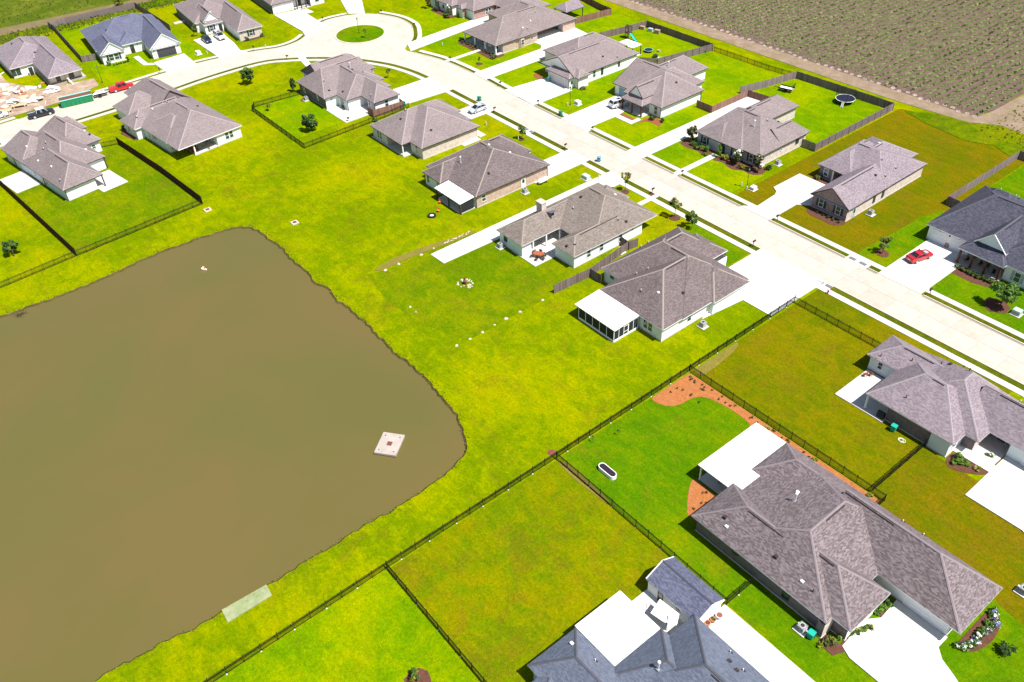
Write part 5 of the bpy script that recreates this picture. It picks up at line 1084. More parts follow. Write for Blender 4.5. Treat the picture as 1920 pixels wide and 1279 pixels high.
make_tree('sapling', 'bare little sapling in the garden with the oval white tank, farther from the fence corner', 'tree', (-57.0, 60.4, 0), 1.3, .3, .3, 26, .12, ['leaf_olive'], 15, .015, 4)
make_tree('sapling', 'bare little sapling in the garden with the oval white tank, close to the iron fence', 'tree', (-58.2, 56.8, 0), 1.3, .3, .3, 26, .12, ['leaf_olive'], 16, .015, 4)
make_tree('sapling', 'yellow green young tree in the round mulch bed at the bottom edge', 'tree', (-45.3, 19.3, 0), 1.8, .8, .6, 190, .18, ['leaf_yellow', 'leaf_green'], 17, .03, 8)
MG = ['leaf_magnolia', 'leaf_magnolia', 'leaf_olive', 'petal_white']
make_tree('magnolia', 'magnolia with pale tips left of the arched entrance', 'tree', (-108.0, 131.6, 0), 4.2, 1.3, 1.9, 900, .24, MG[:3], 18, .07)
make_tree('magnolia', 'white flowering magnolia in the middle of the bed before the grey brick house', 'tree', (-95.2, 130.6, 0), 4.0, 1.1, 1.8, 800, .24, MG + ['leaf_olive'], 19, .07)
make_tree('magnolia', 'white flowering magnolia at the right corner of the grey brick house', 'tree', (-90.4, 131.2, 0), 4.0, 1.3, 1.8, 900, .24, MG + ['leaf_magnolia'], 20, .07)
make_tree('magnolia', 'small magnolia at the upper left of the white fronted red brick house', 'tree', (-214.6, 138.2, 0), 4.6, 1.0, 1.9, 500, .24, MG[:3], 21, .06)
make_tree('magnolia', 'small flowering tree in a curved white edged bed by the red brick house', 'tree', (-203.6, 137.6, 0), 4.2, .9, 1.6, 460, .22, MG, 22, .06)
make_tree('tree', 'columnar dark evergreen by the fence at the left wall of the corner house', 'tree', (-190.0, 81.6, 0), 3.6, .9, 1.7, 700, .2, ['leaf_dark', 'leaf_green'], 23, .06)
make_tree('conifer', 'narrow green conifer beside the arched entrance', 'conifer', (-99.6, 130.3, 0), 3.0, .62, 1.4, 600, .16, ['leaf_bright', 'leaf_green'], 24, .05)
make_tree('tree', 'dark bush tree in the bed at the upper left weedy field edge', 'tree', (-281.5, 71.5, 0), 4.0, 2.2, 1.7, 600, .3, ['leaf_olive', 'leaf_yellow'], 25, .08)
for x, y, rx, h, mats, lab in ((-106.6, 130.6, .9, 1.2, G_, 'leafy green shrub nearest the left magnolia'), (-104.9, 130.2, 1.0, 1.3, G_, 'leafy green shrub under the left shuttered window of the grey brick house'), (-103.0, 130.0, .9, 1.5, ['leaf_bright', 'leaf_green'], 'bright green shrub just left of the arched entrance'), (-101.9, 128.7, .6, .7, ['leaf_bright', 'leaf_green'], 'low round green shrub beside the entrance path'),
        (-98.0, 130.4, .85, 1.2, ['leaf_yellow', 'leaf_olive'], 'round yellow shrub right of the arched entrance'), (-93.6, 130.0, .75, 1.0, ['leaf_yellow', 'leaf_olive'], 'round yellow shrub between the two right magnolias'), (-92.6, 130.4, .6, .8, ['leaf_yellow', 'leaf_olive'], 'smaller yellow shrub beside the right magnolia'), (-89.6, 133.6, .8, 1.1, ['leaf_dark', 'leaf_green'], 'dark shrub at the corner by the white air conditioner'),
        (-80.9, 137.5, .7, .9, ['leaf_olive', 'leaf_green'], 'pale shrub under the recessed window of the dark gable house'), (-120.6, 132.6, .7, .8, ['leaf_dark', 'leaf_olive'], 'low dark shrub in the red mulch bed'), (-118.3, 133.5, .6, 1.1, ['leaf_dark', 'leaf_green'], 'dark shrub at the right corner of the red mulch bed'), (-187.6, 130.1, .9, 1.0, ['leaf_dark', 'leaf_olive'], 'dark shrub at the left end of the columned porch'), (-172.2, 128.6, .8, .9, ['leaf_olive', 'leaf_dark'], 'olive shrub at the right end of the columned porch'),
        (-206.0, 138.4, 1.2, 1.2, ['leaf_dark', 'leaf_green'], 'dark shrub beside the path of the red brick house'), (-211.4, 138.5, 1.3, 1.0, ['leaf_dark', 'mulch_brown'], 'dark reddish shrub under the shuttered windows of the red brick house'), (-229.2, 88.1, .6, 1.3, ['leaf_bright', 'leaf_green'], 'left green shrub at the pink front wall'), (-229.0, 92.3, .6, 1.2, ['leaf_bright', 'leaf_green'], 'right green shrub at the pink front wall'),
        (-238.6, 53.6, .55, 2.0, ['leaf_dark', 'leaf_green'], 'dark clipped conifer shrub left of the farmhouse window'), (-237.9, 58.2, .5, 1.5, ['leaf_dark', 'leaf_green'], 'dark clipped conifer shrub right of the farmhouse window'), (-197.6, 43.3, 1.1, 1.5, ['leaf_olive', 'mulch_brown'], 'reddish brown shrub at the left end of the mauve roofed house'), (-25.1, 89.9, 1.0, 1.2, ['leaf_bright', 'leaf_green'], 'large bright green shrub at the entrance of the right edge house'), (-24.0, 90.3, .6, .7, ['leaf_green', 'leaf_bright'], 'small green shrub beside the large bright shrub'), (-22.6, 90.6, .5, .5, ['leaf_yellow', 'stone_tan'], 'low tan plant in the bed by the entrance path'), (-22.8, 94.1, .5, .5, ['leaf_green', 'petal_white'], 'low plant with pale leaves by the recessed door'),
        (-20.0, 55.7, .75, .9, ['leaf_olive', 'leaf_dark'], 'olive shrub at the front corner of the large brick house'), (-44.6, 75.9, .75, .7, ['leaf_yellow', 'leaf_bright'], 'yellow green shrub in the mulch strip by the iron fence'), (-36.9, 76.5, .45, .5, ['leaf_yellow'], 'small yellow shrub at the lower end of the mulch strip'), (-28.9, 76.6, .4, .5, ['leaf_yellow', 'leaf_green'], 'small green shrub where the two iron fences meet'), (-142.4, 157.8, .9, .9, ['leaf_bright', 'petal_white'], 'pale shrub by the fence of the playset garden'), (-144.2, 158.6, .9, 1.0, ['leaf_green', 'leaf_dark'], 'dark green shrub beside the pale shrub in the playset garden'), (-139.0, 169.6, 1.2, .9, ['leaf_bright', 'leaf_green'], 'leafy plants against the fence of the playset garden'),
        (-142.9, 132.6, .8, .7, ['leaf_olive', 'mulch_brown'], 'withered plant at the corner of the white sided house'), (-162.4, 87.4, .7, .8, ['leaf_olive', 'leaf_green'], 'olive shrub at the foot of the reddish bin screen'), (-7.6, 69.0, .9, 1.2, ['leaf_dark', 'leaf_green'], 'dark feathery plant on the lawn at the bottom right edge')):
    make_shrub(lab, (x, y, .05), rx, h, int(260 * rx + 120), .13 + .06 * rx, mats, int(abs(x * 7 + y * 3)))
for k in range(6): make_shrub('small clipped bush in the row along the dark brick gable', (-74.4 + 1.1 * k, 127.2 - .05 * k, .08), .32, .5, 90, .12, ['leaf_green', 'leaf_dark'], 300 + k, group='row of small bushes along the dark brick gable')
for k in range(10): make_shrub('clipped dark bush in the hedge before the timber porch', (-47.6 + .72 * k, 129.5 - .07 * k + .012 * k * k, .08), .48, .75, 170, .14, ['leaf_olive', 'leaf_green', 'leaf_dark'], 330 + k, name='hedge_bush', group='hedge bushes before the timber porch')
for k in range(9): make_shrub('dark bush in the hedge along the columned porch', (-186.2 + 1.6 * k + (.9 if k > 4 else 0), 129.6, .08), .62, .7, 110, .18, ['leaf_dark', 'leaf_olive'], 350 + k, name='hedge_bush', group='hedge bushes along the columned porch')
for k in range(6): make_shrub('small dark bush in the row under the farmhouse window', (-238.1 + .06 * k, 54.6 + .6 * k, .05), .32, .4, 70, .13, ['leaf_dark'], 370 + k, group='row of small bushes under the farmhouse window')
for k in range(9): make_shrub('yellow green bush in the hedge on the front walk of the large brick house', (-20.5 + .28 * k, 54.9 + .72 * k, .08), .42, .6, 190, .13, ['leaf_yellow', 'leaf_bright', 'leaf_dark'], 390 + k, name='hedge_bush', group='hedge bushes at the front of the large brick house')
for k in range(3): make_shrub('green bush between the garage and the front wing of the large brick house', (-18.9 + .12 * k, 63.0 + .8 * k, .08), .6, .8, 260, .16, ['leaf_bright', 'leaf_green'], 410 + k, name='hedge_bush', group='bushes by the garage of the large brick house')
for k in range(16):
    r = random.Random(420 + k); t = k / 15; a = -1.35 + 2.7 * t
    make_shrub('bush of white and blue flowers in the curved bed at the garage wall', (-11.1 + 1.7 * math.cos(a) * r.uniform(.35, 1), 69.2 + 3.5 * math.sin(a), .08), .55, .7, 240, .12, [['leaf_green', 'petal_white', 'leaf_dark'], ['leaf_green', 'leaf_bright', 'leaf_dark'], ['petal_white', 'leaf_green', 'petal_blue']][k % 3], 430 + k, name='flower_bush', group='flower bushes in the curved bed at the garage wall')
r = random.Random(9)
for k in range(46):
    if k < 30: x, y = r.uniform(-58.6, -29), r.uniform(75.9, 76.8)
    elif k < 39: x, y = r.uniform(-58.3, -54), r.uniform(69.6, 76)
    else: x, y = r.uniform(-44, -40), r.uniform(58.5, 61.8)
    if k >= 30 and k < 39 and x > -56 and y < 73.5: y += 3
    make_shrub('tiny dark plant set out in the orange mulch', (x, y, .08), .2, .25, 26, .11, ['leaf_dark', 'leaf_olive'], 500 + k, name='bedding_plant', cat='plant', group='bedding plants in the orange mulch')
# ------------------------------------------------------------------ vehicles
def loft(m, secs, mat):
    """secs: list of (x, [(y,z)...]) closed rings, same count"""
    for i in range(len(secs) - 1):
        x0, A = secs[i]; x1, B = secs[i + 1]; n = len(A)
        for k in range(n):
            a, b, c, d = A[k], A[(k + 1) % n], B[(k + 1) % n], B[k]
            m.poly([(x0, *a), (x0, *b), (x1, *c), (x1, *d)], mat)
    m.poly([(secs[0][0], *p) for p in secs[0][1]][::-1], mat); m.poly([(secs[-1][0], *p) for p in secs[-1][1]], mat)
def body_ring(w, zb, zt, crown=.05):
    zm = zb + (zt - zb) * .55
    return [(-w * .9, zb), (-w, zb + .14), (-w, zm), (-w * .93, zt - .03), (-w * .6, zt + crown * .7), (0, zt + crown), (w * .6, zt + crown * .7), (w * .93, zt - .03), (w, zm), (w, zb + .14), (w * .9, zb)]
def car(label, loc, rz, paint, style='sedan', name='parked_car', group='parked vehicles', cat='car', roof_paint=None):
    """x forward; every style has its own profile"""
    P = {'sedan': dict(L=4.7, W=.90, H=1.45, prof=[(-2.35, .45, .80, .8), (-2.25, .28, .98, .92), (-1.5, .22, 1.02, 1), (-.6, .2, .98, 1), (.6, .2, .96, 1), (1.4, .22, .90, .98), (2.1, .26, .76, .9), (2.33, .34, .60, .74)], cab=(-1.95, -.95, .35, 1.25)),
         'coupe': dict(L=4.75, W=.93, H=1.36, prof=[(-2.37, .42, .84, .84), (-2.28, .28, .98, .94), (-1.5, .22, 1.02, 1), (-.6, .2, .96, .98), (.6, .2, .94, .98), (1.5, .22, .90, .98), (2.15, .26, .80, .92), (2.36, .32, .64, .8)], cab=(-1.75, -.85, .10, .95)),
         'suv': dict(L=4.9, W=.97, H=1.78, prof=[(-2.45, .5, .98, .88), (-2.38, .32, 1.12, .96), (-1.5, .25, 1.14, 1), (-.2, .24, 1.10, 1), (.9, .24, 1.08, 1), (1.7, .26, 1.00, .98), (2.25, .3, .88, .9), (2.44, .4, .70, .78)], cab=(-2.36, -2.02, .45, 1.25)),
         'pickup': dict(L=5.8, W=.99, H=1.85, prof=[(-2.9, .5, 1.02, .95), (-2.86, .4, 1.06, .98), (-1.0, .3, 1.06, 1), (0, .3, 1.08, 1), (1.3, .3, 1.10, 1), (2.2, .32, 1.06, .98), (2.75, .38, .96, .93), (2.9, .45, .8, .86)], cab=(-1.05, -.85, .85, 1.45))}[style]
    W, H = P['W'], P['H']; t = thing(name, label, cat, loc, rz, group); m = MB()
    loft(m, [(x, body_ring(W * s, zb, zt)) for x, zb, zt, s in P['prof']], paint)
    wx = (P['L'] * .30, -P['L'] * .29)
    m.build('body', t)
    b0, r0, r1, b1 = P['cab']; zb = max(z for x, _, z, _ in P['prof'] if b0 - .3 <= x <= b1 + .3) - .02; wb, wr = W * .90, W * .70; m = MB()
    bt = [(b0, -wb, zb), (b1, -wb * .96, zb - .03), (b1, wb * .96, zb - .03), (b0, wb, zb)]; rt = [(r0, -wr, H - .05), (r1, -wr, H - .05), (r1, wr, H - .05), (r0, wr, H - .05)]
    for k in range(4): m.poly([bt[k], bt[(k + 1) % 4], rt[(k + 1) % 4], rt[k]], 'car_glass')
    g = m.build('cabin_glass', t); m = MB()
    rr = body_ring(wr * 1.04, H - .09, H - .02, .045); loft(m, [(r0 - .06, rr), (r1 + .06, rr)], roof_paint or paint)
    for k in range(4): m.bar(Vector(bt[k]) * .995, Vector(rt[k]) + Vector((0, 0, .0)), .05, roof_paint or paint, 4)
    for f in ((.42, .52) if style != 'suv' else (.34, .44, .68)):
        for sg in (-1, 1):
            xb, xr = b0 + (b1 - b0) * f, r0 + (r1 - r0) * f; m.bar((xb, sg * wb * .985, zb), (xr, sg * wr * 1.0, H - .05), .035, roof_paint or paint, 4)
    m.build('roof_panel', t)
    if style == 'pickup':
        m = MB(); m.box(-2.8, -1.12, -W * .78, W * .78, 1.00, 1.09, 'steel_grey' if paint != 'paint_black' else 'board_white'); m.build('cargo_bed', t)
        for sg in (-1, 1):
            m = MB(); m.box(-2.86, -1.05, sg * W * .86 - .07, sg * W * .86 + .07, 1.0, 1.2, paint); m.build('bed_side', t)
        m = MB(); m.box(-2.9, -2.8, -W * .85, W * .85, .62, 1.2, paint); m.build('tailgate', t)
    if style == 'suv':
        m = MB(); m.box(-.75, .15, -.36, .36, H + .015, H + .04, 'car_glass'); m.build('sunroof', t)
        for sg in (-1, 1):
            m = MB(); m.box(r0 + .1, r1, sg * wr - .03, sg * wr + .03, H - .03, H + .06, 'steel_light'); m.build('roof_rail', t)
    wr_ = .34 if style in ('sedan', 'coupe') else .39
    for x in wx:
        for sg in (-1, 1):
            m = MB(); n = 16; y0, y1 = sg * (W - .22), sg * (W + .015)
            m.bar((0, y0, 0), (0, y1, 0), wr_, 'rubber', n); o = m.build('wheel', t, (x, 0, wr_)); m = MB(); m.bar((0, y1 * .985, 0), (0, y1 + sg * .012, 0), wr_ * .68, 'steel_light', 12)
            for k in range(5): a = k * 1.2566; m.bar((.05 * math.cos(a), y1 + sg * .014, .05 * math.sin(a)), (wr_ * .6 * math.cos(a), y1 + sg * .014, wr_ * .6 * math.sin(a)), .028, 'plastic_grey', 4)
            m.build('rim', o)
    xf, xr = P['L'] / 2, -P['L'] / 2
    for sg in (-1, 1):
        zf = P['prof'][-2][2]; m = MB(); m.box(xf - .28, xf - .04, sg * W * .62 - .17, sg * W * .62 + .17, zf - .17, zf - .02, 'lamp_glass'); m.build('headlight', t)
        zr = P['prof'][0][2]; m = MB(); m.box(xr - .01, xr + .14, sg * W * .66 - .16, sg * W * .66 + .16, zr - .14, zr + .06, 'red_paint'); m.build('taillight', t)
        m = MB(); m.box(b1 - .28, b1 - .08, sg * (W + .10) - .09, sg * (W + .10) + .09, zb - .02, zb + .12, paint); m.build('wing_mirror', t)
    m = MB(); m.box(xf - .06, xf + .02, -W * .45, W * .45, .42, .60, 'black_plastic'); m.build('grille', t)
    m = MB(); m.box(xr - .02, xr + .02, -.26, .26, .56, .68, 'board_white'); m.build('number_plate', t)
    if style == 'coupe':
        m = MB(); m.box(-2.3, -2.05, -W * .82, W * .82, 1.03, 1.08, paint); m.build('spoiler', t)
        m = MB(); m.poly([(.95, -W * .42, 1.005), (1.62, -W * .38, .965), (1.62, W * .38, .965), (.95, W * .42, 1.005)], 'plastic_grey'); m.build('hood_stripe', t)
    return t
CZ = .20
car('silver grey sedan parked at the mouth of the drive by the green bin', (-150.5, 107.4, CZ), R_(-90), 'paint_silver', 'sedan')
car('red coupe parked on the white drive before the twin garage doors', (-53.2, 127.2, CZ), R_(76), 'paint_red', 'coupe')
car('silver SUV with dark sunroof parked before the blue garage door', (-130.4, 132.3, CZ), R_(80), 'paint_pearl', 'suv')
car('navy blue car parked outermost on the drive of the pink and white house', (-236.4, 79.6, CZ), R_(-3), 'paint_navy', 'sedan')
car('light silver car parked nearest the front door of the pink and white house', (-236.0, 83.2, CZ), R_(-3), 'paint_pearl', 'suv', roof_paint='paint_silver')
car('bright red pickup truck parked at the kerb with a trailer behind it', (-221.0, 50.6, RZ + .01), R_(85), 'paint_scarlet', 'pickup', cat='pickup truck')
car('white and black pickup truck parked at the kerb in front of the green dumpster', (-219.6, 31.0, RZ + .01), R_(86), 'paint_black', 'pickup', cat='pickup truck', roof_paint='paint_pearl')
car('white car nose barely showing at the left edge by the building site', (-226.0, 22.8, .07), R_(85), 'paint_white', 'sedan')
# dumpster
t = thing('dumpster', 'long green roll off dumpster filled with brown rubble at the kerb', 'dumpster', (-220.9, 39.6, RZ), R_(81)); L_, W_, H_ = 3.6, 1.25, 1.75
m = MB()
for sg in (-1, 1): m.poly([(-L_, sg * W_ * .92, .2), (L_, sg * W_ * .92, .2), (L_, sg * W_, H_), (-L_, sg * W_, H_)], 'dumpster_green')
for sg in (-1, 1): m.poly([(sg * L_, -W_ * .92, .2), (sg * L_, W_ * .92, .2), (sg * (L_ + .15), W_, H_), (sg * (L_ + .15), -W_, H_)], 'dumpster_green')
m.box(-L_, L_, -W_ * .92, W_ * .92, .12, .22, 'dumpster_green'); m.build('body', t)
m = MB(); m.poly([(-L_, -W_, H_ - .25), (0, -W_, H_ - .15), (0, W_, H_ - .1), (-L_, W_, H_ - .25)], 'rust'); m.poly([(0, -W_, H_ - .15), (L_, -W_, H_ - .28), (L_, W_, H_ - .2), (0, W_, H_ - .1)], 'rust'); m.build('rubble_fill', t)
for sg in (-1, 1):
    m = MB(); m.box(-L_ - .15, L_ + .15, sg * W_ - .09, sg * W_ + .09, H_ - .04, H_ + .1, 'dumpster_rim'); m.build('rim', t)
    for k in range(8): m = MB(); x = -L_ + .35 + k * .98; m.box(x - .05, x + .05, sg * W_ * .98 - .06, sg * W_ * .98 + .06, .2, H_ - .04, 'dumpster_green'); m.build('rib', t)
for x in (-2.6, 2.6): m = MB(); m.bar((x, -.9, .1), (x, .9, .1), .1, 'rubber', 8); m.build('roller', t)
def flat_trailer(label, loc, rz, load=None, gate=False):
    t = thing('trailer', label, 'trailer', loc, rz); m = MB(); m.box(-1.6, 1.6, -.85, .85, .52, .62, 'board_white'); m.build('deck', t)
    m = MB()
    for sg in (-1, 1): m.box(-1.6, 1.6, sg * .87 - .025, sg * .87 + .025, .62, .95, 'iron_black')
    m.build('side_rail', t); m = MB(); m.bar((1.6, -.5, .5), (2.9, 0, .5), .04, 'iron_black'); m.bar((1.6, .5, .5), (2.9, 0, .5), .04, 'iron_black'); m.bar((2.9, 0, .5), (2.9, 0, 0), .04, 'iron_black'); m.build('tow_bar', t)
    for sg in (-1, 1):
        m = MB(); m.bar((-.2, sg * .95, .32), (-.2, sg * 1.12, .32), .32, 'rubber', 14); m.build('wheel', t); m = MB(); m.box(-.65, .25, sg * 1.04 - .13, sg * 1.04 + .13, .66, .70, 'iron_black'); m.build('mudguard', t)
    if gate:
        m = MB()
        for z in (.65, 1.3, 1.95): m.box(-1.65, -1.61, -.85, .85, z, z + .05, 'iron_black')
        for k in range(8): y = -.85 + k * .243; m.box(-1.65, -1.61, y - .015, y + .015, .65, 2.0, 'iron_black')
        m.build('ramp_gate', t)
    if load:
        m = MB()
        for k in range(7): y = -.7 + k * .2; m.box(-1.4 + .1 * (k % 3), 1.3 - .15 * (k % 2), y, y + .16, .62, .80 + .09 * (k % 3), load)
        m.build('load', t)
    return t
flat_trailer('white loaded trailer hitched behind the red pickup truck', (-221.0, 45.3, RZ), R_(82), 'board_white')
flat_trailer('small utility trailer with a raised ramp gate near the garden trampoline', (-110.0, 165.6, .06), R_(195), None, True)

# ------------------------------------------------------------------ street furniture
def lamp_post(label, loc):
    t = thing('street_lamp', label, 'street lamp', loc, group='black street lamps'); m = MB(); m.bar((0, 0, 0), (0, 0, .5), .13, 'iron_black', 8, .08); m.bar((0, 0, .5), (0, 0, 3.75), .055, 'iron_black', 8, .045); m.build('pole', t)
    m = MB(); m.bar((0, 0, 3.75), (0, 0, 3.85), .13, 'iron_black', 8); m.bar((0, 0, 4.25), (0, 0, 4.45), .22, 'iron_black', 8, .03)
    for k in range(4): a = k * math.pi / 2 + .78; m.bar((.1 * math.cos(a), .1 * math.sin(a), 3.85), (.16 * math.cos(a), .16 * math.sin(a), 4.25), .015, 'iron_black')
    m.build('lantern_frame', t); m = MB(); m.bar((0, 0, 3.86), (0, 0, 4.24), .085, 'lamp_glass', 8, .14); m.build('lantern', t)
for x, y, l in ((-87.8, 124.7, 'street lamp on the lawn right of the flowering magnolias'), (-138.5, 124.7, 'street lamp beside the drive of the white sided house with the big gable'), (-229.0, 48.4, 'street lamp on the farmhouse lawn near the building site'), (-211.6, 112.9, 'street lamp in the middle of the traffic island')): lamp_post('tall black ' + l, (x, y, .05))
def mailbox(label, loc, rz):
    t = thing('mailbox', label, 'mailbox', loc, rz, group='black mailboxes along the street'); m = MB(); m.bar((0, 0, 0), (0, 0, 1.15), .05, 'iron_black', 6); m.bar((0, 0, .75), (0, .32, 1.0), .03, 'iron_black'); m.build('post', t)
    m = MB(); m.box(-.11, .11, -.12, .5, 1.02, 1.2, 'iron_black')
    for k in range(6):
        a0, a1 = k * math.pi / 6, (k + 1) * math.pi / 6; m.poly([(.11 * math.cos(a0), -.12, 1.2 + .11 * math.sin(a0)), (.11 * math.cos(a0), .5, 1.2 + .11 * math.sin(a0)), (.11 * math.cos(a1), .5, 1.2 + .11 * math.sin(a1)), (.11 * math.cos(a1), -.12, 1.2 + .11 * math.sin(a1))], 'iron_black')
    m.build('box', t); m = MB(); m.box(.115, .135, .15, .2, 1.2, 1.4, 'red_paint'); m.build('flag', t)
for x, y, rz, l in ((-125.2, 119.4, 180, 'by the drive with the silver SUV'), (-123.3, 109.6, 0, 'by the drive of the brick side wall house'), (-143.4, 119.4, 180, 'by the drive of the big white gable house'), (-178.2, 119.7, 180, 'at the path of the columned porch'), (-157.5, 119.6, 180, 'between the two drives beyond the silver sedan'), (-147.4, 109.6, 0, 'beside the silver grey sedan'), (-209.0, 89.6, -50, 'at the front path of the corner house'), (-204.6, 126.6, 150, 'right of the turning circle by the red brick house'), (-227.0, 110.4, 90, 'left of the turning circle by the pillared house'), (-220.4, 125.8, 200, 'at the top of the turning circle'), (-224.2, 61.6, 90, 'by the farmhouse drive'), (-221.0, 86.2, 100, 'by the curved verge of the pink and white house'), (-99.3, 119.3, 180, 'at the path to the arched entrance'), (-98.4, 109.8, 0, 'on a mulch square at the U shaped house'), (-74.1, 109.7, 0, 'by the wide drive of the screened porch house'), (-76.6, 119.6, 180, 'by the curved drive of the dark gable house'), (-46.6, 119.6, 180, 'by the drive with the red coupe')):
    mailbox('black mailbox on a post ' + l, (x, y, .07), R_(rz))
def bin_(label, loc, rz, mat):
    t = thing('wheelie_bin', label, 'trash bin', loc, rz, group='wheeled trash bins'); m = MB(); a, b = .27, .34
    lo_ = [(-a, -a, .06), (a, -a, .06), (a, a, .06), (-a, a, .06)]; hi = [(-b, -b, .95), (b, -b, .95), (b, b, .95), (-b, b, .95)]
    for k in range(4): m.poly([lo_[k], lo_[(k + 1) % 4], hi[(k + 1) % 4], hi[k]], mat)
    m.poly(lo_[::-1], mat); m.build('body', t)
    m = MB(); loft(m, [(-.38, [(-.36, .95), (-.36, 1.0), (-.2, 1.05), (.2, 1.05), (.36, 1.0), (.36, .95)]), (.38, [(-.36, .95), (-.36, 1.0), (-.2, 1.07), (.2, 1.07), (.36, 1.0), (.36, .95)])], mat); m.build('lid', t)
    m = MB(); m.bar((-.3, .42, .93), (.3, .42, .93), .025, mat); m.build('handle', t)
    for sg in (-1, 1): m = MB(); m.bar((sg * .26, .3, .1), (sg * .34, .3, .1), .1, 'rubber', 10); m.build('wheel', t)
for x, y, rz, mat, l in ((-151.6, 129.5, 20, 'bin_green', 'green wheeled bin before the wide pale garage door'), (-135.9, 119.5, 10, 'bin_green', 'green wheeled bin at the kerb left of the silver SUV drive'), (-114.7, 111.2, 30, 'bin_blue', 'blue wheeled bin standing on the street'), (-154.6, 110.9, 10, 'bin_green', 'green wheeled bin on the street above the silver grey sedan'), (-164.7, 96.6, 0, 'bin_green', 'green wheeled bin at the reddish bin screen'), (-175.9, 153.6, 0, 'bin_green', 'green wheeled bin inside the carport of the columned house'), (-21.7, 54.9, 5, 'bin_teal', 'teal green wheeled bin beside the large brick house'), (-33.4, 88.75, 5, 'bin_teal', 'bright teal wheeled bin at the dark brick wall on the right')): bin_(l, (x, y, .12 if y > 100 else .05), R_(rz), mat)
def ac(label, loc, s=1.0, mat='steel_grey'):
    t = thing('air_conditioner', label, 'air conditioner', loc, group='outdoor air conditioner units'); m = MB(); m.box(-.75, .75, -.65, .65, 0, .1, 'walk_concrete'); m.build('pad', t)
    m = MB(); m.box(-.42, .42, -.42, .42, .1, .95 * s, mat)
    for k in range(10):
        z = .18 + k * .07
        m.box(-.435, .435, -.435, .435, z, z + .025, 'plastic_grey', bottom=False)
    m.build('casing', t); m = MB(); m.ring((0, 0), .24, .36, .95 * s, .985 * s, 'plastic_grey', 16); m.disc((0, 0), .24, .955 * s, 'vent_dark', 16); m.build('fan_grille', t)
for x, y, l in ((-115.3, 92.2, 'pink brick side wall'), (-88.3, 91.6, 'white side wall of the U shaped house'), (-65.1, 86.6, 'white side wall of the screened porch house'), (-66.7, 133.6, 'right wall of the dark gable house'), (-89.6, 136.4, 'corner of the grey brick house'), (-103.6, 76.8, 'left rear wall of the U shaped house'), (-183.4, 81.3, 'dark brick rear wall of the corner house'), (-22.9, 54.9, 'lower wall of the large brick house'), (-10, 77.4, 'lawn at the right edge')): ac('grey air conditioner by the ' + l, (x, y, .05), .95)
def cabinet(label, loc, mat, sx=.75, h=.8):
    t = thing('utility_cabinet', label, 'utility cabinet', loc, group='electrical utility cabinets'); m = MB(); m.box(-sx - .2, sx + .2, -.75, .75, 0, .07, 'walk_concrete'); m.build('pad', t); m = MB(); m.box(-sx, sx, -.5, .5, .07, h, mat); m.poly([(-sx, -.55, h * .7), (sx, -.55, h * .7), (sx, -.5, h), (-sx, -.5, h)], mat); m.build('casing', t)
    m = MB(); m.box(-sx * .9, sx * .9, -.52, -.5, .15, h * .68, 'plastic_grey'); m.build('door', t)
cabinet('pale green electrical cabinet on the lawn before the brick side wall house', (-111.4, 104.6, .05), 'transformer_green'); cabinet('white electrical cabinet next to the street lamp of the white sided house', (-137.6, 126.2, .05), 'box_white', .6, .9); cabinet('white electrical cabinet between the farmhouse and the pink house drives', (-229.6, 74.2, .05), 'box_white'); cabinet('white electrical cabinet at the right edge beyond the broad tree', (-35.2, 124.9, .05), 'transformer_green', .6, .9); cabinet('round topped white cabinet beside the street lamp near the magnolias', (-86.6, 125.2, .05), 'box_white', .45, .7)
def pedestal(label, loc):
    t = thing('utility_pedestal', label, 'utility pedestal', loc, group='pale utility pedestals'); m = MB(); m.bar((0, 0, 0), (0, 0, .75), .13, 'transformer_green', 8, .11); m.build('stake', t); m = MB(); m.bar((0, 0, .72), (0, 0, .85), .14, 'transformer_green', 8, .06); m.build('cap', t)
for x, y, l in ((-89.0, 124.6, 'left of the street lamp near the magnolias'), (-87.4, 124.2, 'right of the street lamp near the magnolias'), (-138.6, 124.0, 'at the foot of the street lamp of the white sided house'), (-109.6, 106.4, 'by the pale green electrical cabinet'), (-228.0, 76.0, 'by the farmhouse drive cabinet'), (-133.6, 105.4, 'beside the pale young tree at the storm drain'), (-188.6, 124.5, 'on the lawn left of the columned porch'), (-221.0, 89.5, 'at the curved walk of the pink and white house'), (-229.6, 120, 'at the drive left of the turning circle'), (-143.9, 104.6, 'orange stained, on the lawn below the silver grey sedan')): pedestal('pale utility pedestal ' + l, (x, y, .05))
t = thing('fire_hydrant', 'small red fire hydrant by the storm drain at the sidewalk', 'hydrant', (-57.5, 108.0, .06)); m = MB(); m.bar((0, 0, 0), (0, 0, .55), .12, 'red_paint', 8); m.bar((0, 0, .55), (0, 0, .72), .13, 'red_paint', 8, .05); m.build('barrel', t); m = MB(); m.bar((-.22, 0, .42), (.22, 0, .42), .07, 'red_paint', 8); m.bar((0, -.2, .42), (0, 0, .42), .07, 'red_paint', 8); m.build('nozzle', t)
for x, y, l in ((-60.6, 119.25, 'far kerb, left one of the pair'), (-58.6, 119.25, 'far kerb, right one of the pair'), (-60.2, 109.7, 'near kerb, upper left one of the pair'), (-58.5, 109.7, 'near kerb, right one of the pair by the hydrant'), (-136.1, 109.7, 'near kerb before the brick side wall house, left one'), (-134.3, 109.7, 'near kerb before the brick side wall house, right one')):
    t = thing('storm_drain', 'grey storm drain grate in the ' + l, 'drain grate', (x, y, .092), group='storm drain grates in the kerb'); m = MB(); m.box(-.62, .62, -.36, .36, -.03, .006, 'vent_dark'); m.build('frame', t); m = MB()
    for k in range(13): X = -.56 + k * .0933; m.box(X - .028, X + .028, -.33, .33, 0, .02, 'steel_grey')
    m.build('bars', t)
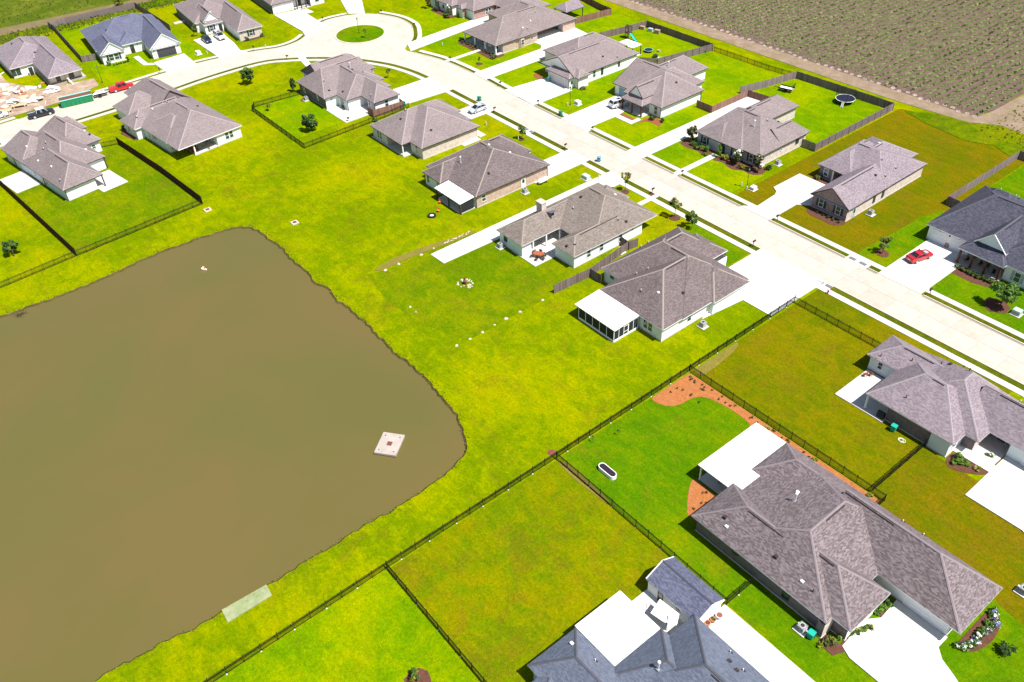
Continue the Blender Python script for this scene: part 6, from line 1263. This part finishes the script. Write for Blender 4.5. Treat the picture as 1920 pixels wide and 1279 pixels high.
# drain boxes in the grass, manhole, tire, chiminea, stones
for x, y, l in ((-136.2, 53.2, 'in the open lawn above the pond'), (-152.0, 42.7, 'just outside the corner of the brown fence')):
    t = thing('yard_drain', 'white drain box with dark grate ' + l, 'drain', (x, y, 0), group='concrete drain boxes'); m = MB(); m.box(-.62, .62, -.62, .62, -.1, .16, 'walk_concrete'); m.build('frame', t); m = MB(); m.box(-.38, .38, -.38, .38, .16, .19, 'rust'); m.build('grate', t)
t = thing('manhole_cover', 'round reddish brown manhole cover at the fence junction', 'manhole cover', (-60.5, 51.5, .0)); m = MB(); m.bar((0, 0, -.1), (0, 0, .03), .55, 'rust', 20); m.build('frame', t); m = MB(); m.bar((0, 0, .03), (0, 0, .06), .4, 'rust', 20); m.build('lid', t)
t = thing('fire_pit', 'dark chiminea standing on a small circle of pale stones in the green yard', 'fire pit', (-99.0, 65.6, .06)); m = MB(); m.bar((0, 0, .15), (0, 0, .6), .28, 'rust', 10, .34); m.bar((0, 0, .6), (0, 0, .85), .34, 'rust', 10, .13); m.bar((0, 0, .85), (0, 0, 1.35), .12, 'rust', 8, .10); m.build('stove', t)
r = random.Random(5); SM = []
for k in range(4):
    m = MB(); n = 7; rr = [r.uniform(.75, 1.2) for _ in range(n)]; lo_ = [(rr[i] * math.cos(6.283 * i / n), rr[i] * math.sin(6.283 * i / n), 0) for i in range(n)]; hi = [(p[0] * .7 + r.uniform(-.05, .05), p[1] * .7, .5 + r.uniform(-.1, .1)) for p in lo_]; mt = 'stone_white' if k < 3 else 'stone_tan'
    for i in range(n): m.poly([lo_[i], lo_[(i + 1) % n], hi[(i + 1) % n], hi[i]], mt)
    m.poly(hi, mt); SM.append(m.mesh('stone'))
for k in range(34):
    a = r.uniform(0, 6.28); d = math.sqrt(r.random()) * 1.15 + .15; o = link('stone', SM[k % 4], t, (d * math.cos(a) * 1.15, d * math.sin(a), 0), r.uniform(0, 6)); s_ = r.uniform(.13, .24); o.scale = (s_, s_, s_ * .7)
for x, y, s_, l in ((-111.5, 57.7, .42, 'tan stone at the lower left corner of the green yard'), (-111.5, 60.4, .5, 'large white stone on the upper left edge of the green yard'), (-111.2, 65, .4, 'pale stone halfway up the left edge of the green yard'), (-111.4, 67.8, .33, 'small pale stone near the lower end of the concrete strip'), (-99.9, 55.1, .3, 'white stone, upper of two on the lower edge of the green yard'), (-98.2, 55, .3, 'white stone, lower of two on the lower edge of the green yard'), (-86.9, 67.7, .4, 'pale stone nearest the end of the weathered wooden fence'), (-87.0, 64.9, .45, 'flat white stone, second along the right edge of the green yard'), (-87, 62.5, .33, 'white stone, third along the right edge of the green yard'), (-86.8, 60.0, .33, 'white stone, fourth along the right edge of the green yard'), (-86.8, 57.5, .4, 'white stone, fifth along the right edge of the green yard'), (-86.9, 55.0, .42, 'flat white stone at the lowest corner of the green yard'), (-86.9, 72.4, .36, 'pale stone close to the weathered wooden fence post')):
    o = link('stone', SM[int(abs(x * 3 + y)) % 4], None, (x, y, .04), r.uniform(0, 6), l, 'stone', 'loose stones round the green yard'); o.scale = (s_ * .8, s_ * .7, s_ * .45)
for k in range(22):
    o = link('stone', SM[k % 4], None, (-111.4 + r.uniform(-.35, .35), 70.2 + k * .27, .04), r.uniform(0, 6), 'small tan stone in the edging beside the concrete strip', 'stone', 'edging stones beside the concrete strip'); s_ = r.uniform(.12, .24); o.scale = (s_, s_, s_ * .6)
t = thing('tire_ring', 'black ring with a white disc lying on the lawn near the flat white porch roof', 'tire', (-120.6, 73.8, .0)); m = MB(); m.ring((0, 0), .42, .82, 0, .28, 'rubber', 20); m.build('tire', t); m = MB(); m.disc((0, 0), .36, .2, 'board_white', 14); m.build('disc', t)
for x, y, l in ((-121.0, 75.6, 'orange plastic chair lying on the lawn near the black ring'), (-123.4, 77.6, 'orange plastic chair beside the porch corner post')):
    t = thing('garden_chair', l, 'chair', (x, y, .03), .4); m = MB(); m.box(-.25, .25, -.25, .25, .35, .4, 'plastic_orange'); m.build('seat', t); m = MB(); m.box(-.25, .25, .22, .27, .4, .8, 'plastic_orange'); m.build('backrest', t)
    for sx in (-.2, .2):
        for sy in (-.2, .2): m = MB(); m.box(sx - .02, sx + .02, sy - .02, sy + .02, 0, .35, 'plastic_orange'); m.build('leg', t)
t = thing('propane_tank', 'white capsule tank on dark legs along the pink brick side wall', 'tank', (-115.9, 97.2, .05)); m = MB(); m.bar((0, -.95, .62), (0, .95, .62), .48, 'box_white', 12); m.bar((0, .95, .62), (0, 1.2, .62), .48, 'box_white', 12, .2); m.bar((0, -.95, .62), (0, -1.2, .62), .48, 'box_white', 12, .2); m.build('shell', t); m = MB(); m.box(-.42, .42, -.75, -.55, 0, .4, 'mat_navy'); m.box(-.42, .42, .55, .75, 0, .4, 'mat_navy'); m.build('saddle', t); m = MB(); m.bar((0, 0, 1.05), (0, 0, 1.22), .14, 'pipe_white', 8); m.build('valve_cap', t)
# pond objects
t = thing('concrete_platform', 'square pale concrete platform with a rusty hatch standing in the pond', 'platform', (-76.04, 35.77, -.25), R_(38)); m = MB(); m.box(-1.55, 1.55, -1.95, 1.95, .12, .44, 'weathered_concrete'); m.build('slab', t); m = MB(); m.box(-.34, .34, -.36, .36, .44, .47, 'rust'); m.build('hatch', t)
for sx in (-1.05, 1.05):
    for sy in (-1.35, 1.35): m = MB(); m.ring((sx, sy), .05, .085, .44, .50, 'vent_dark', 8); m.build('lifting_eye', t)
m = MB(); m.box(-1.2, 1.2, -1.6, 1.6, -1.2, .12, 'weathered_concrete'); m.build('base', t)
t = thing('pond_buoy', 'small white and orange fountain float in the pond', 'buoy', (-133.6, 33.9, -.26), .6); m = MB(); m.bar((-.5, 0, .12), (.5, 0, .12), .2, 'box_white', 8, .14); m.bar((-.1, 0, .2), (-.1, 0, .62), .16, 'box_white', 8, .08); m.build('float', t); m = MB(); m.bar((.2, 0, .2), (.2, 0, .75), .13, 'plastic_orange', 8, .06); m.build('cone', t); m = MB(); m.box(-.6, -.3, -.18, .18, .02, .22, 'black_plastic'); m.build('motor', t)
t = thing('driftwood', 'brown branch of dead brush in the shallows at the left edge of the pond', 'branch', (-142.0, 5.0, -.2)); r = random.Random(2); m = MB()
for k in range(26): a = r.uniform(0, 6.28); L = r.uniform(.5, 1.5); m.bar((r.uniform(-.3, .3), r.uniform(-.6, .6), 0), (L * math.cos(a), L * math.sin(a), r.uniform(.1, .7)), .025, 'wood_dark', 4, .008)
m.build('branches', t)
# gardens
def stadium(m, hx, r0, r1, z0, z1, mat, n=10):
    def ring(rr): return [(hx + rr * math.cos(a), rr * math.sin(a)) for a in [-math.pi / 2 + math.pi * k / n for k in range(n + 1)]] + [(-hx + rr * math.cos(a), rr * math.sin(a)) for a in [math.pi / 2 + math.pi * k / n for k in range(n + 1)]]
    A, B = ring(r0), ring(r1); N = len(A)
    for k in range(N):
        j = (k + 1) % N; m.poly([(*A[k], z1), (*B[k], z1), (*B[j], z1), (*A[j], z1)], mat); m.poly([(*B[k], z0), (*B[j], z0), (*B[j], z1), (*B[k], z1)], mat); m.poly([(*A[k], z1), (*A[j], z1), (*A[j], z0), (*A[k], z0)], mat)
    return A
t = thing('stock_tank', 'oval white tank of dark water on the lawn near the fence junction', 'tank', (-53.0, 54.6, .02), R_(0)); m = MB(); A = stadium(m, .95, .43, .52, 0, .62, 'box_white'); m.build('shell', t); m = MB(); m.poly([(*p, .55) for p in A], 'water_dark'); m.build('water', t)
o = MB(); o.ring((0, 0), .32, .37, 0, .05, 'hose', 20); o.ring((.05, .03), .42, .47, 0, .05, 'hose', 20, 1.1, .9); o.ring((-.02, -.02), .22, .26, .03, .08, 'hose', 18); t = o.build('garden_hose', None, (-31.7, 88.0, .06)); tag(t, 'coiled pale garden hose on the olive lawn below the dark brick wall', 'hose')
for x, y, rr, mat, fill, l in ((-29.6, 49.2, .42, 'pot_blue', 'mulch_red', 'large blue grey plant pot, uppermost of three on the white drive'), (-29.7, 48.3, .32, 'terracotta', 'leaf_yellow', 'planted pot in the middle of three on the white drive'), (-29.8, 47.5, .34, 'terracotta', 'mulch_brown', 'terracotta pot, lowest of three on the white drive')):
    t = thing('plant_pot', l, 'plant pot', (x, y, .2), group='plant pots by the shed'); m = MB(); m.bar((0, 0, 0), (0, 0, .5), rr * .7, mat, 14, rr); m.ring((0, 0), rr * .8, rr * 1.06, .46, .54, mat, 14); m.build('pot', t)
    if fill[:4] == 'leaf': crown(120, rr, .25, .55, .12, [fill, 'leaf_dark'], 77, 8).build('plant', t)
    else: m = MB(); m.disc((0, 0), rr * .8, .51, fill, 12); m.build('soil', t)
def table_set(label, loc, rz, top, chair, n=4, lx=.9, ly=.6, grp=None):
    t = thing('garden_table', label, 'table', loc, rz); m = MB(); m.box(-lx, lx, -ly, ly, .70, .75, top); m.build('tabletop', t)
    for sx in (-1, 1):
        for sy in (-1, 1): m = MB(); m.box(sx * lx * .85 - .03, sx * lx * .85 + .03, sy * ly * .8 - .03, sy * ly * .8 + .03, 0, .7, top); m.build('leg', t)
    for k in range(n):
        a = rz + 6.283 * (k + .5) / n; d = max(lx, ly) + .42; x, y = loc[0] + d * math.cos(a), loc[1] + d * math.sin(a) * (.9)
        chair_(label.split(' table')[0] + ' chair beside its table', (x, y, loc[2]), a + math.pi / 2 + math.pi, chair, grp or ('chairs round the ' + label))
def chair_(label, loc, rz, mat, group=None):
    c = thing('garden_chair', label, 'chair', loc, rz, group); m = MB(); m.box(-.24, .24, -.24, .24, .4, .45, mat); m.build('seat', c); m = MB(); m.box(-.24, .24, -.27, -.22, .45, .92, mat); m.build('backrest', c)
    for sx in (-.2, .2):
        for sy in (-.2, .2): m = MB(); m.box(sx - .02, sx + .02, sy - .02, sy + .02, 0, .4, mat); m.build('leg', c)
table_set('reddish wooden patio table at the U shaped house', (-96.7, 79.9, .15), .5, 'wood_table', 'wood_dark', 6, .95, .6)
table_set('dark red patio table under the rear porch of the mauve roofed house', (-177.4, 50.6, .16), .2, 'fabric_red', 'fabric_red', 5, .8, .6)
for x, y, rz, mat, l in ((-178.6, 54.3, 1.2, 'fabric_dark', 'dark lounge chair at the inner end of the red furniture porch'), (-47.6, 132.2, 2.8, 'iron_black', 'black chair on the timber porch, left of the posts'), (-45.5, 132.6, 2.9, 'iron_black', 'black chair on the timber porch, second from left'), (-44.4, 132.8, 3.2, 'fabric_dark', 'dark armchair on the timber porch, third from left'), (-42.8, 131.9, 3.4, 'iron_black', 'black chair at the right end of the timber porch'), (-42.3, 64.2, .5, 'fabric_dark', 'dark chair under the white patio roof of the large brick house'), (-43.9, 66.6, 1.6, 'trim_white', 'white chair at the outer edge under the white patio roof'), (-41.6, 95.9, .2, 'wood_table', 'reddish wooden chair on the patio of the grey roofed house'), (-42.1, 95.2, 1.0, 'wood_table', 'reddish wooden stool chair at the patio corner of the grey roofed house'), (-72.6, 74.6, .6, 'fabric_dark', 'dark chair inside the screened porch near its door'), (-77.6, 75.4, .3, 'fabric_dark', 'dark chair inside the screened porch at its left end'), (-122.4, 79.8, .3, 'fabric_dark', 'dark chair under the flat white porch roof, left'), (-119.4, 79.4, -.3, 'pot_blue', 'pale blue chair under the flat white porch roof, right'), (-152.2, 84.4, .7, 'plastic_grey', 'grey armchair in the recessed corner porch')): chair_(l, (x, y, .16), rz, mat, 'porch and patio chairs')
t = thing('barbecue_grill', 'round black barbecue on the rear patio of the corner house', 'barbecue', (-166.6, 82.9, .14)); m = MB(); m.bar((0, 0, .55), (0, 0, .75), .14, 'iron_black', 10, .32); m.bar((0, 0, .75), (0, 0, .98), .32, 'iron_black', 10, .1); m.build('bowl', t)
for k in range(3): m = MB(); a = k * 2.09; m.bar((.15 * math.cos(a), .15 * math.sin(a), .6), (.3 * math.cos(a), .3 * math.sin(a), 0), .02, 'steel_grey'); m.build('leg', t)
t = thing('barbecue_grill', 'black covered barbecue at the brick end of the patio on the right', 'barbecue', (-35.9, 89.6, .16)); m = MB(); m.box(-.5, .5, -.3, .3, .05, .8, 'fabric_dark'); m.bar((-.5, 0, .8), (.5, 0, .8), .3, 'fabric_dark', 10); m.build('cover', t)
# shade sail
t = thing('shade_sail', 'white folded shade canopy stretched between the shed and the blue grey roofed house', 'canopy', (-33.2, 44.2, 0)); m = MB()
S5 = [(-1.5, .8, 2.0), (-.9, -1.3, 2.1), (.9, -1.1, 2.3), (2.0, -.3, 2.2), (1.2, 1.0, 2.1)]
S8 = [(-1.6, .9, 1.9), (-.7, .2, 2.2), (1.6, 1.2, 2.0), (1.0, -.2, 2.3), (2.5, -.6, 2.1), (.2, -.9, 2.3), (-.6, -1.9, 2.0), (-.8, -.6, 2.25)]
for k in range(5): m.poly([S5[k], S5[(k + 1) % 5], (.2, -.1, 2.45)], 'canvas_white')
m.build('canvas', t); m = MB()
for a, b in (((-1.9, -.9, 2.3), (-1.9, -.9, .1)), ((.7, -.3, 2.5), (1.7, -1.6, 2.2)), ((1.7, -1.6, 2.2), (1.7, -1.6, .1))): m.bar(a, b, .04, 'iron_black')
m.build('frame', t)
t = thing('garden_bench', 'pale blue grey bench half hidden beside the white metal patio roof', 'bench', (-35.9, 42.6, .14), .3); m = MB(); m.box(-.6, .6, -.25, .25, .4, .46, 'pot_blue'); m.build('seat', t); m = MB(); m.box(-.6, .6, .22, .27, .46, .9, 'pot_blue'); m.build('backrest', t)
for sx in (-.5, .5): m = MB(); m.box(sx - .04, sx + .04, -.22, .22, 0, .4, 'iron_black'); m.build('leg', t)
# trampolines, playset
def trampoline(label, loc, rad, h, rim, net, ladder=True):
    t = thing('trampoline', label, 'trampoline', loc, R_(-35)); m = MB(); m.ring((0, 0), rad * .94, rad, h, h + .06, rim, 28); m.build('padding', t); m = MB(); m.disc((0, 0), rad * .95, h + .045, 'mat_navy', 28); m.build('mat', t)
    for k in range(6): a = k * 1.0472 + .3; m = MB(); m.bar((rad * math.cos(a), rad * math.sin(a), 0), (rad * math.cos(a), rad * math.sin(a), h + (1.85 if net else 0)), .035, 'iron_black', 6); m.build('leg', t)
    if net:
        m = MB(); n = 72
        for k in range(n):
            a0 = 6.2832 * k / n; p = (rad * .98 * math.cos(a0), rad * .98 * math.sin(a0)); q = (rad * .98 * math.cos(a0 + .0873), rad * .98 * math.sin(a0 + .0873))
            m.poly([(*p, h), (p[0] * .992, p[1] * .992, h), (p[0] * .992, p[1] * .992, h + 1.8), (*p, h + 1.8)], 'screen_mesh')
            for z in (.25, .5, .75, 1.0, 1.25, 1.5, 1.8): m.poly([(*p, h + z), (*q, h + z), (*q, h + z + .022), (*p, h + z + .022)], 'screen_mesh')
        m.build('net', t)
    if ladder:
        m = MB()
        for sg in (-.2, .2): m.bar((rad + .02, sg, h), (rad + .75, sg, 0), .045, 'box_white', 4)
        for k in range(3): f = .2 + .25 * k; m.box(rad + .75 * f - .06, rad + .75 * f + .06, -.2, .2, h * (1 - f) - .02, h * (1 - f) + .03, 'box_white')
        m.build('ladder', t)
    return t
trampoline('large trampoline with white rim, dark safety net and ladder', (-97.4, 169.9, .06), 2.15, .95, 'box_white', True).rotation_euler = (0, 0, R_(-68))
trampoline('small trampoline with pale blue rim in the playset garden', (-148.1, 159.9, .06), 1.15, .5, 'dumpster_rim', False, False)
t = thing('playset', 'wooden playset tower with a teal slide in the fenced garden', 'playset', (-158.3, 162.8, .06), R_(-8))
for sx in (-.6, .6):
    for sy in (-.6, .6): m = MB(); m.box(sx - .06, sx + .06, sy - .06, sy + .06, 0, 3.0, 'wood_dark'); m.build('post', t)
m = MB(); m.box(-.7, .7, -.7, .7, 1.35, 1.45, 'wood_dark'); m.build('deck', t); m = MB(); m.poly([(-.8, -.8, 2.7), (.8, -.8, 2.7), (.8, 0, 3.4), (-.8, 0, 3.4)], 'wood_dark'); m.poly([(.8, .8, 2.7), (-.8, .8, 2.7), (-.8, 0, 3.4), (.8, 0, 3.4)], 'wood_dark'); m.build('canopy', t)
m = MB(); pts = [(.7, 1.42), (1.6, 1.0), (2.6, .45), (3.4, .2)]
for (x0, z0), (x1, z1) in zip(pts, pts[1:]):
    m.poly([(x0, -.32, z0), (x1, -.32, z1), (x1, .32, z1), (x0, .32, z0)], 'plastic_teal')
    for sg in (-.32, .32): m.poly([(x0, sg, z0), (x1, sg, z1), (x1, sg * 1.12, z1 + .2), (x0, sg * 1.12, z0 + .2)], 'plastic_teal')
m.build('slide', t); m = MB()
for z in (.4, .8, 1.2): m.box(-.75, -.68, -.5, .5, z, z + .07, 'wood_dark')
m.build('ladder', t)
for x, y, mat, l, s_ in ((-146.2, 161.6, 'stone_white', 'small pale toy crate on the lawn beside the small trampoline', .35), (-157.4, 170.2, 'pot_blue', 'blue grey storage box against the dark fence of the playset garden', .6), (-155.2, 170.4, 'stone_tan', 'tan storage box against the dark fence of the playset garden', .7), (-160.0, 169.8, 'stone_tan', 'tan board leaning in the fence corner of the playset garden', .6)):
    t = thing('storage_box', l, 'box', (x, y, .06), .3); m = MB(); m.box(-s_, s_, -s_ * .6, s_ * .6, 0, s_ * 1.3, mat); m.build('body', t); m = MB(); m.box(-s_ * 1.05, s_ * 1.05, -s_ * .65, s_ * .65, s_ * 1.3, s_ * 1.42, mat); m.build('lid', t)
# building site
r = random.Random(21)
for k in range(64):
    a = r.random(); x = r.uniform(-246, -226) if a < .8 else r.uniform(-258, -247); y = r.uniform(24, 37.2) if x > -240 else r.uniform(19, 32); L = r.uniform(.7, 2.6); W2 = r.uniform(.08, .85) if k % 3 else r.uniform(.5, 1.3); mat = r.choice(['board_white', 'board_white', 'lumber', 'plywood', 'stone_white', 'terracotta', 'board_white'])
    m = MB(); m.box(-L / 2, L / 2, -W2 / 2, W2 / 2, 0, r.uniform(.05, .3), mat); o = m.build('scrap_board', None, (x, y, .075), r.uniform(0, 3.14)); tag(o, 'scrap of building board lying on the dirt of the building site', 'board', 'scraps lying on the building site')
for x, y, rz, l in ((-229.4, 32.2, .5, 'white sheet heap nearest the street on the building site'), (-232.2, 27.6, .8, 'white sheet heap at the lower left of the building site'), (-238.8, 30.4, 1.2, 'white sheet heap below the recessed door of the unfinished house'), (-232.6, 38.0, .4, 'white sheet heap between the unfinished porch and the dumpster')):
    t = thing('material_heap', l, 'heap', (x, y, .07), rz); q = random.Random(int(abs(x * 10)))
    for k in range(9): m = MB(); a, b = q.uniform(.4, 1.2), q.uniform(.3, .8); m.box(-a, a, -b, b, 0, .06, q.choice(['board_white', 'board_white', 'canvas_white', 'stone_white', 'terracotta'])); o = m.build('sheet', t, (q.uniform(-1, 1), q.uniform(-.9, .9), .08 + .075 * k), q.uniform(0, 3.1)); o.rotation_euler = (q.uniform(-.2, .2), q.uniform(-.2, .2), q.uniform(0, 3.1))
for x, y, l in ((-228.6, 28.4, 'lumber stack on trestles nearest the street at the building site'), (-227.8, 24.6, 'lumber stack on trestles at the left edge of the building site')):
    t = thing('lumber_stack', l, 'lumber stack', (x, y, .07), R_(70))
    for k in range(8): m = MB(); m.box(-1.7, 1.7, -.5 + .13 * k, -.39 + .13 * k, .5, .58 + .05 * (k % 2), 'lumber'); m.build('plank', t)
    for sx in (-1.2, 1.2): m = MB(); m.box(sx - .07, sx + .07, -.6, .6, .38, .5, 'board_white'); m.box(sx - .06, sx + .06, -.5, -.4, 0, .4, 'board_white'); m.box(sx - .06, sx + .06, .4, .5, 0, .4, 'board_white'); m.build('trestle', t)
t = thing('scaffold_frame', 'fallen pale timber frame on the dirt left of the white heap', 'frame', (-240.6, 23.6, .07), .5); m = MB()
for a, b in (((-1.5, -.8, .1), (1.5, -.8, .1)), ((-1.5, .8, .1), (1.5, .8, .1)), ((-1.5, -.8, .1), (-1.5, .8, .1)), ((1.5, -.8, .1), (1.5, .8, .1)), ((0, -.8, .1), (0, .8, .1))): m.bar(a, b, .07, 'lumber')
m.build('frame', t)
t = thing('ladder', 'pale wooden ramp plank leaning on the porch of the unfinished house', 'plank', (-234.2, 42.2, .07), R_(15)); m = MB(); m.poly([(-1.2, -.15, 1.6), (1.2, -.15, .05), (1.2, .15, .05), (-1.2, .15, 1.6)], 'board_white'); m.build('plank', t)
for o in bpy.data.objects:               # keep every label within sixteen words
    l_ = o.get('label')
    if l_ and len(l_.split()) > 16: print('LONG', l_)
bpy.context.view_layer.update()
print('objects', len(bpy.data.objects), 'tris', sum(sum(len(p.vertices) - 2 for p in o.data.polygons) for o in bpy.data.objects if o.type == 'MESH'))
